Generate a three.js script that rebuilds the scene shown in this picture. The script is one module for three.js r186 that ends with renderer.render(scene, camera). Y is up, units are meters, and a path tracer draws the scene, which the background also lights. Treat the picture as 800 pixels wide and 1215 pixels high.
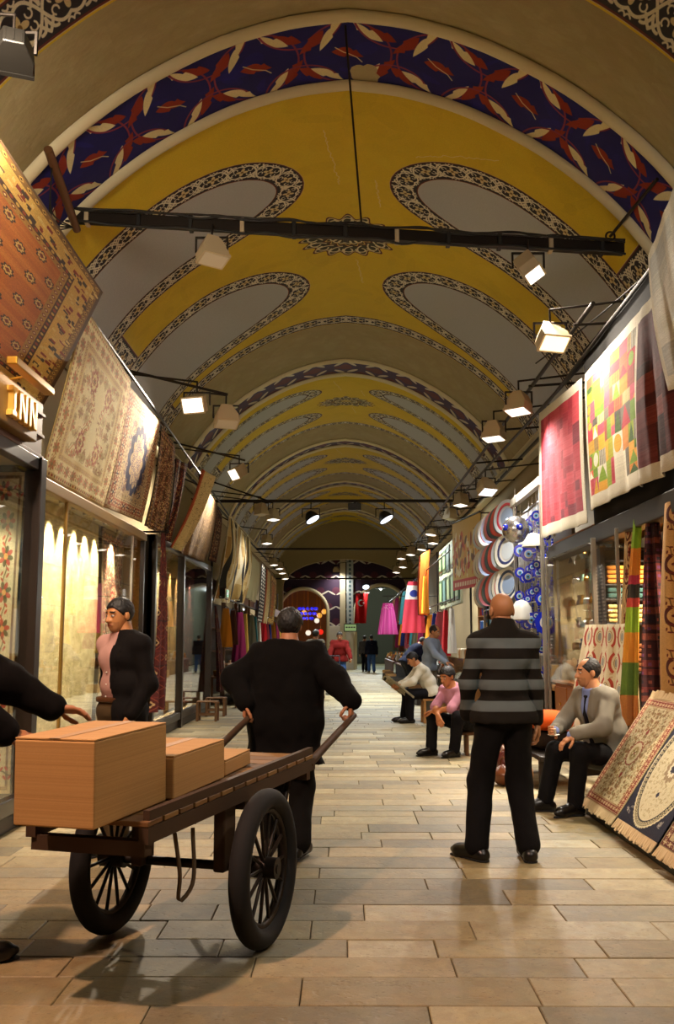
import * as THREE from 'three';
import { RoundedBoxGeometry } from 'three/addons/geometries/RoundedBoxGeometry.js';
import { mergeGeometries } from 'three/addons/utils/BufferGeometryUtils.js';
import { ImprovedNoise } from 'three/addons/math/ImprovedNoise.js';
import { RectAreaLightUniformsLib } from 'three/addons/lights/RectAreaLightUniformsLib.js';

// ---------------------------------------------------------------- camera, exposure
const renderer = new THREE.WebGLRenderer({ antialias: true });
renderer.toneMapping = THREE.LinearToneMapping;
renderer.toneMappingExposure = 0.3;
renderer.shadowMap.enabled = true;
RectAreaLightUniformsLib.init();
const scene = new THREE.Scene();
scene.background = new THREE.Color(0x000000);
const V = (x, y, z) => new THREE.Vector3(x, y, z);
const P = (x, y, d) => new THREE.Vector3(x, y, -d);          // d = metres down the bazaar street
const camera = new THREE.PerspectiveCamera(2 * Math.atan(607.5 / 1150) * 180 / Math.PI, 800 / 1215, 0.05, 200);
camera.position.set(0, 1.43, 0);
camera.lookAt(-0.006833, 1.43 + 0.133121, -0.991076);
scene.add(camera);
const LAMP = 1.0;                                             // common strength of all flood lamps

// ---------------------------------------------------------------- helpers
function rng(seed) { let s = seed | 0; return () => { s = (s + 0x6d2b79f5) | 0; let t = Math.imul(s ^ (s >>> 15), 1 | s); t = (t + Math.imul(t ^ (t >>> 7), 61 | t)) ^ t; return ((t ^ (t >>> 14)) >>> 0) / 4294967296; }; }
const noise = new ImprovedNoise();
const taken = {};
function numbered(n) { const k = taken[n] = (taken[n] ?? -1) + 1; return k ? n + '_' + String(k).padStart(3, '0') : n; }
function shade(o) { o.traverse((m) => { if (m.isMesh) { m.castShadow = m.receiveShadow = true; } }); return o; }
function tag(o, label, category, group) { o.userData.label = label; o.userData.category = category; if (group) o.userData.group = group; return o; }
function thing(name, label, category, group, pos, turn = 0) {
  const o = new THREE.Group(); o.name = numbered(name); scene.add(o); tag(o, label, category, group);
  if (pos) o.position.copy(pos); o.rotation.y = turn; return o;
}
function part(name, geo, mat, parent, label) {
  const m = new THREE.Mesh(Array.isArray(geo) ? merged(geo) : geo, mat); m.name = parent === scene ? numbered(name) : name; parent.add(m);
  m.castShadow = m.receiveShadow = true; if (label) m.userData.label = label; return m;
}
function solo(name, geo, mat, label, category, group, pos, turn = 0) {
  const m = part(name, geo, mat, scene); tag(m, label, category, group); if (pos) m.position.copy(pos); m.rotation.y = turn; return m;
}
function struct(name, geo, mat) { const m = part(name, geo, mat, scene); m.userData.kind = 'structure'; return m; }
function structGroup(name) { const o = new THREE.Group(); o.name = numbered(name); o.userData.kind = 'structure'; scene.add(o); return o; }
function again(o, label) { const c = o.clone(); c.name = numbered(o.name.replace(/_\d{3}$/, '')); c.userData = { ...o.userData }; if (label) c.userData.label = label; scene.add(c); return c; }
function merged(list) {
  return mergeGeometries(list.map((g) => { const q = g.index ? g.toNonIndexed() : g.clone(); for (const k of Object.keys(q.attributes)) if (!['position', 'normal', 'uv'].includes(k)) q.deleteAttribute(k);
    if (!q.attributes.uv) q.setAttribute('uv', new THREE.BufferAttribute(new Float32Array(q.attributes.position.count * 2), 2)); return q; }));
}
const bx = (w, h, l, x = 0, y = 0, z = 0) => new THREE.BoxGeometry(w, h, l).translate(x, y, z);
const rb = (w, h, l, x = 0, y = 0, z = 0, r = 0.01, s = 2) => new RoundedBoxGeometry(w, h, l, s, Math.min(r, w / 2.01, h / 2.01, l / 2.01)).translate(x, y, z);
const cyl = (r0, r1, h, n = 16, x = 0, y = 0, z = 0) => new THREE.CylinderGeometry(r0, r1, h, n).translate(x, y, z);
const sph = (r, x = 0, y = 0, z = 0, n = 14) => new THREE.SphereGeometry(r, n, Math.max(6, n * 0.7 | 0)).translate(x, y, z);
const lathe = (pts, n = 24) => new THREE.LatheGeometry(pts.map(([r, y]) => new THREE.Vector2(r, y)), n);
function rod(a, b, r, n = 10, r2 = r) {
  const d = b.clone().sub(a), g = new THREE.CylinderGeometry(r2, r, d.length(), n);
  g.applyQuaternion(new THREE.Quaternion().setFromUnitVectors(V(0, 1, 0), d.clone().normalize())); const c = a.clone().add(b).multiplyScalar(0.5); return g.translate(c.x, c.y, c.z);
}
function bar(a, b, w, h) {                                    // rectangular bar from a to b, h measured upright
  const d = b.clone().sub(a), g = new THREE.BoxGeometry(w, h, d.length()), m = new THREE.Matrix4().lookAt(b, a, V(0, 1, 0)); g.applyMatrix4(m);
  const c = a.clone().add(b).multiplyScalar(0.5); return g.translate(c.x, c.y, c.z);
}
const wire = (pts, r, seg = 24, n = 5) => new THREE.TubeGeometry(new THREE.CatmullRomCurve3(pts), seg, r, n);
// a sheet of cloth, carpet or board: f(u, v) gives the face; th is its thickness behind the face
function sheet(f, nu, nv, th) {
  const pos = [], uv = [], idx = [], F = [], N = [];
  for (let j = 0; j <= nv; j++) for (let i = 0; i <= nu; i++) F.push(f(i / nu, j / nv));
  const at = (i, j) => F[Math.min(nv, Math.max(0, j)) * (nu + 1) + Math.min(nu, Math.max(0, i))];
  for (let j = 0; j <= nv; j++) for (let i = 0; i <= nu; i++) N.push(at(i + 1, j).clone().sub(at(i - 1, j)).cross(at(i, j + 1).clone().sub(at(i, j - 1))).normalize());
  const n1 = F.length;
  for (let s = 0; s < 2; s++) for (let k = 0; k < n1; k++) { const p = F[k].clone().addScaledVector(N[k], s ? -th : 0); pos.push(p.x, p.y, p.z); uv.push((k % (nu + 1)) / nu, Math.floor(k / (nu + 1)) / nv); }
  const id = (i, j) => j * (nu + 1) + i;
  for (let j = 0; j < nv; j++) for (let i = 0; i < nu; i++) {
    const a = id(i, j), b = id(i + 1, j), c = id(i + 1, j + 1), d = id(i, j + 1);
    idx.push(a, b, c, a, c, d, a + n1, c + n1, b + n1, a + n1, d + n1, c + n1);
  }
  const edge = (a, b) => idx.push(a, a + n1, b + n1, a, b + n1, b);
  for (let i = 0; i < nu; i++) { edge(id(i, 0), id(i + 1, 0)); edge(id(i + 1, nv), id(i, nv)); }
  for (let j = 0; j < nv; j++) { edge(id(0, j + 1), id(0, j)); edge(id(nu, j), id(nu, j + 1)); }
  const g = new THREE.BufferGeometry(); g.setAttribute('position', new THREE.Float32BufferAttribute(pos, 3)); g.setAttribute('uv', new THREE.Float32BufferAttribute(uv, 2)); g.setIndex(idx);
  g.computeVertexNormals(); return g;
}
// ---- painted maps
function paint(w, h, draw, opts = {}) {
  const c = document.createElement('canvas'); c.width = w; c.height = h; const g = c.getContext('2d'); draw(g, w, h);
  if (opts.grain) { const im = g.getImageData(0, 0, w, h), R = rng(opts.seed ?? 7), a = opts.grain, wv = opts.weave ?? 0;
    for (let y = 0, i = 0; y < h; y++) for (let x = 0; x < w; x++, i += 4) { const k = 1 + (R() - 0.5) * a + wv * (((x >> 1) + (y >> 1)) & 1 ? 0.5 : -0.5); im.data[i] *= k; im.data[i + 1] *= k; im.data[i + 2] *= k; }
    g.putImageData(im, 0, 0); }
  const t = new THREE.CanvasTexture(c); t.colorSpace = THREE.SRGBColorSpace; t.wrapS = t.wrapT = opts.clamp ? THREE.ClampToEdgeWrapping : THREE.RepeatWrapping; return t;
}
function greyNoise(n, f, seed) {                               // tileable fine relief map
  const d = new Uint8Array(n * n * 4);
  for (let y = 0, i = 0; y < n; y++) for (let x = 0; x < n; x++, i += 4) { const v = Math.max(0, Math.min(255, f(x / n, y / n) * 255)); d[i] = d[i + 1] = d[i + 2] = v; d[i + 3] = 255; }
  const t = new THREE.DataTexture(d, n, n); t.magFilter = THREE.LinearFilter; t.minFilter = THREE.LinearFilter; t.wrapS = t.wrapT = THREE.RepeatWrapping; t.needsUpdate = true; return t;
}
function tile2(fx, fy, per, z) {                               // periodic noise on [0,1)^2
  const a = fx * per, b = fy * per, s = (x, y) => noise.noise(x, y, z), u = fx, v = fy;
  return s(a, b) * (1 - u) * (1 - v) + s(a - per, b) * u * (1 - v) + s(a, b - per) * (1 - u) * v + s(a - per, b - per) * u * v;
}
const weaveMap = greyNoise(128, (x, y) => 0.5 + 0.25 * Math.sin(x * 128 * Math.PI / 2) * Math.sin(y * 128 * Math.PI / 2) + 0.35 * tile2(x, y, 24, 3.3));
const plasterMap = greyNoise(256, (x, y) => 0.5 + 0.4 * tile2(x, y, 6, 1.7) + 0.25 * tile2(x, y, 20, 4.1) + 0.15 * tile2(x, y, 60, 8.1));
const rep = (t, a, b) => { const c = t.clone(); c.repeat.set(a, b); c.needsUpdate = true; return c; };
const std = (color, roughness = 0.8, more = {}) => new THREE.MeshStandardMaterial({ color, roughness, ...more });
const M = {
  dark: std(0x1d1712, 0.45), black: std(0x0d0c0b, 0.55), iron: std(0x241d17, 0.5, { metalness: 0.6 }), steel: std(0xb8b4aa, 0.3, { metalness: 0.9 }),
  cream: std(0xd8cfae, 0.85), white: std(0xe3dfd2, 0.7), wood: std(0x5b3a1e, 0.55), paleWood: std(0xa5743c, 0.6), cardboard: std(0xb78a4d, 0.85),
  brass: std(0xb98a35, 0.32, { metalness: 0.9 }), copper: std(0xa3602f, 0.3, { metalness: 0.9 }), rubber: std(0x0a0908, 0.85),
  glass: new THREE.MeshPhysicalMaterial({ color: 0xffffff, roughness: 0.02, transmission: 1, thickness: 0, ior: 1.45 }),
  fringe: std(0xcdb58b, 0.95), lampShell: std(0xb8a888, 0.5), lampDark: std(0x1b1916, 0.4, { metalness: 0.3 }), backing: std(0x5c4a34, 0.95),
};
// ================================================================ THE STREET: vault, walls, floor
const PROF = [[0, 7.82], [0.6, 7.74], [1.25, 7.54], [1.8, 7.27], [2.35, 6.92], [2.93, 6.42], [3.35, 5.92], [3.6, 5.5], [3.72, 5.2]], VX = 0.05, HALF = 4.78;
const profCurve = new THREE.SplineCurve(PROF.map(([x, y]) => new THREE.Vector2(x, y))), ARC = profCurve.getSpacedPoints(40);
function vaultPoint(t) { const k = Math.min(40, Math.abs(t) * 40), i = Math.min(39, Math.floor(k)), a = ARC[i].clone().lerp(ARC[i + 1], k - i); return [VX + Math.sign(t) * a.x, a.y]; }   // t from -1 (left spring) to 1
function vaultStrip(d0, d1, lift = 0, nd = 2) { return sheet((u, v) => { const [x, y] = vaultPoint(u * 2 - 1); const k = lift; return P(x * (1 - k / 6), y - k, d0 + (d1 - d0) * v); }, 64, nd, -0.12); }
const fillNoise = (g, w, h, seed, cols, n, r0, r1, a) => { const R = rng(seed); for (let i = 0; i < n; i++) { g.globalAlpha = a * R(); g.fillStyle = cols[R() * cols.length | 0]; g.beginPath(); g.ellipse(R() * w, R() * h, r0 + R() * (r1 - r0), (r0 + R() * (r1 - r0)) * 0.5, R() * 3, 0, 7); g.fill(); } g.globalAlpha = 1; };
// one unit of the black and white arabesque border; origin at its middle, run along x, half width 1
function arabesque(g) {
  g.lineCap = 'round'; g.strokeStyle = '#d8d3bd'; g.lineWidth = 0.15;
  for (const s of [-1, 1]) {
    g.beginPath(); g.moveTo(-1.2, 0); g.bezierCurveTo(-0.7, 0.85 * s, -0.35, 0.85 * s, 0, 0.62 * s); g.bezierCurveTo(0.35, 0.85 * s, 0.7, 0.85 * s, 1.2, 0); g.stroke();
    for (const q of [-1, 1]) { g.beginPath(); g.moveTo(q * 1.2, 0.3 * s); g.quadraticCurveTo(q * 1.05, 0.8 * s, q * 0.75, 0.78 * s); g.stroke(); g.beginPath(); g.moveTo(q * 1.2, 0.82 * s); g.quadraticCurveTo(q * 0.95, 0.6 * s, q * 0.85, 0.4 * s); g.stroke(); }
  }
  g.lineWidth = 0.09; for (const s of [-1, 1]) for (const q of [-1, 1]) { g.beginPath(); g.arc(q * 0.62, 0.26 * s, 0.17, q > 0 ? -1 : 2, q > 0 ? 3.4 : 6.4); g.stroke(); g.beginPath(); g.moveTo(q * 0.3, 0.92 * s); g.quadraticCurveTo(q * 0.12, 0.7 * s, 0, 0.95 * s); g.stroke(); }
  g.fillStyle = '#cbbb8c'; for (let k = 0; k < 4; k++) { g.save(); g.rotate(k * Math.PI / 2); g.beginPath(); g.ellipse(0.26, 0, 0.24, 0.15, 0, 0, 7); g.fill(); g.restore(); }
  g.fillStyle = '#6c5324'; g.beginPath(); g.arc(0, 0, 0.12, 0, 7); g.fill();
}
function borderAlong(g, pts, w) {                               // pts: polyline in canvas pixels, w: half width in pixels
  const cum = [0]; for (let i = 1; i < pts.length; i++) cum.push(cum[i - 1] + Math.hypot(pts[i][0] - pts[i - 1][0], pts[i][1] - pts[i - 1][1]));
  const L = cum.at(-1), line = (lw, c) => { g.strokeStyle = c; g.lineWidth = lw; g.lineJoin = 'round'; g.lineCap = 'butt'; g.beginPath(); pts.forEach((p, i) => i ? g.lineTo(...p) : g.moveTo(...p)); g.stroke(); };
  line(w * 2, '#c2b79a'); line(w * 1.94, '#5a1a16'); line(w * 1.78, '#14111d');
  const n = Math.max(1, Math.round(L / (w * 2.1))), u = L / n;
  for (let k = 0; k < n; k++) { const s = (k + 0.5) * u; let i = 1; while (i < cum.length - 1 && cum[i] < s) i++; const f = (s - cum[i - 1]) / (cum[i] - cum[i - 1]), a = pts[i - 1], b = pts[i];
    g.save(); g.translate(a[0] + (b[0] - a[0]) * f, a[1] + (b[1] - a[1]) * f); g.rotate(Math.atan2(b[1] - a[1], b[0] - a[0])); g.scale(u / 2.4, w * 0.86); arabesque(g); g.restore(); }
}
const bayMap = paint(2048, 1800, (g, W, H) => {
  const px = W / (2 * HALF), X = (s) => W / 2 + s * px, D0 = 10.5, Y = (d) => (d - D0) * px;      // canvas y runs with d
  g.fillStyle = '#d0b420'; g.fillRect(0, 0, W, H); fillNoise(g, W, H, 5, ['#b09716', '#dfc63a', '#9a8414', '#d8bd30'], 1400, 12, 90, 0.12);
  const w = 0.205 * px;
  for (const s of [-1, 1]) {
    const tongue = (d0, d1, tip, fill) => {
      const dm = (d0 + d1) / 2, r = (d1 - d0) / 2, pts = [[X(s * 5), Y(d0)]];
      pts.push([X(s * (tip + r * 1.5)), Y(d0)]);
      for (let k = 1; k < 24; k++) { const a = k / 24 * Math.PI; pts.push([X(s * (tip + r * 1.5 - Math.sin(a) * r * 1.5)), Y(dm - Math.cos(a) * r)]); }
      pts.push([X(s * (tip + r * 1.5)), Y(d1)], [X(s * 5), Y(d1)]);
      g.fillStyle = fill; g.beginPath(); pts.forEach((p, i) => i ? g.lineTo(...p) : g.moveTo(...p)); g.fill(); return pts;
    };
    const t1 = tongue(11.72, 13.7, 0.8, '#abb0b6'), t2 = tongue(15.2, 17.92, 0.85, '#abb0b6');
    for (const [a, b] of [[10.3, 11.72], [13.7, 15.2], [17.92, 18.6]]) { g.fillStyle = '#abb0b6'; g.fillRect(Math.min(X(s * 4.3), X(s * 5)), Y(a), 0.8 * px, Y(b) - Y(a)); borderAlong(g, [[X(s * 4.15), Y(a)], [X(s * 4.15), Y(b)]], w * 1.05); }
    borderAlong(g, t1, w); borderAlong(g, t2, w);
  }
  borderAlong(g, [[0, Y(18.66)], [W, Y(18.66)]], w * 1.1);
  // medallion
  g.save(); g.translate(X(0.02), Y(14.65)); g.scale(px * 0.8, px * 0.8);
  for (const [r, c] of [[1.0, '#4b1a14'], [0.95, '#b9ac7c'], [0.9, '#2b2c1c'], [0.55, '#4b1a14'], [0.5, '#bfa958'], [0.46, '#33301c']]) { g.fillStyle = c; g.beginPath(); for (let k = 0; k <= 128; k++) { const a = k / 128 * 6.2832, q = r * (0.9 + 0.1 * Math.cos(a * 16)); g.lineTo(q * Math.cos(a), q * Math.sin(a)); } g.fill(); }
  g.strokeStyle = '#cfc69f'; g.lineWidth = 0.035; for (let k = 0; k < 16; k++) { g.save(); g.rotate(k / 16 * 6.2832); g.beginPath(); g.arc(0.7, 0, 0.1, -2.6, 2.2); g.stroke(); g.beginPath(); g.moveTo(0.5, -0.1); g.quadraticCurveTo(0.62, 0.12, 0.84, 0.06); g.stroke(); g.beginPath(); g.arc(0.3, 0, 0.07, -2.6, 2.2); g.stroke(); g.restore(); }
  g.fillStyle = '#c9b15f'; for (let k = 0; k < 8; k++) { g.save(); g.rotate(k * 0.7854); g.beginPath(); g.ellipse(0.12, 0, 0.1, 0.045, 0, 0, 7); g.fill(); g.restore(); } g.restore();
  // cracks in the plaster
  const R = rng(31), crack = (s0, d0, s1, d1) => { g.strokeStyle = '#d9c88e'; g.lineWidth = 2.4; g.beginPath(); for (let k = 0; k <= 40; k++) { const t = k / 40; g.lineTo(X(s0 + (s1 - s0) * t) + (R() - 0.5) * 9, Y(d0 + (d1 - d0) * t) + (R() - 0.5) * 9); } g.stroke(); };
  crack(0.9, 11.85, 1.95, 11.15); crack(0.4, 12.7, 0.5, 13.5); crack(0.18, 15.6, 0.3, 16.6); crack(-0.1, 12.9, -0.3, 11.4);
}, { clamp: true, grain: 0.1 }); bayMap.flipY = false;
const bandMap = paint(2048, 256, (g, W, H) => {
  const px = W / (2 * HALF), R = rng(3); g.fillStyle = '#0c0b5c'; g.fillRect(0, 0, W, H); fillNoise(g, W, H, 8, ['#0a0950', '#16158a'], 200, 8, 50, 0.4);
  const leaf = (x, y, l, wd, a, c, bend = 0.3) => { g.save(); g.translate(x, y); g.rotate(a); g.fillStyle = c; g.beginPath(); g.moveTo(-l / 2, 0); g.bezierCurveTo(-l * 0.25, -wd * 1.2, l * 0.05, -wd * 1.1, l * 0.14, -wd * 0.45); g.lineTo(l * 0.24, -wd * 0.75); g.quadraticCurveTo(l * 0.3, -wd * 0.2, l / 2, wd * bend); g.quadraticCurveTo(l * 0.2, wd * 0.9, 0, wd * 0.55); g.lineTo(-l * 0.06, wd * 0.95); g.quadraticCurveTo(-l * 0.3, wd * 0.7, -l / 2, 0); g.fill(); g.restore(); };
  const U = 1.02 * px, n = 9, off = W / 2 - n / 2 * U;
  for (let k = -1; k <= n; k++) { const x = off + k * U; g.strokeStyle = '#7d2a44'; g.lineWidth = 5;
    g.beginPath(); g.arc(x + U * 0.5, H * 0.5, U * 0.47, 0, 7); g.stroke(); g.beginPath(); g.arc(x, 0, U * 0.45, 0, 7); g.stroke(); g.beginPath(); g.arc(x, H, U * 0.45, 0, 7); g.stroke();
    const red = '#842614', cr = '#ddd2a4';
    leaf(x + U * 0.5, H * 0.5, U * 0.36, U * 0.085, 0.15, red); leaf(x + U * 0.12, H * 0.33, U * 0.42, U * 0.075, 2.2, red); leaf(x + U * 0.9, H * 0.68, U * 0.42, U * 0.075, -1.1, red); leaf(x + U * 0.1, H * 0.74, U * 0.34, U * 0.07, 0.7, red); leaf(x + U * 0.86, H * 0.24, U * 0.34, U * 0.07, 3.6, red);
    leaf(x, H * 0.04, U * 0.4, U * 0.07, 0.1, red); leaf(x, H * 0.97, U * 0.4, U * 0.07, 3.2, red);
    leaf(x + U * 0.31, H * 0.24, U * 0.54, U * 0.055, -1.15, cr, 0.9); leaf(x + U * 0.72, H * 0.8, U * 0.52, U * 0.055, 2.1, cr, 0.9); leaf(x + U * 0.28, H * 0.77, U * 0.44, U * 0.065, 0.55, cr); leaf(x + U * 0.7, H * 0.22, U * 0.42, U * 0.065, 3.75, cr);
    g.strokeStyle = '#cdc08e'; g.lineWidth = 3; g.beginPath(); g.moveTo(x + U * 0.36, H * 0.42); g.lineTo(x + U * 0.46, H * 0.5); g.lineTo(x + U * 0.6, H * 0.56); g.lineTo(x + U * 0.66, H * 0.62); g.stroke(); }
  g.fillStyle = '#a59a76'; g.beginPath(); for (let k = 0; k < 22; k++) { const a = k / 22 * 6.283; g.lineTo(W / 2 + 0.2 * px + Math.cos(a) * 34 * (0.8 + R() * 0.4), H * 0.8 + Math.sin(a) * 42 * (0.8 + R() * 0.4)); } g.fill();
  g.fillStyle = '#7a1f16'; g.fillRect(0, 0, W, 4); g.fillRect(0, H - 4, W, 4);
}, { clamp: true, grain: 0.1 }); bandMap.flipY = false;
const farBandMap = paint(1024, 96, (g, W, H) => {
  g.fillStyle = '#24124a'; g.fillRect(0, 0, W, H); const n = 13, U = W / n;
  for (let k = 0; k < n; k++) { const x = k * U; g.fillStyle = '#521629'; for (const [a, b, r] of [[0.5, 0.5, 0.2], [0, 0.1, 0.2], [0, 0.9, 0.2], [0.25, 0.5, 0.12]]) { g.beginPath(); g.ellipse(x + a * U, b * H, U * r, H * r * 0.8, 0.4, 0, 7); g.fill(); }
    g.fillStyle = '#c9c3b2'; for (const [a, b, t] of [[0.3, 0.28, -0.7], [0.72, 0.72, -0.7], [0.68, 0.26, 0.75], [0.3, 0.76, 0.75]]) { g.beginPath(); g.ellipse(x + a * U, b * H, U * 0.22, H * 0.055, t, 0, 7); g.fill(); } }
}, { clamp: true }); farBandMap.flipY = false;
const oliveMap = paint(512, 512, (g, W, H) => { g.fillStyle = '#9c9069'; g.fillRect(0, 0, W, H); fillNoise(g, W, H, 12, ['#978b66', '#b5aa86', '#9f9470', '#bbb08c'], 900, 6, 60, 0.12); const R = rng(5); g.strokeStyle = '#b3a67d'; g.lineWidth = 1; for (let c = 0; c < 4; c++) { let x = R() * W, y = R() * H; g.beginPath(); for (let k = 0; k < 30; k++) { x += (R() - 0.3) * 7; y += (R() - 0.5) * 12; g.lineTo(x, y); } g.stroke(); } }, { grain: 0.06 });
const bump = (t, a, b, s) => ({ bumpMap: rep(t, a, b), bumpScale: s });
M.bay = std(0xffffff, 0.75, { map: bayMap, ...bump(plasterMap, 6, 6, 0.006) });
M.band = std(0xffffff, 0.9, { map: bandMap, ...bump(plasterMap, 6, 1, 0.003) });
M.farBand = std(0xffffff, 0.6, { map: farBandMap });
M.olive = std(0xffffff, 0.8, { map: rep(oliveMap, 4, 1), ...bump(plasterMap, 5, 1.4, 0.008) });
M.wallPlaster = std(0x9a8a66, 0.9, bump(plasterMap, 6, 3, 0.01));
const ceiling = structGroup('ceiling');
function ridge(d) { part('moulding', sheet((u, v) => { const [x, y] = vaultPoint(u * 2 - 1), a = v * Math.PI, k = 0.05 * Math.sin(a); return P(x - (x - VX) * k / 5, y - k - 0.004, d - 0.075 * Math.cos(a)); }, 64, 6, 0.02), M.cream, ceiling); }
// bay [yellow from, to], plain strip to, patterned band to; then the next bay
const BAYS = [[-6, 7.95, 9.15, 10.35], [10.5, 18.9, 21.4, 22.5], [22.6, 28, 30.1, 31.0], [31.1, 36.5, 38.1, 39.0], [39.1, 44, 45.9, 46.8], [46.9, 51, 52.2, 52.4]];
BAYS.forEach(([a, b, c, e], i) => {
  part('painted_bay', vaultStrip(a, b, 0, 4), M.bay, ceiling); part('plaster_strip', vaultStrip(b, c, 0, 2), M.olive, ceiling);
  if (i < 5) { part('painted_band', vaultStrip(c, e + 0.15, 0, 1), i === 0 ? M.band : M.farBand, ceiling); ridge(c + 0.02); ridge(e + 0.07); }
});
// side walls above and behind the shops, with a painted dentil frieze under the spring of the vault
for (const [side, s] of [['left', -1], ['right', 1]]) {
  const x = VX + s * 3.72;
  struct('wall_' + side, bx(0.3, 5.4, 60, x + s * 0.17, 2.65, -24), M.wallPlaster);
}
const dentil = paint(512, 64, (g, W, H) => { g.fillStyle = '#11101f'; g.fillRect(0, 0, W, H); g.fillStyle = '#c9c3ad'; for (let k = 0; k < 16; k++) { g.beginPath(); g.moveTo(k * 32 + 4, 54); g.lineTo(k * 32 + 16, 14); g.lineTo(k * 32 + 28, 54); g.fill(); } g.fillRect(0, 0, W, 6); g.fillRect(0, 58, W, 6); });
for (const s of [-1, 1]) {
  const tr = structGroup('trim_1'), x = VX + s * 3.66;
  for (let k = 0; k < 9; k++) { const d = 6 + k * 5; part('frieze_panel', bx(0.06, 0.24, 4.98, x, 5.18, -(d + 2.5)), std(0xffffff, 0.7, { map: rep(dentil, 5, 1) }), tr); }
  part('ledge', rb(0.2, 0.07, 46, x - s * 0.05, 5.03, -28.5, 0.02), M.cream, tr); part('ledge', rb(0.12, 0.05, 46, x - s * 0.03, 5.33, -28.5, 0.02), M.cream, tr);
}
struct('wall_back', bx(9, 9, 0.3, 0, 4, 6.2), M.wallPlaster);
// ---- stone floor: slabs laid in rows across the street
const stone = [0, 1, 2].map((k) => paint(512, 512, (g, W, H) => {
  g.fillStyle = ['#aca68c', '#a39d84', '#9e9985'][k]; g.fillRect(0, 0, W, H); fillNoise(g, W, H, 40 + k, ['#c8b78f', '#9c875d', '#d2c29b', '#a89468', '#8f7e5b'], 1500, 3, 46, 0.16);
  const R = rng(90 + k); for (let i = 0; i < 420; i++) { g.globalAlpha = 0.25 + R() * 0.5; g.fillStyle = ['#6d5c3e', '#7d6a46', '#5d4d33'][R() * 3 | 0]; g.beginPath(); g.ellipse(R() * W, R() * H, 0.6 + R() * 3.4, 0.5 + R() * 1.3, (R() - 0.5) * 0.8, 0, 7); g.fill(); }
  for (let c = 0; c < 7; c++) { const cx = R() * W, cy = R() * H; for (let i = 0; i < 60; i++) { g.globalAlpha = 0.35 * R(); g.beginPath(); g.ellipse(cx + (R() - 0.5) * 90, cy + (R() - 0.5) * 26, 1 + R() * 4, 1 + R() * 1.5, 0, 0, 7); g.fill(); } } g.globalAlpha = 1;
}, { grain: 0.12, seed: 60 + k }));
const pits = greyNoise(256, (x, y) => { const a = tile2(x, y, 10, 2.2), b = tile2(x, y, 40, 6.6); return 0.75 + 0.12 * a - (b > 0.28 ? 0.5 : 0) * (a + 0.5) + 0.06 * tile2(x, y, 80, 1.2); });
const stoneMat = []; for (const [k, c] of [[0, 0xe6e4de], [0, 0xd2c8b2], [1, 0xdcd4c0], [1, 0xc4baa2], [2, 0xcac6ba], [2, 0xb0aa98], [0, 0xe2dac6]]) stoneMat.push(std(c, 0.6, { map: stone[k], bumpMap: pits, bumpScale: 0.004, roughnessMap: null }));
function slabGeo(x0, x1, d0, d1, h, R) {
  const b = 0.004, y1 = h, y0 = h - b, q = [[x0, d0], [x1, d0], [x1, d1], [x0, d1]], t = [[x0 + b, d0 + b], [x1 - b, d0 + b], [x1 - b, d1 - b], [x0 + b, d1 - b]];
  const pos = [], uv = [], ox = R() * 5, od = R() * 5, put = (p, y) => { pos.push(p[0], y, -p[1]); uv.push((p[0] - x0) / 1.1 + ox, (p[1] - d0) / 1.1 + od); };
  const quad = (a, ya, c, yc, i, j) => { put(a[i], ya); put(a[j], ya); put(c[j], yc); put(a[i], ya); put(c[j], yc); put(c[i], yc); };
  put(t[0], y1); put(t[1], y1); put(t[2], y1); put(t[0], y1); put(t[2], y1); put(t[3], y1);
  for (let i = 0; i < 4; i++) { const j = (i + 1) % 4; quad(q, y0, t, y1, i, j); quad(q, -0.03, q, y0, i, j); }
  const g = new THREE.BufferGeometry(); g.setAttribute('position', new THREE.Float32BufferAttribute(pos, 3)); g.setAttribute('uv', new THREE.Float32BufferAttribute(uv, 2)); g.computeVertexNormals(); return g;
}
const floor = structGroup('floor'), mortar = std(0x51462f, 0.95);
part('mortar_bed', bx(7.6, 0.2, 76, 0.05, -0.112, -32), mortar, floor);
{
  const R = rng(2024), far = stoneMat.map(() => []); let d = -5, n = 0;
  while (d < 64) {
    const h = 0.25 + R() * 0.09, e = d + h, J = 0.0025; let x = -3.55 - R() * 0.5;
    while (x < 3.6) {
      const w = R() < 0.25 ? 0.35 + R() * 0.25 : 0.6 + R() * 0.65, x1 = x + w, m = R() < 0.12 ? 5 : R() * 7 | 0, lift = (R() - 0.5) * 0.005, a = Math.max(-3.7, x + J), c = Math.min(3.8, x1 - J);
      if (c - a > 0.12) { const g = slabGeo(a, c, d + J, e - J, lift, R), seen = d > 3.6 && n < 300 && c > -0.37 * e && a < 0.37 * e; if (seen) { n++; part('slab', g, stoneMat[m], floor); } else far[m].push(g); }
      x = x1;
    }
    d = e;
  }
  far.forEach((l, i) => { const m = part('slab_field', mergeGeometries(l), stoneMat[i], floor); m.userData.kind = 'stuff'; });
}
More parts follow.
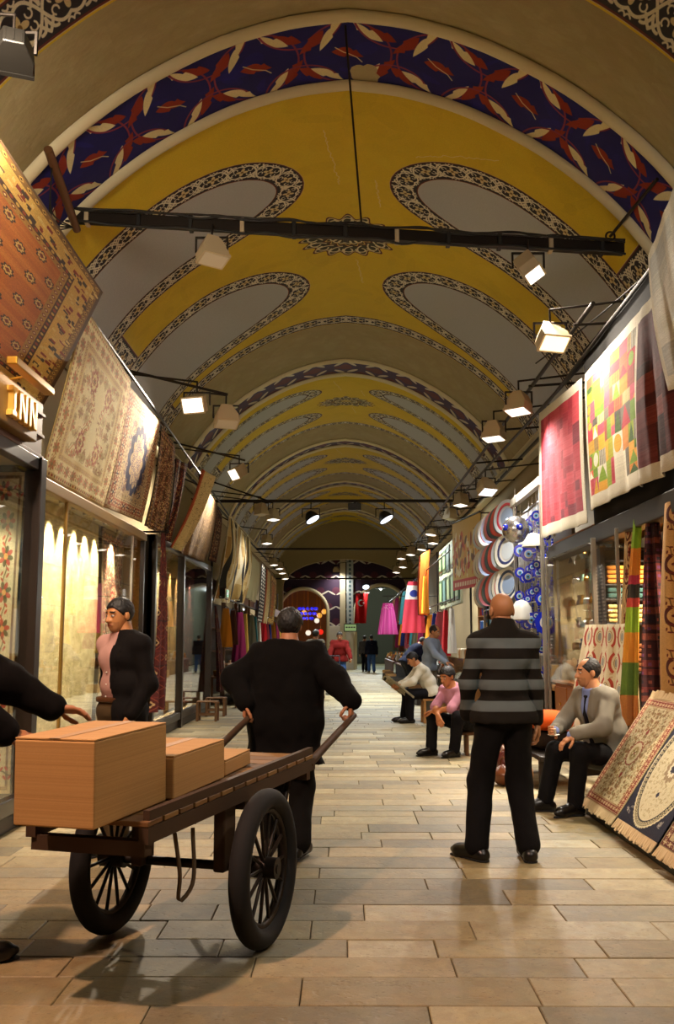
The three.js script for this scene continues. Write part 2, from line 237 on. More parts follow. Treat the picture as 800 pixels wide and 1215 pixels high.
// ================================================================ LAMPS
const glow = (c, k) => new THREE.MeshStandardMaterial({ color: 0x222222, emissive: c, emissiveIntensity: k, roughness: 0.4 });
M.glowWarm = glow(0xffd9a0, 9); M.glowWhite = glow(0xfff2dc, 10); M.glowCool = glow(0xe8f2ff, 9); M.lampOff = std(0xcfc6b4, 0.25);
const boxLampGeo = (() => {                                    // octagonal flood housing, mouth towards +z
  const s = new THREE.Shape(); [[-0.07, -0.13], [0.07, -0.13], [0.15, 0.02], [0.15, 0.12], [-0.15, 0.12], [-0.15, 0.02]].forEach(([x, y], i) => i ? s.lineTo(x, y) : s.moveTo(x, y)); s.closePath();
  const g = new THREE.ExtrudeGeometry(s, { depth: 0.2, bevelEnabled: true, bevelSize: 0.008, bevelThickness: 0.008, bevelSegments: 1 }); g.rotateX(Math.PI / 2); g.translate(0, 0.1, 0); return g; })();
const ribGeo = merged([-0.06, 0, 0.06].map((x) => bx(0.008, 0.16, 0.02, x, 0, -0.135)));
const rimGeo = merged([bx(0.33, 0.022, 0.03, 0, 0.105, 0.12), bx(0.33, 0.022, 0.03, 0, -0.105, 0.12), bx(0.022, 0.2, 0.03, 0.155, 0, 0.12), bx(0.022, 0.2, 0.03, -0.155, 0, 0.12)]);
const faceGeo = bx(0.285, 0.185, 0.012, 0, 0, 0.134), yokeGeo = merged([bx(0.02, 0.17, 0.03, 0.175, 0.06, 0), bx(0.02, 0.17, 0.03, -0.175, 0.06, 0), bx(0.37, 0.02, 0.03, 0, 0.15, 0)]), stemGeo = cyl(0.012, 0.012, 0.16, 8, 0, 0.23, 0);
const domeGeo = lathe([[0.02, 0.2], [0.07, 0.19], [0.12, 0.12], [0.16, 0.02], [0.17, 0], [0.15, 0.01], [0.1, 0.1], [0.02, 0.17]], 28).rotateX(-Math.PI / 2).translate(0, 0, 0.1), domeFace = new THREE.CylinderGeometry(0.14, 0.14, 0.012, 28).rotateX(Math.PI / 2).translate(0, 0, 0.085);
function aimed(o, pos, to) { o.position.copy(pos); o.lookAt(to); return o; }
function spot(parent, color, cd, angle, pen, size, z = 0.16) {
  const l = new THREE.SpotLight(new THREE.Color(color).lerp(new THREE.Color(0xffffff), 0.4), cd * LAMP, 0, angle, pen, 2); l.position.set(0, 0, z); l.target.position.set(0, 0, z + 2); l.castShadow = true; l.shadow.radius = size; l.name = 'lamp_light'; l.target.name = 'aim'; parent.add(l, l.target); return l;
}
function flood(kind, label, group, pos, to, { arm = null, on = true, color = 0xffd7a0, cd = 60, angle = 1.25, glowMat = M.glowWhite, shell = M.lampShell, scale = 1 } = {}) {
  const t = thing('flood_lamp', label, 'lamp', group); aimed(t, pos, to); t.scale.setScalar(scale);
  if (kind === 'box') { part('housing', boxLampGeo, shell, t); part('cooling_ribs', ribGeo, shell, t); part('rim', rimGeo, shell, t); part('lens', faceGeo, on ? glowMat : M.lampOff, t); }
  else { part('housing', domeGeo, shell, t); part('lens', domeFace, on ? glowMat : M.lampOff, t); }
  const y = new THREE.Group(); y.name = 'bracket'; y.quaternion.copy(t.quaternion).invert(); part('yoke', yokeGeo, M.iron, y); part('stem', stemGeo, M.iron, y); t.add(y); if (arm !== null) part('arm', rod(V(0, 0.3, 0), V((arm - pos.x) / scale, 0.3 + 0.25 * Math.abs(arm - pos.x) / 2, 0), 0.014, 8), M.iron, y);
  if (on) spot(t, color, cd, angle, 0.9, 4);
  return t;
}
// ---- tie beams across the vault
{
  const b = thing('tie_beam', 'dark iron tie beam wrapped in cables across the yellow vault', 'beam');
  const A = P(-3.15, 6.2, 10.4), B = P(3.2, 5.88, 10.6);
  part('beam_bar', bar(A, B, 0.09, 0.13), M.iron, b);
  const R = rng(4); for (let k = 0; k < 4; k++) part('cable', wire(Array.from({ length: 26 }, (_, i) => A.clone().lerp(B, i / 25).add(V(0, (R() - 0.5) * 0.05 + 0.07 - (k === 3 ? 0.16 : 0), 0.07 + (R() - 0.5) * 0.04))), 0.011 + 0.004 * (k & 1), 90), k & 1 ? M.black : M.lampDark, b);
  for (let k = 0; k < 11; k++) { const c = A.clone().lerp(B, 0.04 + k * 0.092); part('cable_tie', rb(0.05, 0.17, 0.14, c.x, c.y, c.z, 0.01, 1), k % 3 ? M.black : M.lampShell, b); }
  const w = thing('hanger_rod', 'thin iron rod holding the cable-wrapped tie beam from the vault crown', 'rod'); part('rod', rod(P(0.21, 6.1, 10.5), P(0.02, 7.78, 9.3), 0.012), M.iron, w); part('hook', new THREE.TorusGeometry(0.05, 0.014, 6, 14).translate(0.21, 6.1, -10.5), M.iron, w);
  for (const [y, d, l] of [[5.28, 26.4, 'iron tie bar with two black dome lamps hung beneath it'], [5.22, 39.6, 'plain iron tie bar where the vault nears the end wall'], [4.72, 50.6, 'low iron tie bar just before the tiled end wall']]) {
    const q = thing('tie_bar', l, 'beam'); part('bar', rod(P(-3.66, y, d), P(3.76, y, d), 0.045, 10), M.iron, q); part('end_plate', rb(0.04, 0.25, 0.25, -3.62, y, -d, 0.01, 1), M.iron, q); part('end_plate', rb(0.04, 0.25, 0.25, 3.72, y, -d, 0.01, 1), M.iron, q); }
  const j = thing('junction_box', 'small dark box on the tie bar between the dome lamps', 'box'); part('box_body', rb(0.36, 0.2, 0.14, 0.3, 5.12, -26.4, 0.02), M.lampDark, j); part('clip', bx(0.06, 0.1, 0.12, 0.3, 5.25, -26.4), M.iron, j);
}
flood('box', 'beige box flood lamp hung dark under the cable-wrapped tie beam', null, P(-1.47, 5.76, 10.32), P(-0.9, 3, 9.5), { on: false });
flood('box', 'lit white flood lamp hung at the end of the cable-wrapped tie beam', null, P(2.07, 5.6, 10.4), P(3.0, 4.0, 10.0), { cd: 150, color: 0xffe4bd });
// left booms with lamps
const poleL = (a, b, l) => { const t = thing('lamp_boom', l, 'boom'); part('boom_pole', rod(a, b, 0.02, 8), M.iron, t); part('wall_plate', rb(0.04, 0.16, 0.12, a.x, a.y, a.z, 0.01, 1), M.iron, t); return t; };
poleL(P(-3.5, 5.35, 13.3), P(-1.62, 4.86, 13.2), 'iron lamp boom above the navy-medallion carpet');
poleL(P(-3.5, 5.4, 18.9), P(-1.88, 4.86, 18.15), 'iron lamp boom above the folded cream and orange rug');
poleL(P(-3.5, 5.4, 23.2), P(-1.75, 4.84, 23.6), 'iron lamp boom above the wavy cowhide rugs');
const LG = 'flood lamps over the left-hand carpets', RG = 'flood lamps along the right-hand rail';
flood('box', 'lit flood lamp at the boom above the navy-medallion carpet', null, P(-1.98, 4.62, 12.75), P(-2.66, 3.6, 10.6), { arm: -3.5, angle: 0.75, cd: 240, color: 0xffdfae });
flood('box', 'unlit cream flood lamp beside the lit one on the medallion carpet boom', null, P(-1.64, 4.55, 13.2), P(-1.4, 3, 12.6), { on: false, arm: -1.98 });
flood('box', 'lit flood lamp at the boom above the folded cream and orange rug', null, P(-1.97, 4.62, 18), P(-2.9, 3.9, 17.4), { arm: -3.5, cd: 220, color: 0xffe6c0 });
for (const [x, d, on] of [[-1.99, 23.1, 0], [-1.78, 24.1, 1], [-2.4, 30, 1], [-2.79, 38.5, 1], [-2.7, 40.5, 1], [-2.75, 43.2, 1], [-2.85, 47, 1]]) flood('box', (on ? 'lit' : 'unlit') + ' cream flood lamp over the far left-hand rugs and stalls', on ? LG : undefined, P(x, 4.6, d), P(x + 0.5, 0.5, d - 0.3), { arm: -3.68, on: !!on, cd: 115, color: 0xfff0d2 });
// lamp at the upper left edge, lighting the orange carpet
flood('box', 'black box flood lamp high above the orange carpet', null, P(-1.99, 4.95, 5.4), P(-2.6, 3.9, 7.0), { arm: -3.6, cd: 120, shell: M.lampDark, color: 0xffd496, glowMat: M.glowWarm, scale: 0.8 });
// right rail
{
  const t = thing('lamp_rail', 'long iron lamp rail above the right-hand kilims and souvenir stalls', 'rail');
  part('rail_bar', rod(P(2.62, 4.95, 9.8), P(2.5, 4.86, 34), 0.026, 8), M.iron, t); part('rail_bar', rod(P(2.85, 4.72, 11.2), P(2.6, 4.7, 24), 0.022, 8), M.iron, t);
  for (const d of [10.6, 13.2, 16, 19, 22.5, 26, 30]) part('bracket', rod(P(3.7, 5.05, d), P(2.55, 4.92, d - 0.2), 0.018, 8), M.iron, t);
  part('stay_cable', wire([P(3.5, 5.5, 9.3), P(2.9, 5.1, 10.6), P(2.45, 4.95, 12)], 0.01), M.black, t);
  const s = thing('stay_rod', 'thin iron stay rod from the wall to the tie beam end', 'rod'); part('rod', rod(P(3.0, 5.95, 10.4), P(3.18, 6.08, 9.3), 0.018, 8), M.iron, s); part('eye', new THREE.TorusGeometry(0.05, 0.012, 6, 14).translate(3.0, 5.95, -10.4), M.iron, s);
}
flood('box', 'warm flood lamp over the multicoloured patchwork kilim', null, P(2.25, 4.72, 10.2), P(2.75, 2.6, 8.6), { arm: 3.8, cd: 85, color: 0xffe6c4, glowMat: M.glowWarm });
flood('box', 'flood lamp over the red patchwork kilim', null, P(2.36, 4.62, 12.75), P(1.5, 0, 11.8), { arm: 3.8, cd: 200, color: 0xffecd0 });
flood('box', 'flood lamp between the red kilim and the hanging glass beads', null, P(2.28, 4.6, 14.4), P(1.7, 0, 13.6), { arm: 3.8, cd: 180, color: 0xfff0d8 });
flood('box', 'flood lamp over the rows of painted plates', null, P(2.55, 4.2, 17.2), P(2.9, 3.0, 16.6), { arm: 3.8, cd: 150, color: 0xf4f4ff, glowMat: M.glowCool });
for (const [x, d, on] of [[2.6, 21.2, 1], [2.62, 23.6, 0], [2.5, 27.5, 1], [2.75, 29.5, 1], [2.6, 32, 1], [2.33, 33.4, 1], [2.1, 35, 1], [2.4, 39, 1], [2.3, 42, 1]]) flood(d === 27.5 || d === 32 ? 'dome' : 'box', d === 27.5 || d === 32 ? 'dome-shaped flood lamp on the right-hand rail' : (on ? 'lit' : 'unlit') + ' cream box flood lamp on the rail over the far right-hand stalls', d === 27.5 || d === 32 ? 'dome lamps on the right-hand rail' : on ? RG : undefined, P(x, 4.55, d), P(x - 0.6, 0.5, d - 0.3), { arm: 3.8, on: !!on, cd: 120, color: 0xf6f4ea });
// black dome lamps hung from the tie bar
for (const [x, l] of [[-0.9, 'left'], [1.12, 'right']]) { const o = flood('dome', 'black dome lamp hanging from the iron tie bar over the street', 'black dome lamps', P(x, 4.86, 26.4), P(x + 2.6, 0.5, 25.2), { cd: 380, shell: M.lampDark, color: 0xf3fff2, glowMat: M.glowCool, scale: 1.35, angle: 1.2 }); }
// lamps of the street behind the photographer: the rails go on there
for (const [x, y, d, tx, ty, td, c, cd] of [[2.12, 4.9, 5.2, 2.5, 3.8, 6.9, 0xffe9cc, 70], [2.3, 4.7, 2.2, 1.6, 0.8, 6.6, 0xffe9cc, 110], [-2.3, 4.7, 2.6, -0.6, 0, 4.6, 0xff9c40, 260], [-1.9, 5.1, 4.4, -2.6, 3.6, 7.4, 0xffdca8, 170]]) flood('box', 'cream box flood lamp on the rails over the near shops', 'near flood lamps', P(x, y, d), P(tx, ty, td), { arm: (x > 0 ? (y > 4.8 ? 3.5 : 3.8) : y > 5 ? -3.35 : -3.68), cd, color: c, angle: 1.15 });
// ================================================================ CARPETS: painted wool
function rosette(g, x, y, r, cols, n = 8, rot = 0) { for (let k = 0; k < n; k++) { const a = rot + k / n * 6.2832; g.fillStyle = cols[k % 2 ? 1 : 0]; g.beginPath(); g.ellipse(x + Math.cos(a) * r * 0.6, y + Math.sin(a) * r * 0.6, r * 0.42, r * 0.24, a, 0, 7); g.fill(); } g.fillStyle = cols[2]; g.beginPath(); g.arc(x, y, r * 0.3, 0, 7); g.fill(); }
function sprig(g, x, y, r, a, cols) { g.save(); g.translate(x, y); g.rotate(a); g.strokeStyle = cols[0]; g.lineWidth = Math.max(1, r * 0.12); g.beginPath(); g.moveTo(-r, 0); g.bezierCurveTo(-r * 0.3, -r * 0.7, r * 0.3, r * 0.7, r, 0); g.stroke(); g.fillStyle = cols[1]; for (const [u, v, t] of [[-0.5, -0.35, -0.8], [0.5, 0.35, -0.8], [0.1, -0.4, 0.7], [-0.1, 0.4, 0.7]]) { g.beginPath(); g.ellipse(u * r, v * r, r * 0.28, r * 0.12, t, 0, 7); g.fill(); } g.restore(); }
function lobed(g, x, y, rx, ry, n, amp, c) { g.fillStyle = c; g.beginPath(); for (let k = 0; k <= 160; k++) { const a = k / 160 * 6.2832, q = 1 - amp + amp * Math.abs(Math.cos(a * n / 2)); g.lineTo(x + rx * q * Math.cos(a), y + ry * q * Math.sin(a)); } g.fill(); }
function carpetMap(W, H, o) {
  return paint(W, H, (g) => {
    const R = rng(o.seed); let t = 0; g.fillStyle = o.edge; g.fillRect(0, 0, W, H); t += o.edgeW ?? W * 0.015;
    for (const b of o.bands) {
      g.fillStyle = b.bg; g.fillRect(t, t, W - 2 * t, H - 2 * t); const m = t + b.w / 2, run = (x0, y0, x1, y1) => {
        const L = Math.hypot(x1 - x0, y1 - y0), n = Math.max(2, Math.round(L / (b.w * (b.step ?? 1.1))));
        for (let k = 0; k < n; k++) { const x = x0 + (x1 - x0) * (k + 0.5) / n, y = y0 + (y1 - y0) * (k + 0.5) / n, q = b.w * 0.42;
          if (b.kind === 'flower') { rosette(g, x, y, q, b.cols, 8, k); sprig(g, x + (x1 - x0) / n / 2, y + (y1 - y0) / n / 2, q, Math.atan2(y1 - y0, x1 - x0), [b.cols[1], b.cols[0]]); }
          if (b.kind === 'dot') { g.fillStyle = b.cols[k % b.cols.length]; g.beginPath(); g.arc(x, y, q * 0.75, 0, 7); g.fill(); }
          if (b.kind === 'zig') { g.fillStyle = b.cols[0]; g.save(); g.translate(x, y); g.rotate(Math.PI / 4); g.fillRect(-q * 0.6, -q * 0.6, q * 1.2, q * 1.2); g.fillStyle = b.cols[1]; g.fillRect(-q * 0.3, -q * 0.3, q * 0.6, q * 0.6); g.restore(); }
          if (b.kind === 'hook') { g.fillStyle = b.cols[k % b.cols.length]; for (let z = 0; z < 5; z++) g.fillRect(x + (R() - 0.5) * b.w * 0.9, y + (R() - 0.5) * b.w * 0.8, q * (0.25 + R() * 0.5), q * (0.2 + R() * 0.4)); } }
      };
      if (b.kind) { run(t, m, W - t, m); run(t, H - m, W - t, H - m); run(m, t + b.w, m, H - t - b.w); run(W - m, t + b.w, W - m, H - t - b.w); }
      t += b.w;
    }
    g.save(); g.beginPath(); g.rect(t, t, W - 2 * t, H - 2 * t); g.clip(); g.fillStyle = o.field; g.fillRect(t, t, W - 2 * t, H - 2 * t);
    if (o.abrash) for (let k = 0; k < 60; k++) { g.globalAlpha = 0.14; g.fillStyle = o.abrash[k % o.abrash.length]; g.fillRect(t, t + R() * (H - 2 * t), W, 2 + R() * H * 0.03); } g.globalAlpha = 1;
    const sym = (x, y, f) => { for (const [a, b] of [[1, 1], [-1, 1], [1, -1], [-1, -1]]) { g.save(); g.translate(W / 2, H / 2); g.scale(a, b); f(x - W / 2, y - H / 2); g.restore(); } };
    for (let k = 0; k < (o.sprigs ?? 60); k++) { const x = t + R() * (W / 2 - t), y = t + R() * (H / 2 - t), r = (o.size ?? W * 0.03) * (0.5 + R()), a = R() * 6, c = o.cols; if (R() < (o.round ?? 0.45)) sym(x, y, (p, q) => rosette(g, p, q, r, [c[R() * c.length | 0], c[1], c[2 % c.length]], 8, a)); else sym(x, y, (p, q) => sprig(g, p, q, r * 1.2, a, [c[R() * c.length | 0], c[R() * c.length | 0]])); }
    o.extra?.(g, W, H, t, R); g.restore();
  }, { grain: o.grain ?? 0.3, weave: o.weave ?? 0.16, seed: o.seed, clamp: true });
}
const wool = (map, more) => std(0xffffff, 0.95, { map, bumpMap: rep(weaveMap, 16, 16), bumpScale: 0.004, ...more });
const bil = (A, B, C, D) => (u, v) => D.clone().lerp(C, u).lerp(A.clone().lerp(B, u), v);       // A top start, B top end, C bottom end, D bottom start
function fringeRow(a, b, len, n, seed, down = V(0, -1, 0)) { const R = rng(seed), l = []; for (let k = 0; k < n; k++) { const p = a.clone().lerp(b, (k + 0.5) / n), q = p.clone().addScaledVector(down, len * (0.8 + R() * 0.35)).add(V((R() - 0.5) * 0.02, 0, (R() - 0.5) * 0.02)); l.push(rod(p, q, 0.007, 5, 0.009)); } return merged(l); }
function hung(name, label, group, mat, A, B, C, D, { wave = 0.02, waves = 3, bow = 0.06, fringe = false, nu = 28, nv = 22, seed = 1, th = 0.012, category = 'carpet' } = {}) {
  const t = thing(name, label, category, group), f0 = bil(A, B, C, D), n = f0(1, 0).clone().sub(f0(0, 0)).cross(f0(0, 1).clone().sub(f0(0, 0))).normalize();
  const f = (u, v) => f0(u, v).addScaledVector(n, (wave * Math.sin(u * waves * 6.28 + seed) + wave * 0.5 * Math.sin(u * waves * 13 + v * 3 + seed * 2)) * (1 - v * 0.8) + bow * Math.sin(v * 3.14) * (0.4 + 0.6 * noise.noise(u * 2, seed, 0.5)));
  const base = f(0.5, 0); part('pile', sheet(f, nu, nv, th), mat, t);
  if (fringe) part('fringe', fringeRow(f(0, 0), f(1, 0), 0.07, 46, seed), M.fringe, t);
  return t;
}
// ---- the maps
const mapOrange = carpetMap(640, 900, { seed: 11, edge: '#4b3413', edgeW: 12, field: '#b0621e', abrash: ['#c97a2a', '#9a541a', '#dc9a40'], cols: ['#c79a45', '#3a2a18', '#d9c083'], sprigs: 0, bands: [{ w: 26, bg: '#7c5a22', kind: 'zig', cols: ['#c8a44c', '#3c240f'] }, { w: 74, bg: '#cda650', kind: 'hook', cols: ['#7d2c12', '#3b2b18', '#d8bd6e'], step: 0.5 }, { w: 20, bg: '#42280f', kind: 'dot', cols: ['#c8a34d', '#8d3716'] }, { w: 26, bg: '#a57a30', kind: 'zig', cols: ['#6b2610', '#e0c67e'] }],
  extra: (g, W, H) => { for (let r = 0; r < 9; r++) for (let c = 0; c < 3; c++) { const x = W / 2 + (c - 1) * 115 + (r % 2 ? 28 : -28), y = 190 + r * 66; lobed(g, x, y, 21, 24, 8, 0.3, '#3a2a18'); lobed(g, x, y, 15, 18, 8, 0.3, '#c9a356'); lobed(g, x, y, 8, 9, 4, 0.3, '#6a2c12'); } } });
const mapCream = carpetMap(640, 640, { seed: 23, edge: '#a58c55', field: '#e6d9ab', cols: ['#b8754a', '#b5a571', '#a07c54', '#c9b47c'], sprigs: 30, size: 22, bands: [{ w: 18, bg: '#cdb980', kind: 'dot', cols: ['#7d6337', '#9c4f2b'] }, { w: 58, bg: '#e3d4a2', kind: 'flower', cols: ['#a88f5c', '#b8764e', '#8a7a50'] }, { w: 20, bg: '#c4ac72', kind: 'zig', cols: ['#94603c', '#e9dcae'] }, { w: 12, bg: '#d9c78f' }],
  extra: (g, W, H) => { for (const [x, y] of [[0.36, 0.3], [0.64, 0.3], [0.36, 0.7], [0.64, 0.7]]) { lobed(g, W * x, H * y, 40, 52, 10, 0.25, '#9a5130'); lobed(g, W * x, H * y, 26, 36, 10, 0.25, '#dbc88f'); rosette(g, W * x, H * y, 18, ['#8d6a36', '#a4572f', '#5e5130']); } } });
const mapNavy = carpetMap(512, 640, { seed: 37, edge: '#8d7350', field: '#a48d68', cols: ['#6e4f3a', '#4a4650', '#8d5d3f', '#c9b791'], sprigs: 170, size: 11, grain: 0.4, bands: [{ w: 16, bg: '#b7a077', kind: 'dot', cols: ['#7d3b28', '#b7a077'] }, { w: 46, bg: '#9a5a3c', kind: 'flower', cols: ['#d1bd90', '#5d2f22', '#3d3a48'] }, { w: 18, bg: '#c4b086', kind: 'zig', cols: ['#4b3a3a', '#93593a'] }, { w: 30, bg: '#ac9670', kind: 'hook', cols: ['#6e4f3a', '#4a4650'] }],
  extra: (g, W, H, t, R) => { lobed(g, W / 2, H / 2, 124, 205, 12, 0.16, '#10123a'); lobed(g, W / 2, H / 2, 84, 160, 12, 0.2, '#9a8464'); for (let k = 0; k < 150; k++) { const a = R() * 6.28, q = Math.sqrt(R()); rosette(g, W / 2 + Math.cos(a) * 66 * q, H / 2 + Math.sin(a) * 132 * q, 9, ['#6b4a3c', '#3b3950', '#c9b48b'], 6); } } });
const mapDarkFloral = carpetMap(320, 640, { seed: 41, edge: '#3a2a1a', field: '#4e3a24', cols: ['#a98d59', '#6d3423', '#c4ad78', '#2e2418'], sprigs: 150, size: 13, bands: [{ w: 12, bg: '#7c6034', kind: 'dot', cols: ['#2f2013', '#b9995a'] }, { w: 34, bg: '#3b2818', kind: 'flower', cols: ['#b0925a', '#7c3a24', '#c9b27c'] }, { w: 10, bg: '#8d713f' }] });
const mapMaroon = carpetMap(320, 640, { seed: 43, edge: '#1e0e0a', field: '#3c120d', cols: ['#9c7c4b', '#7e2a1a', '#1b1420', '#b58f58'], sprigs: 46, size: 16, bands: [{ w: 14, bg: '#20100c', kind: 'zig', cols: ['#7e2a1a', '#b58f58'] }, { w: 36, bg: '#5a1a12', kind: 'flower', cols: ['#a98550', '#1e1a28', '#c9a865'] }, { w: 10, bg: '#20100c' }],
  extra: (g, W, H) => { for (let k = -2; k <= 2; k++) { lobed(g, W / 2, H / 2 + k * 82, 34, 30, 8, 0.3, '#b7a583'); lobed(g, W / 2, H / 2 + k * 82, 22, 18, 8, 0.3, '#471610'); } } });
const mapBrown = carpetMap(512, 512, { seed: 47, edge: '#5a4326', field: '#6f5433', cols: ['#8f7044', '#4d3820', '#a88a58'], sprigs: 260, size: 8, round: 0.2, grain: 0.45, bands: [{ w: 16, bg: '#5a4326', kind: 'dot', cols: ['#8a6a3c'] }, { w: 26, bg: '#7b5e38', kind: 'zig', cols: ['#4b351c', '#a48654'] }] });
const mapBeige = paint(512, 1024, (g, W, H) => { const R = rng(51); g.fillStyle = '#b7a871'; g.fillRect(0, 0, W, H); for (let k = 0; k < 9000; k++) { g.globalAlpha = 0.25; g.fillStyle = ['#cdbf8a', '#8f804b', '#a5955e', '#d9cc9c'][R() * 4 | 0]; g.fillRect(R() * W, R() * H, R() < 0.5 ? 2 : 10 + R() * 26, R() < 0.5 ? 10 + R() * 26 : 2); } g.globalAlpha = 1; }, { grain: 0.28, weave: 0.2, clamp: true });
const mapFloralPanel = carpetMap(320, 768, { seed: 57, edge: '#c9b581', edgeW: 8, field: '#d3c28c', cols: ['#4e4a22', '#b0452a', '#7c6f36', '#3d3a1e'], sprigs: 90, size: 20, bands: [{ w: 8, bg: '#7a5a2e' }, { w: 62, bg: '#d8ca98', kind: 'flower', cols: ['#bd4a2c', '#5f5526', '#e2ab5c'], step: 1.4 }, { w: 8, bg: '#7a5a2e' }] });
const mapDarkPanel = carpetMap(320, 768, { seed: 59, edge: '#6f5a3a', field: '#4c3f2e', cols: ['#b5462f', '#d0b98b', '#7e6a42', '#913426'], sprigs: 70, size: 24, bands: [{ w: 10, bg: '#9a8355' }, { w: 40, bg: '#5b4630', kind: 'flower', cols: ['#c25a3a', '#d8c294', '#2d2418'] }] });
const mapRedKilim = paint(256, 768, (g, W, H) => { g.fillStyle = '#4b120d'; g.fillRect(0, 0, W, H); const R = rng(61); for (let r = 0; r < 12; r++) { const y = r * 64; g.fillStyle = r % 3 ? '#5f1a12' : '#33110f'; g.fillRect(0, y, W, 6); for (let c = -1; c < 4; c++) { const x = c * 72 + (r % 2) * 36; g.strokeStyle = '#7d3a22'; g.lineWidth = 3; g.beginPath(); g.moveTo(x, y + 32); g.lineTo(x + 36, y + 4); g.lineTo(x + 72, y + 32); g.lineTo(x + 36, y + 60); g.closePath(); g.stroke(); if (R() < 0.5) { lobed(g, x + 36, y + 32, 14, 14, 4, 0.4, '#a88a5c'); lobed(g, x + 36, y + 32, 6, 6, 4, 0.2, '#23120f'); } } } }, { grain: 0.35, weave: 0.2, clamp: true });
const mapCream2 = paint(256, 768, (g, W, H) => { g.fillStyle = '#cdb981'; g.fillRect(0, 0, W, H); g.fillStyle = '#b4501f'; g.fillRect(0, 0, 70, H); g.fillStyle = '#8b3a16'; g.fillRect(0, 0, 22, H); const R = rng(63); for (let k = 0; k < 420; k++) { g.globalAlpha = 0.6; g.fillStyle = ['#8a7644', '#e0cf98', '#6d5a30'][R() * 3 | 0]; g.fillRect(76 + R() * 170, R() * H, 3 + R() * 14, 2 + R() * 6); g.fillStyle = ['#e09a4a', '#5d220c'][R() * 2 | 0]; g.fillRect(22 + R() * 44, R() * H, 4, 6); } g.globalAlpha = 1; }, { grain: 0.3, weave: 0.2, clamp: true });
// ---- carpets hung in a row above the left-hand shops, tops leaning out into the street
hung('hanging_carpet', 'orange carpet with gold borders hung beside the lit gold letters', null, wool(mapOrange), P(-2.2, 4.64, 4.6), P(-2.2, 4.6, 8.5), P(-2.76, 3.44, 8.5), P(-2.76, 3.44, 4.6), { seed: 2, bow: 0.03, wave: 0.008 });
hung('hanging_carpet', 'brightly lit cream carpet with scattered flowers above the beige shop window', null, wool(mapCream), P(-2.38, 4.5, 8.58), P(-2.38, 4.33, 10.55), P(-2.72, 2.94, 10.85), P(-2.72, 2.92, 8.56), { seed: 4, bow: 0.04, wave: 0.006 });
hung('hanging_carpet', 'tan carpet with a navy blue lobed medallion', null, wool(mapNavy), P(-2.42, 4.3, 10.65), P(-2.42, 4.3, 12.5), P(-2.72, 3.03, 13.0), P(-2.72, 2.95, 10.9), { seed: 5, bow: 0.04, wave: 0.008 });
hung('hanging_carpet', 'narrow dark brown floral carpet next to the navy-medallion one', null, wool(mapDarkFloral), P(-2.42, 4.28, 12.6), P(-2.42, 4.24, 13.7), P(-2.7, 3.01, 14.4), P(-2.7, 3.0, 13.1), { seed: 6 });
hung('hanging_rug', 'dark maroon rug hanging behind the folded cream one', null, wool(mapMaroon), P(-2.5, 4.15, 14.2), P(-2.45, 4.2, 14.98), P(-2.74, 2.98, 14.94), P(-2.74, 2.98, 14.45), { seed: 7, wave: 0.05, waves: 1 });
hung('hanging_rug', 'folded cream rug with an orange stripe, hung high on the left', null, wool(mapCream2), P(-2.25, 4.16, 15.15), P(-2.1, 4.12, 15.7), P(-2.66, 2.9, 15.75), P(-2.72, 2.9, 15.0), { seed: 8, wave: 0.05, waves: 1.2, bow: 0.1 });
hung('hanging_rug', 'plain speckled brown rug hung high on the left', null, wool(mapBrown), P(-2.42, 4.14, 16.3), P(-2.46, 4.1, 18.7), P(-2.72, 2.96, 18.75), P(-2.72, 2.9, 16.1), { seed: 9 });
hung('hanging_rug', 'near-black maroon rug with a row of white medallions', null, wool(mapMaroon, { color: 0xd8c8c0 }), P(-2.48, 4.08, 18.85), P(-2.5, 4.03, 19.8), P(-2.62, 3.04, 19.8), P(-2.62, 3.0, 18.75), { seed: 10 });
const mapSkin = paint(512, 768, (g, W, H) => { const R = rng(71); g.fillStyle = '#c3a871'; g.fillRect(0, 0, W, H); for (let k = 0; k < 26; k++) { g.fillStyle = ['#b0915a', '#d3be8c', '#a17f48', '#d9c9a0'][k % 4]; g.fillRect(R() * W, R() * H, 60 + R() * 70, 80 + R() * 160); } g.lineWidth = 26; for (const [x, w, c] of [[60, 44, '#e2dcc6'], [200, 60, '#1c1a17'], [330, 40, '#e2dcc6'], [440, 56, '#24211d']]) { g.strokeStyle = c; g.lineWidth = w; g.beginPath(); for (let y = -20; y <= H + 20; y += 20) g.lineTo(x + 34 * Math.sin(y / 90 + x), y); g.stroke(); } g.strokeStyle = '#ece6d2'; g.lineWidth = 14; g.strokeRect(0, 0, W, H); }, { grain: 0.2, clamp: true });
for (const [d0, d1, l, s] of [[20.7, 22.2, 'narrow cowhide patchwork rug with black and white waves', 1], [22.3, 24.3, 'wide cowhide patchwork rug with tan squares and black waves', 2], [24.4, 25.9, 'cowhide patchwork rug with a white wavy edge next to the plain white rug', 3]]) hung('cowhide_rug', l, null, wool(rep(mapSkin, 1, 1)), P(-2.46, 4.16, d0), P(-2.5, 4.12, d1), P(-2.72 + s * 0.02, 2.5, d1 + 0.3), P(-2.8, 2.24 + s * 0.05, d0 + 0.2), { seed: s * 3, wave: 0.07, waves: 1.3, bow: 0.16, category: 'rug' });
hung('hanging_rug', 'plain white rug hanging beyond the cowhide rugs', null, std(0xb9b9a4, 0.95, { bumpMap: rep(weaveMap, 10, 10), bumpScale: 0.004 }), P(-2.5, 3.8, 26.2), P(-2.5, 3.76, 28.6), P(-2.7, 2.62, 29.4), P(-2.7, 2.66, 26.4), { seed: 14, wave: 0.05, category: 'rug' });
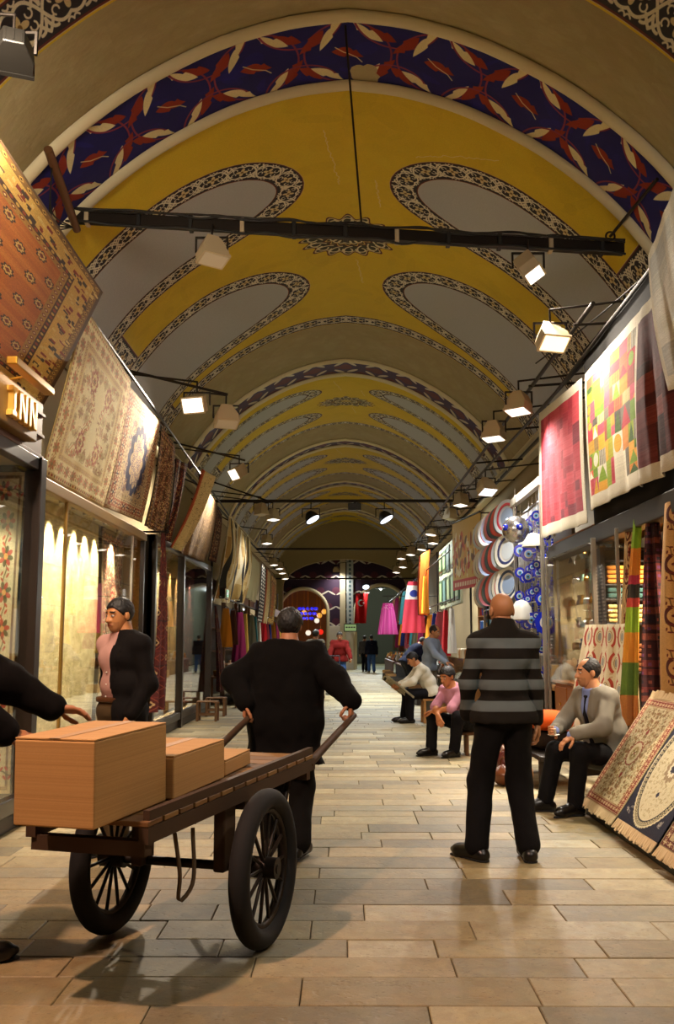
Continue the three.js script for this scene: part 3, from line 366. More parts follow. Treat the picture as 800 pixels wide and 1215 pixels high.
const mapCheck = paint(128, 512, (g, W, H) => { g.fillStyle = '#17151c'; g.fillRect(0, 0, W, H); g.fillStyle = '#b9b7ae'; for (let y = 0; y < 16; y++) for (let x = 0; x < 3; x++) g.fillRect(10 + x * 40, y * 32 + 6, 18, 16); }, { clamp: true });
for (const [d0, d1, m, l] of [[29.6, 31.2, wool(mapCheck), 'black rug with white checks far down the left side'], [31.4, 33.2, wool(mapCream2), 'cream rug with an orange edge far down the left side'], [33.4, 36, wool(mapOrange), 'small orange rug far down the left side']]) hung('hanging_rug', l, null, m, P(-2.5, 3.8, d0), P(-2.5, 3.75, d1), P(-2.62, 2.05, d1), P(-2.62, 2.05, d0), { seed: d0, nu: 12, nv: 12, category: 'rug' });
{ const t = thing('carpet_pole', 'long iron pole carrying the left-hand carpets', 'pole'); part('pole', rod(P(-2.4, 4.66, 4.2), P(-2.6, 4.12, 26), 0.018, 8), M.black, t); for (const d of [5, 9.5, 14, 18.6, 23]) part('wall_bracket', rod(P(-3.66, 4.85, d), P(-2.4 - d * 0.008, 4.68 - (d - 4.2) * 0.0248, d), 0.016, 8), M.iron, t); }
{ const t = thing('corner_post', 'slanting wooden pole fixed to the left wall beside the tie beam', 'pole'); part('post', rod(P(-2.92, 6.26, 9.0), P(-2.98, 6.0, 10.3), 0.045, 10), M.wood, t); for (let k = 0; k < 4; k++) part('loose_wire', wire([P(-2.94, 6.2, 9.2), P(-3.05, 5.9 - k * 0.05, 9.6), P(-3.0, 5.98, 10.2)], 0.008), M.black, t); }

// ================================================================ LEFT SHOPS
const mullion = std(0x8c6b2e, 0.4, { metalness: 0.5 });
M.soffit = std(0xbfae83, 0.7); M.shopBack = std(0x9c8757, 0.9); M.plinth = std(0x2a211a, 0.5);
function shopWindow(label, xf, d0, d1, h, posts, fm, depth = 0.75) {
  const t = thing('shop_window', label, 'shop window'), L = d1 - d0, dm = (d0 + d1) / 2, X = xf - depth / 2;
  part('plinth', rb(depth, 0.16, L, X, 0.08, -dm, 0.012, 1), M.plinth, t); part('display_floor', bx(depth - 0.04, 0.03, L - 0.04, X, 0.175, -dm), M.soffit, t);
  part('soffit', bx(depth, 0.05, L, X, h - 0.025, -dm), M.soffit, t); part('back_panel', bx(0.05, h, L, xf - depth, h / 2, -dm), M.shopBack, t);
  part('side_panel', bx(depth, h, 0.05, X, h / 2, -d0 - 0.025), fm, t); part('side_panel', bx(depth, h, 0.05, X, h / 2, -d1 + 0.025), fm, t);
  part('top_rail', rb(0.09, 0.11, L, xf, h - 0.055, -dm, 0.01, 1), fm, t); part('bottom_rail', rb(0.09, 0.12, L, xf, 0.2, -dm, 0.01, 1), fm, t);
  for (const [d, w, m] of posts) part('post', rb(w, h, w, xf, h / 2, -d, 0.008, 1), m, t);
  for (let k = 0; k + 1 < posts.length; k++) part('pane', bx(0.008, h - 0.36, posts[k + 1][0] - posts[k][0] - 0.05, xf, 0.26 + (h - 0.36) / 2, -(posts[k][0] + posts[k + 1][0]) / 2), M.glass, t);
  return t;
}
const darkFrame = std(0x221912, 0.35);
shopWindow('near shop window in a dark wooden frame under the gold letters', -2.55, 3.2, 7.98, 2.94, [[3.25, 0.1, darkFrame], [5.4, 0.1, darkFrame], [7.9, 0.14, darkFrame]], darkFrame, 0.9);
shopWindow('shop window of beige carpets with a thin gilt mullion', -2.72, 8.05, 13.1, 2.9, [[8.12, 0.05, mullion], [9.4, 0.035, mullion], [12.4, 0.03, M.steel], [13.05, 0.06, darkFrame]], mullion, 0.7);
shopWindow('far shop window in a black frame with a row of carpets inside', -2.8, 14.1, 20.3, 3.0, [[14.16, 0.12, darkFrame], [16.7, 0.12, darkFrame], [20.2, 0.12, darkFrame]], darkFrame, 0.8);
{ const t = thing('fascia_board', 'dark wooden fascia board behind the gold letters', 'board'); part('board', rb(0.12, 0.48, 4.7, -2.6, 3.19, -5.65, 0.02), M.wood, t); for (const y of [3.02, 3.2, 3.38]) part('batten', rb(0.02, 0.03, 4.7, -2.53, y - 0.06, -5.65, 0.005, 1), M.wood, t); }
{ const { FontLoader } = await import('three/addons/loaders/FontLoader.js'), { TextGeometry } = await import('three/addons/geometries/TextGeometry.js');
  const font = await new FontLoader().loadAsync('fonts/droid/droid_sans_bold.typeface.json'), gold = std(0xe0b050, 0.35, { metalness: 0.6 });
  const t = thing('shop_sign', 'raised gold capital letters INN on a lit sign box above the near shop window', 'sign'); part('sign_box', rb(0.1, 0.34, 0.92, -2.5, 3.18, -7.12, 0.012), std(0x7a5a22, 0.5), t);
  let z = 6.86; for (const c of 'INN') { const g = new TextGeometry(c, { font, size: 0.21, depth: 0.04, curveSegments: 3, bevelEnabled: true, bevelSize: 0.006, bevelThickness: 0.006, bevelSegments: 1 }); g.computeBoundingBox(); const w = g.boundingBox.max.x - g.boundingBox.min.x; g.translate(-g.boundingBox.min.x, 0, 0); g.rotateY(Math.PI / 2); g.translate(-2.45, 3.075, -z); part('letter', g, gold, t); z += w + 0.045; }
  const l = thing('picture_light', 'slim brass strip lamp over the gold letters', 'lamp'); part('shade', rb(0.08, 0.06, 0.9, -2.36, 3.42, -7.12, 0.01), M.brass, l); part('tube', bx(0.05, 0.012, 0.84, -2.36, 3.398, -7.12), glow(0xffd9a0, 2.5), l); part('arm', rod(V(-2.54, 3.4, -7.12), V(-2.38, 3.43, -7.12), 0.01, 6), M.brass, l);
  const a = new THREE.RectAreaLight(0xffcf8a, 26, 0.84, 0.05); a.position.set(-2.36, 3.388, -7.12); a.lookAt(-2.42, 2.5, -7.12); a.name = 'strip_light'; l.add(a); }
// goods inside
hung('window_carpet', 'ivory carpet with red fan flowers inside the near shop window', null, wool(mapFloralPanel), P(-3.4, 2.82, 7.86), P(-2.63, 2.82, 7.86), P(-2.63, 0.25, 7.84), P(-3.4, 0.25, 7.84), { seed: 21, wave: 0.02 });
hung('window_carpet', 'dim floral carpet at the back of the near shop window', null, wool(mapDarkPanel), P(-3.2, 2.8, 5.2), P(-3.2, 2.8, 7.2), P(-3.2, 0.25, 7.2), P(-3.2, 0.25, 5.2), { seed: 22 });
hung('window_carpet', 'beige woven carpet left of the thin gilt mullion', null, wool(mapBeige), P(-2.98, 2.84, 8.2), P(-2.98, 2.84, 9.38), P(-3.0, 0.22, 9.38), P(-3.0, 0.22, 8.2), { seed: 23, wave: 0.008 });
hung('window_carpet', 'wide beige woven carpet under scalloped downlights', null, wool(mapBeige), P(-2.98, 2.84, 9.44), P(-2.98, 2.84, 11.7), P(-3.0, 0.22, 11.7), P(-3.0, 0.22, 9.44), { seed: 24, wave: 0.008 });
hung('window_carpet', 'dark carpet with red and ivory flowers behind the man in the blazer', null, wool(mapDarkPanel), P(-2.96, 2.84, 11.78), P(-2.96, 2.84, 12.98), P(-2.98, 0.22, 12.98), P(-2.98, 0.22, 11.78), { seed: 25 });
for (const [d0, d1, m, l] of [[14.3, 16.5, wool(mapBeige), 'beige carpet in the black-framed window, next to its first post'], [16.85, 18.6, wool(mapBeige, { color: 0xe2c79a }), 'tan carpet in the black-framed window past its middle post'], [18.65, 20.1, wool(mapRedKilim, { color: 0xffd0b0 }), 'rust red carpet at the far end of the black-framed window']]) hung('window_carpet', l, null, m, P(-3.1, 2.9, d0), P(-3.1, 2.9, d1), P(-3.12, 0.24, d1), P(-3.12, 0.24, d0), { seed: d0, nu: 16, nv: 14 });
hung('hanging_kilim', 'dark red kilim gathered at the top between two shop windows', null, wool(mapRedKilim), P(-2.55, 2.96, 13.5), P(-2.55, 2.96, 13.75), P(-2.55, 0.5, 14.15), P(-2.55, 0.5, 13.1), { seed: 31, wave: 0.05, waves: 2, category: 'kilim' });
{ const t = thing('kilim_hook', 'iron hook rod above the dark red kilim between the shop windows', 'hook'); part('rod', rod(P(-3.4, 2.98, 13.62), P(-2.5, 2.98, 13.62), 0.014, 8), M.iron, t); part('stop', sph(0.03, -2.5, 2.98, -13.62, 10), M.iron, t); }
hung('hanging_kilim', 'brown striped kilim gathered beside the far end of the black-framed window', null, wool(mapRedKilim, { color: 0xc8a888 }), P(-2.72, 2.2, 20.55), P(-2.72, 2.2, 20.8), P(-2.6, 0.4, 21.3), P(-2.62, 0.4, 20.4), { seed: 32, wave: 0.05, waves: 2, category: 'kilim' });
// downlights in the windows
function downlight(x, y, d, tx, td, cd, color = 0xffe6a8, angle = 0.42) { const t = thing('downlight', 'small round downlight in the soffit of a shop window', 'lamp', 'shop window downlights', P(x, y, d)); part('ring', lathe([[0.028, 0], [0.045, 0], [0.045, -0.03], [0.03, -0.03], [0.028, 0]], 18), M.steel, t); part('bulb', cyl(0.026, 0.026, 0.008, 14, 0, -0.012, 0), M.glowWarm, t);
  const g = new THREE.Group(); g.name = 'beam'; t.add(g); g.position.set(0, -0.02, 0); g.lookAt(P(tx, 0.4, td)); spot(g, color, cd, angle, 0.5, 1, 0.03); }
for (const d of [8.5, 9.1, 9.7, 10.15, 10.6, 11.05, 11.5, 12.2]) downlight(-2.84, 2.85, d, -3.06, d, 120, 0xffe6a8, 0.6);
for (const [x, d] of [[-2.9, 6.6], [-2.8, 7.55], [-3.1, 7.5]]) downlight(x, 2.88, d, x, d + 0.35, 34);
for (const d of [14.7, 15.4, 16.1, 17.2, 17.9, 18.6, 19.4]) downlight(-2.94, 2.94, d, -3.2, d, 90, 0xffd9a0);
// low wooden stools outside
{ const t = thing('low_stool', 'low slatted wooden stool by the far left shop', 'stool', 'low wooden stools', P(-2.5, 0, 18.1)); const w = std(0x6b4a26, 0.6);
  for (const [a, b] of [[-1, -1], [1, -1], [-1, 1], [1, 1]]) part('leg', rb(0.045, 0.34, 0.045, a * 0.17, 0.17, b * 0.14, 0.006, 1), w, t); for (let k = -2; k <= 2; k++) part('slat', rb(0.38, 0.022, 0.055, 0, 0.35, k * 0.066, 0.006, 1), w, t); for (const b of [-1, 1]) part('stretcher', rb(0.32, 0.035, 0.022, 0, 0.12, b * 0.14, 0.005, 1), w, t);
  const c = again(t); c.position.copy(P(-2.5, 0, 19.3)); const c2 = again(t); c2.position.copy(P(-2.2, 0, 21.8)); }
// ================================================================ PEOPLE
function netMesh(f, lo, hi, h) {                               // surface nets over a signed distance field
  const nx = Math.ceil((hi[0] - lo[0]) / h) + 1, ny = Math.ceil((hi[1] - lo[1]) / h) + 1, nz = Math.ceil((hi[2] - lo[2]) / h) + 1, S = new Float32Array(nx * ny * nz), B = 4, far = B * h * 1.15;
  for (let k = 0; k < nz; k += B) for (let j = 0; j < ny; j += B) for (let i = 0; i < nx; i += B) {
    const c = f(lo[0] + (i + 1.5) * h, lo[1] + (j + 1.5) * h, lo[2] + (k + 1.5) * h), skip = Math.abs(c) > far;
    for (let c2 = k; c2 < Math.min(k + B, nz); c2++) for (let b = j; b < Math.min(j + B, ny); b++) for (let a = i; a < Math.min(i + B, nx); a++) S[a + nx * (b + ny * c2)] = skip ? c : f(lo[0] + a * h, lo[1] + b * h, lo[2] + c2 * h);
  }
  const id = new Int32Array(nx * ny * nz).fill(-1), pos = [], idx = [], at = (a, b, c) => S[a + nx * (b + ny * c)];
  const C = [[0, 0, 0], [1, 0, 0], [0, 1, 0], [1, 1, 0], [0, 0, 1], [1, 0, 1], [0, 1, 1], [1, 1, 1]], E = [[0, 1], [2, 3], [4, 5], [6, 7], [0, 2], [1, 3], [4, 6], [5, 7], [0, 4], [1, 5], [2, 6], [3, 7]];
  for (let k = 0; k < nz - 1; k++) for (let j = 0; j < ny - 1; j++) for (let i = 0; i < nx - 1; i++) {
    const v = []; let neg = 0; for (const q of C) { const s = at(i + q[0], j + q[1], k + q[2]); v.push(s); if (s < 0) neg++; }
    if (!neg || neg === 8) continue; let x = 0, y = 0, z = 0, n = 0;
    for (const [a, b] of E) if ((v[a] < 0) !== (v[b] < 0)) { const t = v[a] / (v[a] - v[b]); x += C[a][0] + (C[b][0] - C[a][0]) * t; y += C[a][1] + (C[b][1] - C[a][1]) * t; z += C[a][2] + (C[b][2] - C[a][2]) * t; n++; }
    id[i + nx * (j + ny * k)] = pos.length / 3; pos.push(lo[0] + (i + x / n) * h, lo[1] + (j + y / n) * h, lo[2] + (k + z / n) * h);
  }
  const quad = (a, b, c, d, flip) => { if (a < 0 || b < 0 || c < 0 || d < 0) return; flip ? idx.push(a, c, b, a, d, c) : idx.push(a, b, c, a, c, d); }, I = (a, b, c) => id[a + nx * (b + ny * c)];
  for (let k = 1; k < nz - 1; k++) for (let j = 1; j < ny - 1; j++) for (let i = 1; i < nx - 1; i++) {
    const s = at(i, j, k) < 0;
    if (s !== (at(i + 1, j, k) < 0)) quad(I(i, j - 1, k - 1), I(i, j, k - 1), I(i, j, k), I(i, j - 1, k), !s);
    if (s !== (at(i, j + 1, k) < 0)) quad(I(i - 1, j, k - 1), I(i - 1, j, k), I(i, j, k), I(i, j, k - 1), !s);
    if (s !== (at(i, j, k + 1) < 0)) quad(I(i - 1, j - 1, k), I(i, j - 1, k), I(i, j, k), I(i - 1, j, k), !s);
  }
  const g = new THREE.BufferGeometry(); g.setAttribute('position', new THREE.Float32BufferAttribute(pos, 3));
  const uv = new Float32Array(pos.length / 3 * 2); for (let i = 0; i < pos.length / 3; i++) { uv[i * 2] = (pos[i * 3] + pos[i * 3 + 2] * 0.7) * 2; uv[i * 2 + 1] = pos[i * 3 + 1] * 2; } g.setAttribute('uv', new THREE.BufferAttribute(uv, 2));
  g.setIndex(idx); g.computeVertexNormals(); return g;
}
const smin = (a, b, k) => { const h = Math.max(k - Math.abs(a - b), 0) / k; return Math.min(a, b) - h * h * k * 0.25; };
function bonesField(bones, k) {
  const n = bones.length, D = new Float64Array(n * 9); bones.forEach(([a, b, ra, rbb], i) => { const d = [b.x - a.x, b.y - a.y, b.z - a.z]; D.set([a.x, a.y, a.z, ...d, 1 / Math.max(1e-9, d[0] ** 2 + d[1] ** 2 + d[2] ** 2), ra, rbb - ra], i * 9); });
  return (x, y, z) => { let r = 1e3; for (let i = 0, o = 0; i < n; i++, o += 9) { const px = x - D[o], py = y - D[o + 1], pz = z - D[o + 2], t = Math.min(1, Math.max(0, (px * D[o + 3] + py * D[o + 4] + pz * D[o + 5]) * D[o + 6])), qx = px - t * D[o + 3], qy = py - t * D[o + 4], qz = pz - t * D[o + 5], d = Math.sqrt(qx * qx + qy * qy + qz * qz) - D[o + 7] - t * D[o + 8]; r = r > 900 ? d : smin(r, d, k); } return r; };
}
function boundsOf(bones, pad) { const lo = [1e3, 1e3, 1e3], hi = [-1e3, -1e3, -1e3]; for (const [a, b, ra, rbb] of bones) for (const [p, r] of [[a, ra], [b, rbb]]) ['x', 'y', 'z'].forEach((c, i) => { lo[i] = Math.min(lo[i], p[c] - r - pad); hi[i] = Math.max(hi[i], p[c] + r + pad); }); return [lo, hi]; }
const ellip = (x, y, z, c, r) => { const a = (x - c[0]) / r[0], b = (y - c[1]) / r[1], d = (z - c[2]) / r[2], k0 = Math.sqrt(a * a + b * b + d * d), k1 = Math.sqrt((a / r[0]) ** 2 + (b / r[1]) ** 2 + (d / r[2]) ** 2); return k1 < 1e-9 ? -Math.min(...r) : k0 * (k0 - 1) / k1; };
function ik(a, t, l1, l2, hint) { const d = t.clone().sub(a), L = Math.min(d.length(), (l1 + l2) * 0.998); d.normalize(); const x = (l1 * l1 - l2 * l2 + L * L) / (2 * L), h = Math.sqrt(Math.max(0, l1 * l1 - x * x)), p = hint.clone().addScaledVector(d, -hint.dot(d)).normalize(); return [a.clone().addScaledVector(d, x).addScaledVector(p, h), a.clone().addScaledVector(d, L)]; }
const rad = THREE.MathUtils.degToRad, Q = (x, y, z, o = 'YXZ') => new THREE.Quaternion().setFromEuler(new THREE.Euler(rad(x), rad(y), rad(z), o));
const lin = (hex) => { const c = new THREE.Color(hex); return [c.r, c.g, c.b]; };
// opt: metres in the person's own frame, +z is where the person faces, +x the person's left, origin on the ground
function person(label, pos, turn, o) {
  const s = (o.h ?? 1.75) / 1.75, fat = o.fat ?? 1, t = thing('person', label, 'person', null, pos, turn), q = o.quality ?? 1;
  const qL = Q(o.lean ?? 0, o.hipTurn ?? 0, 0), qU = Q((o.lean ?? 0) + (o.bend ?? 0), o.twist ?? 0, o.side ?? 0), qH = Q(o.headPitch ?? 0, o.headYaw ?? 0, o.headRoll ?? 0);
  const p0 = V(...(o.pelvis ?? [0, 0.95 * s, 0])), up = (q2, v) => V(...v).multiplyScalar(s).applyQuaternion(q2);
  const p1 = p0.clone().add(up(qL, [0, 0.18, 0])), p2 = p1.clone().add(up(qU, [0, 0.19, 0])), p3 = p2.clone().add(up(qU, [0, 0.155, -0.01]));
  const neckDir = up(qU, [0, 1, 0.1]).normalize().multiplyScalar(0.55).add(V(0, 0.45, 0)).normalize(), hb = p3.clone().addScaledVector(neckDir, 0.075 * s), hc = hb.clone().add(up(qH, [0, 0.085, 0.028]));
  const J = { p0, p1, p2, p3, hc }; const lat = up(qU, [1, 0, 0]), latL = up(qL, [1, 0, 0]);
  for (const [n, k] of [['L', 1], ['R', -1]]) {
    J['sh' + n] = p3.clone().add(up(qU, [0.172 * k, -0.056, 0])); const A = o['arm' + n] ?? { hand: [0.27 * k, 0.82, 0.04], hint: [k, 0, -0.6] };
    [J['el' + n], J['wr' + n]] = ik(J['sh' + n], V(...A.hand), 0.285 * s, 0.25 * s, V(...(A.hint ?? [k, -0.4, -0.6])));
    J['hip' + n] = p0.clone().add(up(qL, [0.088 * k, -0.03, 0])); const G = o['leg' + n] ?? { foot: [0.11 * k, 0.085, 0] };
    [J['kn' + n], J['an' + n]] = ik(J['hip' + n], V(...G.foot), 0.435 * s, 0.425 * s, V(...(G.hint ?? [0, 0, 1])));
    const fy = rad(G.yaw ?? 6 * k); J['toe' + n] = J['an' + n].clone().add(V(Math.sin(fy) * 0.16, -0.045, Math.cos(fy) * 0.16).multiplyScalar(s)); J['heel' + n] = J['an' + n].clone().add(V(-Math.sin(fy) * 0.05, -0.045, -Math.cos(fy) * 0.05).multiplyScalar(s)); J['fd' + n] = V(Math.sin(fy), 0, Math.cos(fy));
  }
  const L = (v, k) => v.clone().multiplyScalar(k), pm = (p, v, k) => [p.clone().addScaledVector(v, k), p.clone().addScaledVector(v, -k)];
  const torso = (e, f = fat) => [[J.shL, J.shR, 0.06 * s + e, 0.06 * s + e], [...pm(p2, lat, 0.08 * f), 0.108 * s * f + e, 0.108 * s * f + e], [...pm(p1, latL, 0.066 * f), 0.1 * s * f + e, 0.1 * s * f + e], [...pm(p0, latL, 0.072 * f), 0.108 * s * f + e, 0.108 * s * f + e], [p1, p2, 0.1 * s * f + e, 0.11 * s * f + e], [p3, p2, 0.06 * s + e, 0.1 * s + e], [p3.clone().addScaledVector(neckDir, 0.02 * s), J.shL, 0.042 * s + e, 0.05 * s + e], [p3.clone().addScaledVector(neckDir, 0.02 * s), J.shR, 0.042 * s + e, 0.05 * s + e]];
  const arm = (n, e, k = 1, e2 = e) => [[J['sh' + n], J['el' + n], 0.053 * s + e, 0.042 * s + e], [J['el' + n], J['el' + n].clone().lerp(J['wr' + n], k), 0.042 * s + e, 0.03 * s + e2]];
  const leg = (n, e, e2 = e, k = 1) => [[J['hip' + n], J['kn' + n], 0.086 * s * Math.sqrt(fat) + e, 0.056 * s + (e + e2) / 2], [J['kn' + n], J['kn' + n].clone().lerp(J['an' + n], k), 0.056 * s + (e + e2) / 2, 0.04 * s + e2]];
  // -- skin
  const skin = lin(o.skin ?? 0xb27c50), dk = lin(o.hairColor ?? 0x120c08), lip = lin(o.lip ?? 0x8e4f3c), stub = o.stubble ? lin(0x6e4a32) : null;
  const bodyBones = [...torso(-0.004), [p3, hb, 0.056 * s, 0.05 * s], [hb, hc, 0.05 * s, 0.05 * s], ...arm('L', 0), ...arm('R', 0), ...leg('L', -0.004), ...leg('R', -0.004), [J.heelL, J.toeL, 0.034 * s, 0.03 * s], [J.heelR, J.toeR, 0.034 * s, 0.03 * s], [J.anL, J.heelL, 0.04 * s, 0.034 * s], [J.anR, J.heelR, 0.04 * s, 0.034 * s]];
  const [lo, hi] = boundsOf(bodyBones, 0.03), pieces = [netMesh(bonesField(bodyBones, 0.045), lo, hi, 0.017 * q)];
  const S = s, headF = (x, y, z) => {                           // own frame of the head
    let d = smin(ellip(x, y, z, [0, 0.028, -0.012], [0.076, 0.09, 0.097]), ellip(x, y, z, [0, -0.032, 0.026], [0.06, 0.084, 0.066]), 0.03);
    d = smin(d, ellip(x, y, z, [0, -0.09, 0.05], [0.033, 0.028, 0.034]), 0.03); d = smin(d, hb1(x, y, z), 0.016);
    const ex = Math.abs(x); d = smin(d, ellip(ex, y, z, [0.079, -0.006, -0.012], [0.011, 0.032, 0.02]), 0.008); d = -smin(-d, Math.hypot(ex - 0.031, y - 0.004, z - 0.104) - 0.021, 0.012);
    return Math.min(d, Math.hypot(ex - 0.031, y - 0.003, z - 0.076) - 0.0135);
  }, hb1 = bonesField([[V(0, 0.012, 0.088), V(0, -0.032, 0.108), 0.008, 0.014], [V(-0.038, 0.026, 0.074), V(0.038, 0.026, 0.074), 0.014, 0.014], [V(-0.018, -0.063, 0.082), V(0.018, -0.063, 0.082), 0.0095, 0.0095], [V(0.016, -0.034, 0.092), V(-0.016, -0.034, 0.092), 0.009, 0.009]], 0.01);
  const headG = netMesh(headF, [-0.105, -0.135, -0.13], [0.105, 0.135, 0.14], (o.faceCell ?? 0.0045) * (q > 1.4 ? 1.8 : 1)), hp = headG.attributes.position, hcol = new Float32Array(hp.count * 3);
  for (let i = 0; i < hp.count; i++) {
    const x = Math.abs(hp.getX(i)), y = hp.getY(i), z = hp.getZ(i); let c = skin;
    if (z > 0.045) {
      if (stub && y < -0.045 && !(x < 0.024 && y > -0.075 && y < -0.05)) c = skin.map((v, k) => v * 0.6 + stub[k] * 0.4);
      if (x < 0.024 && Math.abs(y + 0.063) < 0.0085 && z > 0.075) c = lip; if (o.moustache && x < 0.03 && Math.abs(y + 0.048) < 0.008 && z > 0.07) c = dk;
      if (Math.abs(y - 0.029 - (0.03 - x) * 0.06) < 0.0062 && x > 0.012 && x < 0.053) c = dk;
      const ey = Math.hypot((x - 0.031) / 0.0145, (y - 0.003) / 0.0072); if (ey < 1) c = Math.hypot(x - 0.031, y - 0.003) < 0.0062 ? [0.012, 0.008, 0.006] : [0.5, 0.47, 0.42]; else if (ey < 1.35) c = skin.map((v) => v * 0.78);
    }
    hcol.set(c, i * 3);
  }
  headG.setAttribute('color', new THREE.BufferAttribute(hcol, 3)); headG.scale(S, S, S); headG.applyQuaternion(qH); headG.translate(hc.x, hc.y, hc.z); pieces.push(headG);
  for (const [n, k] of [['L', 1], ['R', -1]]) {                  // hands: palm, four fingers, thumb
    const A = o['arm' + n] ?? {}, w = J['wr' + n], fd = w.clone().sub(J['el' + n]).normalize(), hd = A.dir ? V(...A.dir).normalize() : fd, pn0 = A.palm ? V(...A.palm) : V(-k, 0, 0), pn = pn0.clone().addScaledVector(hd, -pn0.dot(hd)).normalize(), sd = hd.clone().cross(pn).normalize().multiplyScalar(k), curl = A.curl ?? 0.35;   // sd points to the thumb side
    if (A.hidden) continue;
    const bones = [[w.clone().addScaledVector(fd, -0.03 * s), w, 0.027 * s, 0.026 * s]], at3 = (a, b, c) => w.clone().addScaledVector(hd, a * s).addScaledVector(sd, b * s).addScaledVector(pn, c * s);
    for (const [b, r] of [[0.026, 0.014], [0.009, 0.015], [-0.009, 0.015], [-0.026, 0.0135]]) bones.push([at3(0.005, b * 0.6, 0), at3(0.085, b, 0), 0.017 * s, r * s]);
    [[0.027, 0.92], [0.009, 1.02], [-0.009, 0.96], [-0.027, 0.78]].forEach(([b, l], i) => { let p = at3(0.088, b, 0), a = curl * 0.6; for (const len of [0.042, 0.027, 0.021]) { const dir = hd.clone().multiplyScalar(Math.cos(a)).addScaledVector(pn, Math.sin(a)).addScaledVector(sd, (1.5 - i) * 0.04 * (A.spread ?? 1)), e = p.clone().addScaledVector(dir, len * l * s); bones.push([p, e, 0.0092 * s, 0.0082 * s]); p = e; a += curl; } });
    let p = at3(0.025, 0.03, 0.008), dd = hd.clone().multiplyScalar(0.72).addScaledVector(sd, 0.6).addScaledVector(pn, 0.25 + curl * 0.5).normalize(); for (const len of [0.042, 0.032, 0.024]) { const e = p.clone().addScaledVector(dd, len * s); bones.push([p, e, 0.0125 * s, 0.0095 * s]); p = e; dd = dd.clone().addScaledVector(hd, 0.3).addScaledVector(sd, -0.2).normalize(); }
    const [a, b] = boundsOf(bones, 0.012); pieces.push(netMesh(bonesField(bones, 0.007), a, b, q > 1.4 ? 0.007 : 0.0042));
  }
  const skinG = mergeGeometries(pieces.map((g) => { if (!g.attributes.color) { const c = new Float32Array(g.attributes.position.count * 3); for (let i = 0; i < c.length; i += 3) c.set(skin, i); g.setAttribute('color', new THREE.BufferAttribute(c, 3)); } return g; }));
  part('body', skinG, new THREE.MeshStandardMaterial({ vertexColors: true, roughness: 0.55 }), t);
  // -- hair
  if (o.hair !== 'bald') {
    const th = o.hairThick ?? 0.012, line = (z) => z > 0.075 ? 0.062 : z > 0.02 ? 0.0 + (z - 0.02) / 0.055 * 0.062 : z > -0.025 ? -0.005 : -0.068, f = (x, y, z) => { let d = ellip(x, y, z, [0, 0.031, -0.012], [0.076 + th, 0.09 + th * (o.hairTop ?? 1), 0.097 + th]) + 0.006 * noise.noise(x * 70, y * 40, z * 70) + 0.003 * noise.noise(x * 160, y * 90, z * 160); d = Math.max(d, line(z) - y); if (o.hair === 'balding') d = Math.max(d, -(Math.hypot(x / 0.062, (z - 0.06) / 0.085, (y - 0.1) / 0.07) - 1) * 0.06); return Math.max(d, -(Math.hypot(Math.abs(x) - 0.085, y + 0.006, z + 0.008) - 0.027)); };
    const g = netMesh(f, [-0.12, -0.11, -0.14], [0.12, 0.16, 0.13], 0.006 * (q > 1.4 ? 1.6 : 1)); g.scale(S, S, S); g.applyQuaternion(qH); g.translate(hc.x, hc.y, hc.z); part(o.hairName ?? 'hair', g, std(o.hairColor ?? 0x120c08, o.hairRough ?? 0.6), t);
  }
  // -- clothes
  const wear = (name, groups, k, mat, amp = 0.006, cell = 0.011) => {   // groups: { bones, clips, holes }
    const G = groups.map((g) => ({ f: bonesField(g.bones, k), clips: g.clips ?? [], holes: g.holes ?? [], puff: g.puff })), [a, b] = boundsOf(groups.flatMap((g) => g.bones), 0.035);
    const f = (x, y, z) => { let r = 1e3; for (const g of G) { let d = g.f(x, y, z); if (g.puff && d < 0.08) d -= g.puff(x, y, z); for (const c of g.clips) d = Math.max(d, c(x, y, z)); for (const c of g.holes) d = Math.max(d, -c(x, y, z)); r = r > 900 ? d : smin(r, d, 0.014); } if (r < 0.06) r += amp * (noise.noise(x * 9, y * 5, z * 9 + 3) + 0.6 * noise.noise(x * 17, y * 13, z * 17)); return r; };
    return part(name, netMesh(f, a, b, cell * q), mat, t);
  };
  const plane = (pt, n) => { const m = n.clone().normalize(), c = pt.dot(m); return (x, y, z) => x * m.x + y * m.y + z * m.z - c; };
  const upU = up(qU, [0, 1, 0]), upL = up(qL, [0, 1, 0]), fwd = up(qU, [0, 0, 1]);
  o.dress({ t, J, s, wear, plane, torso, arm, leg, upU, upL, lat, latL, fwd, hb, L, pm, qU, qL });
  // -- shoes
  for (const n of ['L', 'R']) if (!o['noShoe' + n]) {
    const a = J['heel' + n].clone(), b = J['toe' + n].clone(), d = J['fd' + n], y = a.y - 0.012 * s, tip = b.clone().addScaledVector(d, 0.055 * s), bones = [[a, b, 0.042 * s, 0.04 * s], [b, tip, 0.038 * s, 0.02 * s], [J['an' + n].clone().add(V(0, 0.0, 0)), a, 0.046 * s, 0.042 * s], [J['an' + n], b, 0.044 * s, 0.036 * s]], [l, h] = boundsOf(bones, 0.02), gy = J['an' + n].y - 0.085 * s;
    l[1] = gy - 0.01; const f0 = bonesField(bones, 0.03), g = netMesh((x, yy, z) => Math.max(f0(x, yy, z), gy - yy, yy - gy - 0.115 * s), l, h, 0.008 * q); const sh = part('shoe', g, o.shoe ?? M.shoe, t);
    if (q < 1.3) { const f1 = bonesField([[a.clone().setY(gy), tip.clone().setY(gy), 0.046 * s, 0.024 * s]], 0.01); part('sole', netMesh((x, yy, z) => Math.max(f1(x, yy, z), yy - gy - 0.014, gy + 0.001 - yy), [l[0] - 0.01, gy - 0.01, l[2] - 0.01], [h[0] + 0.01, gy + 0.03, h[2] + 0.01], 0.007), M.rubber, sh); }
  }
  t.J = J; return t;
}
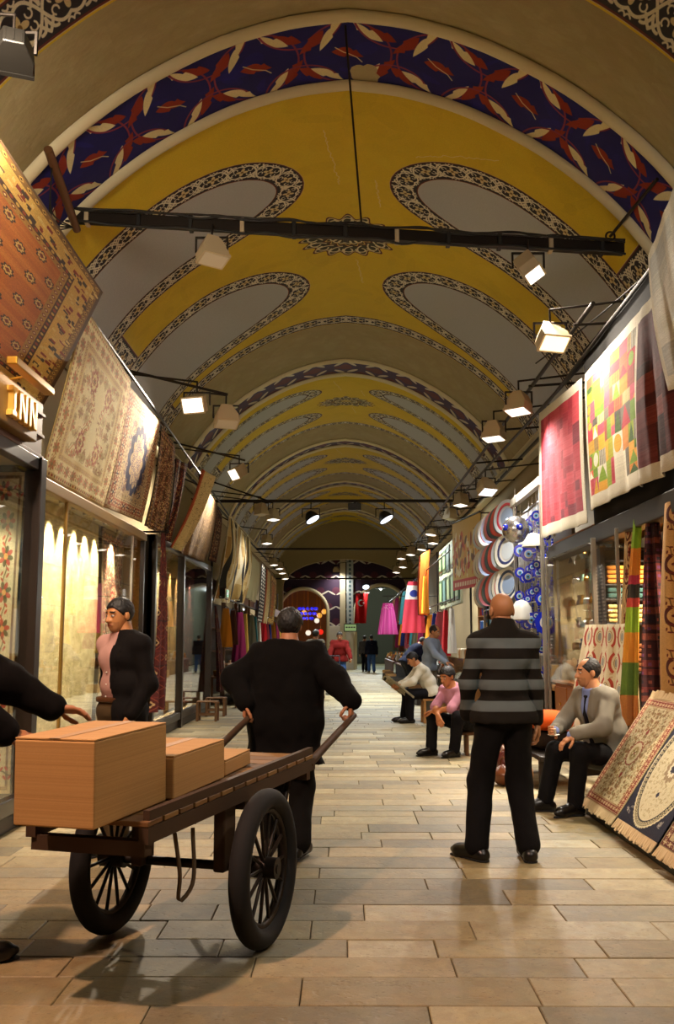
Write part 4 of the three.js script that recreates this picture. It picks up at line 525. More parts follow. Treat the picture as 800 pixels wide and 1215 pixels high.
M.shoe = std(0x0c0a09, 0.3); M.fabricBump = { bumpMap: rep(weaveMap, 14, 14), bumpScale: 0.0015 };
const cloth = (c, r = 0.9, more = {}) => new THREE.MeshPhysicalMaterial({ color: c, roughness: r, specularIntensity: 0.3, ...M.fabricBump, ...more });
const trousers = (e = 0.014, e2 = 0.03, mat, name = 'trousers') => (c) => c.wear(name, [{ bones: [...c.torso(e).slice(2, 4)], clips: [c.plane(c.J.p0.clone().addScaledVector(c.upL, 0.1), c.upL)] }, { bones: [...c.leg('L', e, e2, 0.97), ...c.leg('R', e, e2, 0.97)], clips: [(x, y) => Math.min(c.J.anL.y, c.J.anR.y) - 0.055 * c.s - y] }], 0.04, mat, 0.008);
const pullover = (e, mat, name, { neck = 0.03, hem = 0.0, cuff = 0.98, amp = 0.006, collar = 0, skirt = 0, open = null, lapel = null, sleeve = true, cell = 0.011, k = 0.05, o2roll = false, straight = false, skirtW = 0.085 } = {}) => (c) => {
  const b = [...c.torso(e)], J = c.J; if (collar) b.push([J.p3, J.p3.clone().lerp(c.hb, collar), (o2roll ? 0.075 : 0.064) * c.s, (o2roll ? 0.07 : 0.062) * c.s]);
  if (skirt) b.push([...c.pm(J.p0.clone().addScaledVector(c.upL, -skirt), c.latL, skirtW), 0.108 * c.s + e + 0.012, 0.108 * c.s + e + 0.012], ...[1, -1].map((k) => [J.p0.clone().addScaledVector(c.latL, 0.08 * k), J.p0.clone().addScaledVector(c.upL, -skirt).addScaledVector(c.latL, skirtW * k), 0.104 * c.s + e, 0.108 * c.s + e + 0.012]));
  if (straight) { b.push([...c.pm(J.p1, c.latL, 0.095), 0.104 * c.s + e, 0.104 * c.s + e], [...c.pm(J.p0, c.latL, 0.095), 0.106 * c.s + e, 0.106 * c.s + e]); }
  const clips = [c.plane(J.p0.clone().addScaledVector(c.upL, hem), c.upL.clone().negate()), c.plane(collar ? J.p3.clone().lerp(c.hb, collar) : J.p3.clone().addScaledVector(c.upU, neck), c.upU)];
  const groups = [{ bones: b, clips, holes: open ? [open(c)] : [], puff: lapel?.(c) }]; if (sleeve) groups.push({ bones: [...c.arm('L', e * 0.9, cuff, e * 0.8 + 0.004), ...c.arm('R', e * 0.9, cuff, e * 0.8 + 0.004)] });
  return c.wear(name, groups, k, mat, amp, cell);
};
// local torso coordinates of a point: [sideways, up from the neck base, forward]
const chestFrame = (c) => { const a = c.lat.clone().normalize(), u = c.upU.clone().normalize(), f = c.fwd.clone().normalize(), o = c.J.p3; return (x, y, z) => { const px = x - o.x, py = y - o.y, pz = z - o.z; return [px * a.x + py * a.y + pz * a.z, px * u.x + py * u.y + pz * u.z, px * f.x + py * f.y + pz * f.z]; }; };
// ================================================================ HANDCART AND ITS LOAD
const cart = thing('handcart', 'two-wheeled wooden handcart with long shafts and black tyres', 'cart', null, P(-0.79, 0, 4.93), -0.291);
const deckY = (f) => 0.74 + 0.035 * f, tilt = Math.atan(0.035), half = (f) => 0.26 + 0.036 * (f + 0.9), cartWood = std(0x3d2814, 0.7), cartWoods = [0x6d4a22, 0x7d582b, 0x5f401c, 0x84602f].map((c) => std(c, 0.7));
for (const k of [-1, 1]) { part('shaft', bar(V(k * half(-0.9), deckY(-0.9) - 0.045, 0.9), V(k * half(1.0), deckY(1.0) - 0.045, -1.0), 0.045, 0.065), cartWood, cart); part('shaft_grip', rod(V(k * half(0.95), deckY(0.95) - 0.045, -0.95), V(k * half(1.8), 0.95, -1.8), 0.026, 12, 0.02), cartWood, cart); part('rail', bar(V(k * half(-0.88), deckY(-0.88) + 0.03, 0.88), V(k * half(0.98), deckY(0.98) + 0.03, -0.98), 0.03, 0.04), cartWood, cart); }
for (let k = 0; k < 14; k++) { const f = -0.84 + k * 0.135, g = rb(half(f) * 2 + 0.04, 0.022, 0.125, 0, 0, 0, 0.004, 1); g.rotateX(tilt); g.translate(0, deckY(f), -f); part('deck_plank', g, cartWoods[(k * 7) % 4], cart); }
for (const f of [-0.86, 0.1, 0.95]) part('cross_beam', bar(V(-half(f), deckY(f) - 0.1, -f), V(half(f), deckY(f) - 0.1, -f), 0.06, 0.06), cartWood, cart);
part('axle', rod(V(-0.42, 0.36, 0), V(0.5, 0.36, 0), 0.022, 10), M.iron, cart);
for (const x of [-0.22, 0.22]) part('axle_block', rb(0.06, 0.34, 0.14, x, 0.51, 0, 0.01, 1), cartWood, cart);
for (const s of [-1, 1]) { const w = new THREE.Group(); w.name = 'wheel'; w.position.set(s > 0 ? 0.43 : -0.38, 0.365, 0); cart.add(w);
  part('tyre', new THREE.TorusGeometry(0.315, 0.05, 14, 48).rotateY(Math.PI / 2), M.rubber, w); part('rim', new THREE.TorusGeometry(0.265, 0.018, 8, 40).rotateY(Math.PI / 2), M.iron, w); part('hub', new THREE.CylinderGeometry(0.05, 0.05, 0.13, 16).rotateZ(Math.PI / 2), M.iron, w);
  for (let k = 0; k < 14; k++) { const a = k / 14 * 6.2832; part('spoke', rod(V(0, Math.sin(a) * 0.04, Math.cos(a) * 0.04), V(0, Math.sin(a) * 0.262, Math.cos(a) * 0.262), 0.009, 6), M.iron, w); } }
for (const s of [-1, 1]) part('prop_leg', rod(V(s * 0.26, deckY(0.8) - 0.08, -0.8), V(s * 0.26, 0.42, -0.66), 0.018, 8), M.iron, cart);
part('rope', wire([V(0.2, 0.6, 0.5), V(0.22, 0.42, 0.48), V(0.2, 0.3, 0.44), V(0.24, 0.36, 0.4), V(0.22, 0.6, 0.36)], 0.01), M.backing, cart);
const boxTex = paint(256, 256, (g, W, H) => { g.fillStyle = '#b98d52'; g.fillRect(0, 0, W, H); const R = rng(77); for (let k = 0; k < 260; k++) { g.globalAlpha = 0.12; g.fillStyle = R() < 0.5 ? '#9a713c' : '#cda468'; g.fillRect(0, R() * H, W, 1 + R() * 2); } g.globalAlpha = 1; }, { grain: 0.07 });
M.carton = std(0xffffff, 0.85, { map: boxTex }); M.tape = std(0xa98250, 0.65);
function carton(label, w, h, l, x, f, turn = 0) {
  const t = thing('cardboard_box', label, 'box'); cart.updateMatrixWorld(true); t.position.copy(cart.localToWorld(V(x, deckY(f) + 0.016, -f))); t.quaternion.copy(cart.quaternion).multiply(Q(0, turn, 0)).multiply(new THREE.Quaternion().setFromAxisAngle(V(1, 0, 0), tilt));
  part('carton_body', rb(w, h - 0.008, l, 0, (h - 0.008) / 2, 0, 0.008), M.carton, t); for (const s of [-1, 1]) part('flap', rb(w / 2 - 0.003, 0.007, l - 0.004, s * w / 4, h - 0.0035, 0, 0.002, 1), M.carton, t); part('tape', bx(0.05, 0.001, l, 0, h + 0.0012, 0), M.tape, t); return t;
}
carton('large cardboard box at the back of the handcart', 0.36, 0.34, 0.6, -0.02, -0.81, 0);
carton('low cardboard box in the middle of the handcart', 0.36, 0.19, 0.58, 0.0, -0.2, 1);
carton('flat cardboard box towards the shafts of the handcart', 0.34, 0.08, 0.4, -0.02, 0.32, 4);
// ---- the striped-sweater man, seen from behind
const mapStripe = paint(16, 1024, (g, W, H) => { g.fillStyle = '#1d1a16'; g.fillRect(0, 0, W, H); g.fillStyle = '#5c6464'; for (let k = 0; k < 4; k++) { const y0 = 0.975 + k * 0.138, y1 = y0 + 0.068; g.fillRect(0, (1 - y1 / 2) * H, W, (y1 - y0) / 2 * H); } }, { clamp: true }); mapStripe.wrapS = mapStripe.wrapT = THREE.RepeatWrapping;
person('bald man in a striped grey and black turtleneck sweater seen from behind', P(1.08, 0, 6.66), Math.PI + 0.1, {
  h: 1.76, fat: 0.92, skin: 0xa8744c, hair: 'bald', headYaw: 8, side: 1, twist: -4, faceCell: 0.005,
  legL: { foot: [0.2, 0.087, 0.02], yaw: 34 }, legR: { foot: [-0.14, 0.087, -0.02], yaw: -4 },
  armL: { hand: [0.22, 0.93, 0.14], hint: [0.7, 0, -1], curl: 0.5, hidden: true }, armR: { hand: [-0.25, 0.84, 0.07], hint: [-0.35, 0, -1], curl: 0.5 },
  dress: (c) => { const m = cloth(0xffffff, 0.95, { map: rep(mapStripe, 1, 0.25) }); trousers(0.02, 0.04, cloth(0x0d0c0d, 0.85))(c); pullover(0.013, m, 'sweater', { collar: 1.45, o2roll: true, hem: -0.06, skirt: 0.03, cell: 0.01, amp: 0.008 })(c); },
});
// ---- seated man in the grey blazer holding a tea glass
const vOpen = (w0, y0, y1, w1 = 0.01) => (c) => { const F = chestFrame(c); return (x, y, z) => { const [a, u, f] = F(x, y, z); if (f < 0.0) return 0.05 - f; const t = Math.min(1, Math.max(0, (y0 - u) / (y0 - y1))); return Math.max(Math.abs(a) - (w0 + (w1 - w0) * t), (y1 - u), -f); }; };
const lapels = (w0, y0, y1, wd = 0.07) => (c) => { const F = chestFrame(c); return (x, y, z) => { const [a, u, f] = F(x, y, z); if (f < 0 || u < y1) return 0; const t = Math.min(1, Math.max(0, (y0 - u) / (y0 - y1))), e = w0 * (1 - t), k = Math.abs(a) - e; return k > -0.02 && k < wd * (0.35 + 0.65 * Math.sin(Math.PI * Math.min(1, 0.25 + (1 - t) * 0.6))) ? 0.008 : 0; }; };
const TIE = (c, mat) => { const F = (a, u, f) => c.J.p3.clone().addScaledVector(c.lat, a / 1).addScaledVector(c.upU, u).addScaledVector(c.fwd, f); return c.wear('tie', [{ bones: [[F(-0.012, -0.02, 0.09), F(0.012, -0.02, 0.09), 0.013, 0.013], [F(0, -0.04, 0.1), F(0, -0.16, 0.148), 0.012, 0.02], [F(0, -0.16, 0.148), F(0, -0.42, 0.155), 0.02, 0.026]] }], 0.01, mat, 0, 0.006); };
const seated = person('seated man in a grey blazer and dark tie holding a tea glass', P(2.24, 0, 8.6), -Math.PI / 2 + 0.42, {
  h: 1.76, fat: 1.08, skin: 0xb67c52, hair: 'balding', hairColor: 0x0f0b09, stubble: true, pelvis: [0, 0.5, -0.05], lean: 10, bend: 8, headYaw: -14, headPitch: 2, faceCell: 0.004,
  legL: { foot: [0.12, 0.087, 0.4], hint: [0.25, 0.6, 1], yaw: 8 }, legR: { foot: [-0.16, 0.087, 0.5], hint: [-0.2, 0.6, 1], yaw: -14 },
  armL: { hand: [0.13, 0.66, 0.4], hint: [1, -0.5, -0.4], dir: [-0.25, -0.55, 0.8], palm: [0, -1, -0.3], curl: 0.3 }, armR: { hand: [-0.12, 0.68, 0.4], hint: [-1, -0.6, -0.3], dir: [0.35, 0.0, 0.9], palm: [0.9, 0.1, -0.3], curl: 0.75 },
  dress: (c) => { trousers(0.016, 0.026, cloth(0x0c0b0c, 0.85))(c); pullover(0.008, cloth(0x7f8fc4, 0.8), 'shirt', { collar: 0.55, hem: 0.0, amp: 0.002, cuff: 1.06 })(c); TIE(c, cloth(0x15131a, 0.7)); pullover(0.028, cloth(0x7d786b, 0.85), 'blazer', { neck: 0.045, straight: true, hem: -0.1, skirt: 0.15, open: vOpen(0.075, 0.05, -0.36, 0.012), lapel: lapels(0.075, 0.05, -0.36), amp: 0.01, cuff: 0.93 })(c); },
});
// ---- young man in a dark blazer and pink shirt by the left shop windows
person('young man in an open dark blazer and pink shirt, hand in pocket', P(-1.6, 0, 7.05), -0.62, {
  h: 1.74, fat: 0.98, skin: 0xb57a48, hairColor: 0x0c0908, stubble: true, headYaw: -6, headPitch: 6, faceCell: 0.004, hairThick: 0.011,
  legL: { foot: [0.11, 0.087, 0.12] }, legR: { foot: [-0.1, 0.087, -0.12] },
  armL: { hand: [0.22, 0.93, 0.1], hint: [0.5, 0, -1], curl: 0.6, palm: [-1, 0, -0.2], dir: [-0.2, -0.9, 0.3] }, armR: { hand: [-0.24, 0.88, -0.12], hint: [-0.5, 0, -1] },
  dress: (c) => { trousers(0.014, 0.03, cloth(0x4a3a24, 0.9))(c); pullover(0.01, cloth(0xb58a80, 0.8), 'shirt', { collar: 0.5, hem: 0.08, amp: 0.006, cuff: 0.95 })(c);
    c.wear('belt', [{ bones: [[...c.pm(c.J.p0.clone().addScaledVector(c.upL, 0.08), c.latL, 0.07), 0.128 * c.s, 0.128 * c.s]], clips: [c.plane(c.J.p0.clone().addScaledVector(c.upL, 0.1), c.upL), c.plane(c.J.p0.clone().addScaledVector(c.upL, 0.062), c.upL.clone().negate())] }], 0.02, std(0x4b2a14, 0.4), 0, 0.008);
    const bl = pullover(0.022, cloth(0x0d0908, 0.85), 'blazer', { neck: 0.05, straight: true, hem: -0.13, skirt: 0.2, open: (q) => { const F = chestFrame(q); return (x, y, z) => { const [a, u, f] = F(x, y, z); return Math.max(a - 0.03 - Math.max(0, -u - 0.25) * 0.12, -f - 0.02, -a - 0.32); }; }, lapel: lapels(0.08, 0.05, -0.36), amp: 0.006, cuff: 0.96 })(c);
    for (let k = 0; k < 3; k++) { const p = c.J.wrL.clone().lerp(c.J.elL, 0.12 + k * 0.07); part('cuff_button', sph(0.007, p.x + 0.045, p.y, p.z - 0.01, 8), M.steel, bl); }
    for (let k = 0; k < 5; k++) { const p = c.J.p3.clone().addScaledVector(c.upU, -0.08 - k * 0.085).addScaledVector(c.fwd, 0.115 + Math.min(k, 2) * 0.008).addScaledVector(c.lat, -0.02); part('shirt_button', sph(0.006, p.x, p.y, p.z, 8), M.white, c.t); } },
});
// ---- porter pulling the handcart
const coatOf = (col, o2 = {}) => pullover(0.045, cloth(col, 0.95), 'jacket', { neck: 0.035, straight: true, hem: -0.3, skirt: 0.38, skirtW: 0.12, amp: 0.012, cuff: 0.96, k: 0.08, ...o2 });
const PORTER = [P(-0.4, 0, 6.78), Math.PI - 0.22], gripFor = (k) => { const w = cart.localToWorld(V(-k * half(1.72), 0.935, -1.72)), v = w.sub(PORTER[0]).applyAxisAngle(V(0, 1, 0), -PORTER[1]); return [v.x + k * 0.03, v.y + 0.085, v.z]; };
cart.updateMatrixWorld(true);
person('porter in a dark jacket and black cap pulling the wooden handcart', ...PORTER, {
  h: 1.66, fat: 1.25, skin: 0x9a6440, hairColor: 0x0a0807, hairName: 'cap', hairThick: 0.02, lean: 5, bend: 6, headPitch: 4, headYaw: 6,
  legL: { foot: [0.15, 0.087, 0.22] }, legR: { foot: [-0.12, 0.1, -0.1], hint: [0, 0, 1] },
  armL: { hand: gripFor(1), hint: [1, -0.5, -0.2], dir: [0, -1, 0], palm: [-1, 0, 0], curl: 0.95 }, armR: { hand: gripFor(-1), hint: [-1, -0.5, -0.2], dir: [0, -1, 0], palm: [1, 0, 0], curl: 0.95 },
  dress: (c) => { trousers(0.02, 0.045, cloth(0x0c0a08, 0.9))(c); coatOf(0x070504)(c); },
});
// ---- helper pushing the cart, cut by the left edge of the view
person('helper in a dark jacket and blue jeans bending to push the cardboard boxes', P(-1.82, 0, 4.36), Math.PI / 2 + 0.35, {
  h: 1.76, fat: 1.2, skin: 0xa06a44, hairColor: 0x0a0807, lean: 8, bend: 6, twist: -28, pelvis: [0, 0.93, -0.1], headPitch: 16,
  legL: { foot: [0.12, 0.087, 0.18] }, legR: { foot: [-0.12, 0.1, -0.4] },
  armL: { hand: [0.1, 1.06, 0.63], hint: [1, -0.3, -0.2], dir: [-0.2, -0.1, 1], palm: [-0.4, -1, 0.2], curl: 0.3 }, armR: { hand: [-0.2, 0.92, 0.44], hint: [-1, -0.4, -0.2], dir: [0.2, -0.2, 1], palm: [0.4, -1, 0.2], curl: 0.3 },
  dress: (c) => { trousers(0.016, 0.035, cloth(0x232c44, 0.9), 'jeans')(c); coatOf(0x090706, { hem: -0.06, skirt: 0.03 })(c); },
});
// ---- young man in the pink polo shirt on a low stool
person('young man in a pink polo shirt crouched on a low stool with crossed arms', P(1.52, 0, 12.75), -0.95, {
  h: 1.72, fat: 0.98, skin: 0xa8693e, hairColor: 0x0a0707, hairThick: 0.02, pelvis: [0, 0.4, -0.08], lean: 22, bend: 12, headPitch: 16, headYaw: 4,
  legL: { foot: [0.16, 0.087, 0.28], hint: [0.5, 0.7, 1] }, legR: { foot: [-0.14, 0.087, 0.4], hint: [-0.5, 0.7, 1] },
  armL: { hand: [-0.06, 0.56, 0.42], hint: [1, -0.6, 0.3], dir: [-1, -0.15, 0.1], palm: [0, -1, -0.2], curl: 0.4 }, armR: { hand: [0.06, 0.52, 0.46], hint: [-1, -0.6, 0.3], dir: [0.6, -0.6, 0.2], palm: [0, -0.6, -1], curl: 0.3 },
  dress: (c) => { trousers(0.016, 0.03, cloth(0x0e0d10, 0.85))(c); pullover(0.016, cloth(0xb67f92, 0.9), 'polo_shirt', { collar: 0.4, hem: -0.02, cuff: 0.02 })(c); },
});
// ---- man reading a newspaper
const reader = person('man in a white sweater sitting on a stool reading a newspaper', P(1.52, 0, 17.75), -Math.PI / 2 + 0.12, {
  h: 1.75, fat: 1.06, skin: 0xae7348, hairColor: 0x140d09, pelvis: [0, 0.54, -0.06], lean: 16, bend: 20, headPitch: 30, quality: 1.3,
  legL: { foot: [0.12, 0.087, 0.36], hint: [0.2, 0.7, 1] }, legR: { foot: [-0.12, 0.087, 0.42], hint: [-0.2, 0.7, 1] },
  armL: { hand: [0.12, 0.66, 0.53], hint: [1, -0.9, -0.2], dir: [-0.2, -0.1, 1], palm: [-1, 0, 0], curl: 0.8 }, armR: { hand: [-0.14, 0.66, 0.53], hint: [-1, -0.9, -0.2], dir: [0.2, -0.1, 1], palm: [1, 0, 0], curl: 0.8 },
  dress: (c) => { trousers(0.016, 0.035, cloth(0x100f12, 0.85))(c); pullover(0.024, cloth(0xd6d0bc, 0.95), 'sweater', { neck: 0.03, hem: -0.05, skirt: 0.03, amp: 0.01, cuff: 0.75 })(c); },
});
// ---- stall keeper
person('balding stall keeper in a pale blue sweater reaching over the counter', P(1.62, 0, 18.75), Math.PI / 2 - 0.5, {
  h: 1.76, fat: 1.04, skin: 0xb98055, hair: 'balding', hairColor: 0x2b2019, headPitch: 14, lean: 10, quality: 1.4, stubble: true,
  armL: { hand: [0.3, 0.95, 0.3], hint: [1, 0, -1] }, armR: { hand: [-0.2, 1.06, 0.44], hint: [-1, -0.6, 0], dir: [0, -0.2, 1], palm: [0, -1, 0], curl: 0.3 },
  dress: (c) => { trousers(0.016, 0.03, cloth(0x6b6455, 0.9))(c); pullover(0.022, cloth(0x8f9db0, 0.95), 'sweater', { collar: 0.5, hem: -0.04, amp: 0.008 })(c); },
});
// ---- people further down the street
const mapHoodie = paint(16, 512, (g, W, H) => { g.fillStyle = '#3a342a'; g.fillRect(0, 0, W, H); g.fillStyle = '#8d8268'; for (let k = 0; k < 8; k++) g.fillRect(0, k * 64, W, 26); });
person('man in a red jacket and blue jeans pushing a hand truck', P(-0.12, 0, 27.7), 0.05, { h: 1.73, quality: 1.8, fat: 1.08, skin: 0x9c6a48, headPitch: 18, hairColor: 0x17100c,
  legL: { foot: [0.12, 0.087, 0.14] }, legR: { foot: [-0.12, 0.1, -0.16] }, armL: { hand: [0.3, 0.98, 0.3], hint: [1, 0, -0.8], curl: 0.9 }, armR: { hand: [-0.3, 0.98, 0.3], hint: [-1, 0, -0.8], curl: 0.9 }, dress: (c) => { trousers(0.02, 0.035, cloth(0x2f4874, 0.9), 'jeans')(c); pullover(0.035, cloth(0x5e0e0b, 0.85), 'jacket', { collar: 0.5, hem: -0.05, skirt: 0.03, amp: 0.01 })(c); } });
person('man in a brown and tan banded top seen behind the porter', P(-0.72, 0, 25), 2.6, { h: 1.74, quality: 1.8, fat: 1.15, skin: 0x8c5c3c, hairColor: 0x0d0a08, dress: (c) => { trousers(0.02, 0.035, cloth(0x17161a, 0.9))(c); pullover(0.035, std(0xffffff, 0.95, { map: rep(mapHoodie, 1, 0.6) }), 'sweater', { collar: 0.6, hem: -0.06, skirt: 0.03 })(c); } });
person('far walker in a grey checked jacket and black trousers', P(1.02, 0, 48), 2.9, { h: 1.74, quality: 2.2, skin: 0x9c6a48, hairColor: 0x0d0a08, legL: { foot: [0.1, 0.087, 0.1] }, legR: { foot: [-0.1, 0.087, -0.1] }, dress: (c) => { trousers(0.02, 0.03, cloth(0x0e0e12, 0.9))(c); pullover(0.035, cloth(0x3a3836, 0.9), 'jacket', { collar: 0.5, hem: -0.1, skirt: 0.08 })(c); } });
person('far walker in a navy jacket and blue jeans', P(1.32, 0, 46.6), 3.2, { h: 1.76, quality: 2.2, fat: 1.15, skin: 0x9c6a48, hairColor: 0x0d0a08, legL: { foot: [0.11, 0.087, 0.12] }, legR: { foot: [-0.11, 0.087, -0.1] }, dress: (c) => { trousers(0.022, 0.035, cloth(0x35527f, 0.9), 'jeans')(c); pullover(0.04, cloth(0x0c0f1c, 0.9), 'jacket', { collar: 0.5, hem: -0.1, skirt: 0.08 })(c); } });
person('shopper in a navy jacket stooping over the far right-hand stall', P(1.75, 0, 25.5), 1.9, { h: 1.72, quality: 1.9, fat: 1.1, skin: 0x9c6a48, hairColor: 0x0d0a08, lean: 35, bend: 10, headPitch: 40, pelvis: [0, 0.93, -0.12], armL: { hand: [0.2, 0.75, 0.55], hint: [1, -0.5, 0] }, armR: { hand: [-0.2, 0.75, 0.55], hint: [-1, -0.5, 0] }, dress: (c) => { trousers(0.02, 0.035, cloth(0x15151b, 0.9))(c); pullover(0.04, cloth(0x10142a, 0.9), 'jacket', { collar: 0.5, hem: -0.08, skirt: 0.06 })(c); } });
// ================================================================ RIGHT SIDE
// ---- kilims hung high
function patchMap(W, H, seed, cols, minS, extra) { return paint(W, H, (g) => { const R = rng(seed); g.fillStyle = '#d9d3bd'; g.fillRect(0, 0, W, H);
  const cut = (x, y, w, h, n) => { if (n <= 0 || (w < minS * 1.6 && h < minS * 1.6)) { const c = cols[R() * cols.length | 0]; g.fillStyle = c; g.fillRect(x, y, w, h); extra?.(g, x, y, w, h, R, c); for (let k = 0; k < h; k += 3) { g.globalAlpha = 0.07; g.fillStyle = R() < 0.5 ? '#000' : '#fff'; g.fillRect(x, y + k, w, 1.5); } g.globalAlpha = 1; return; } const f = 0.3 + R() * 0.4; if (w / h > 0.6 + R() * 0.6) { cut(x, y, w * f, h, n - 1); cut(x + w * f, y, w * (1 - f), h, n - 1); } else { cut(x, y, w, h * f, n - 1); cut(x, y + h * f, w, h * (1 - f), n - 1); } };
  const m = W * 0.045; cut(m, H * 0.07, W - 2 * m, H * 0.84, 7); }, { grain: 0.16, weave: 0.1, clamp: true }); }
const mapRedPatch = patchMap(512, 640, 5, ['#b52a3c', '#a62034', '#c23a48', '#93192c', '#b8303f', '#ad2738', '#c4414e', '#7c1b30'], 42);
const mapMulti = patchMap(512, 640, 9, ['#d98a1f', '#e2a52c', '#b8333c', '#e0762a', '#93a81f', '#6d8f22', '#ddd6bd', '#6a6352', '#c2485a', '#c9b08a', '#4b463c', '#d65a30'], 46, (g, x, y, w, h, R) => { const k = R(); g.fillStyle = ['#d9a22a', '#7fa021', '#b02f38', '#e9e2c8', '#3d5c1d'][R() * 5 | 0]; if (k < 0.18) { g.beginPath(); g.ellipse(x + w / 2, y + h / 2, w * 0.36, h * 0.42, 0, 0, 7); g.fill(); } else if (k < 0.38) { g.beginPath(); g.moveTo(x, y + h); g.lineTo(x + w / 2, y); g.lineTo(x + w, y + h); g.fill(); } else if (k < 0.62) for (let q = 0; q < w; q += 9) g.fillRect(x + q, y, 3, h); });
const mapWinePatch = patchMap(256, 512, 15, ['#4e1216', '#5d181b', '#471015', '#6a2222', '#3a1013', '#7a2c28'], 60);
const mapPalePatch = patchMap(256, 512, 19, ['#c8c8ba', '#d5d2c0', '#bcbdb4', '#c9bfa0', '#dcd8c8'], 60);
hung('patchwork_kilim', 'red patchwork kilim with a white edge', null, wool(mapRedPatch), P(2.7, 4.56, 13.1), P(2.7, 4.4, 10.72), P(2.7, 2.74, 10.66), P(2.7, 2.84, 13.22), { seed: 3, bow: 0.02, wave: 0.012, category: 'kilim' });
hung('patchwork_kilim', 'multicoloured patchwork kilim in orange, green and red', null, wool(mapMulti), P(2.7, 4.4, 10.58), P(2.66, 4.38, 8.25), P(2.68, 2.84, 8.45), P(2.7, 2.86, 10.56), { seed: 5, bow: 0.03, wave: 0.012, category: 'kilim' });
hung('patchwork_kilim', 'dark wine red patchwork kilim beside the multicoloured one', null, wool(mapWinePatch), P(2.6, 4.3, 8.3), P(2.5, 4.3, 6.6), P(2.52, 2.75, 6.4), P(2.6, 2.78, 8.42), { seed: 6, bow: 0.05, wave: 0.03, category: 'kilim' });
hung('patchwork_kilim', 'pale white patchwork kilim overlapping the wine red one', null, wool(mapPalePatch), P(2.5, 4.56, 7.62), P(2.3, 4.75, 6.0), P(2.32, 3.1, 5.6), P(2.46, 3.3, 7.1), { seed: 7, bow: 0.05, wave: 0.02, category: 'kilim' });
hung('backing_cloth', 'black cloth behind the multicoloured patchwork kilim', null, cloth(0x191817), P(2.78, 4.78, 10.9), P(2.78, 4.78, 7.4), P(2.78, 2.66, 7.0), P(2.78, 2.7, 10.65), { seed: 8, bow: 0.01, wave: 0.01, category: 'cloth' });
{ const t = thing('kilim_rail', 'iron rail carrying the right-hand kilims', 'rail'); part('rail', rod(P(2.74, 4.8, 5.5), P(2.76, 4.62, 13.4), 0.02, 8), M.iron, t); for (const d of [6, 8.2, 10.65, 13.2]) part('wall_bracket', rod(P(3.65, 4.9, d), P(2.75, 4.8 - (d - 5.5) * 0.023, d), 0.016, 8), M.iron, t); }
// ---- carpet shop below
{
  const t = thing('carpet_shop', 'glass-fronted carpet shop under the patchwork kilims', 'shop'), steel = std(0x8b8578, 0.35, { metalness: 0.7 });
  part('header', rb(0.16, 0.2, 7.4, 2.82, 2.6, -9.3, 0.015), M.dark, t); part('ceiling_board', bx(0.86, 0.05, 7.4, 3.24, 2.72, -9.3), M.paleWood, t); part('floor_board', bx(0.8, 0.04, 7.4, 3.25, 0.02, -9.3), M.wood, t); part('end_wall', bx(0.86, 2.6, 0.06, 3.24, 1.35, -13.0), M.wallPlaster, t);
  for (const [d, w] of [[12.9, 0.035], [10.46, 0.05], [9.55, 0.035]]) part('post', rb(w, 2.55, w, 2.7, 1.275, -d, 0.006, 1), steel, t);
  part('pane', bx(0.01, 1.6, 2.36, 2.7, 1.72, -11.68), M.glass, t); part('door_pane', bx(0.01, 2.0, 0.86, 2.7, 1.45, -10.0), M.glass, t);
  const R = rng(6); for (let k = 0; k < 18; k++) { const m = std([0x8c6536, 0xa0743f, 0x7b5529, 0x94703f][k % 4], 0.5); part('wall_plank', rb(0.02, 0.135, 5.4, 3.66, 0.12 + k * 0.142, -8.4, 0.004, 1), m, t); }
  // framed shelves of folded cloth behind the door glass
  const s = thing('cloth_cabinet', 'dark framed cabinet of folded cloth behind the shop door glass', 'cabinet'); for (const x of [2.8, 3.56]) part('upright', rb(0.05, 2.4, 0.16, x, 1.25, -10.56, 0.006, 1), M.dark, s); part('back', bx(0.8, 2.4, 0.02, 3.18, 1.25, -10.64), M.dark, s); for (const y of [0.1, 0.6, 1.1, 1.62, 1.88, 2.04, 2.3, 2.44]) part('shelf', rb(0.72, 0.02, 0.15, 3.18, y, -10.56, 0.004, 1), M.dark, s);
  for (const [y, h, c, l] of [[2.055, 0.2, 0xc07a2e, 'orange folded cloth filling a shelf of the dark cabinet'], [1.895, 0.12, 0x34504a, 'dark teal folded cloth in the dark cabinet'], [1.635, 0.2, 0xd4b26a, 'pale yellow folded cloth on the dark cabinet shelf'], [1.115, 0.3, 0x7a4a2a, 'brown folded cloth low in the dark cabinet']]) { const f = thing('folded_cloth', l, 'cloth'), n = Math.round(h / 0.05); for (let k = 0; k < n; k++) part('fold', rb(0.66, h / n - 0.004, 0.12, 3.18, y + (k + 0.5) * h / n, -10.555, 0.018, 3), cloth(c), f); }
  for (const d of [7.2, 8.2, 9.2, 10.1, 11.3, 12.3]) { const q = thing('downlight', 'small round downlight in the carpet shop ceiling', 'lamp', 'carpet shop downlights', P(3.1, 2.69, d)); part('ring', lathe([[0.03, 0], [0.05, 0], [0.05, -0.03], [0.032, -0.03], [0.03, 0]], 18), M.steel, q); part('bulb', cyl(0.028, 0.028, 0.008, 14, 0, -0.014, 0), M.glowWarm, q); const b = new THREE.Group(); b.name = 'beam'; q.add(b); b.position.set(0, -0.03, 0); b.lookAt(P(3.3, 0, d)); spot(b, 0xffe2b0, 100, 1.0, 0.7, 1, 0.03); }
}
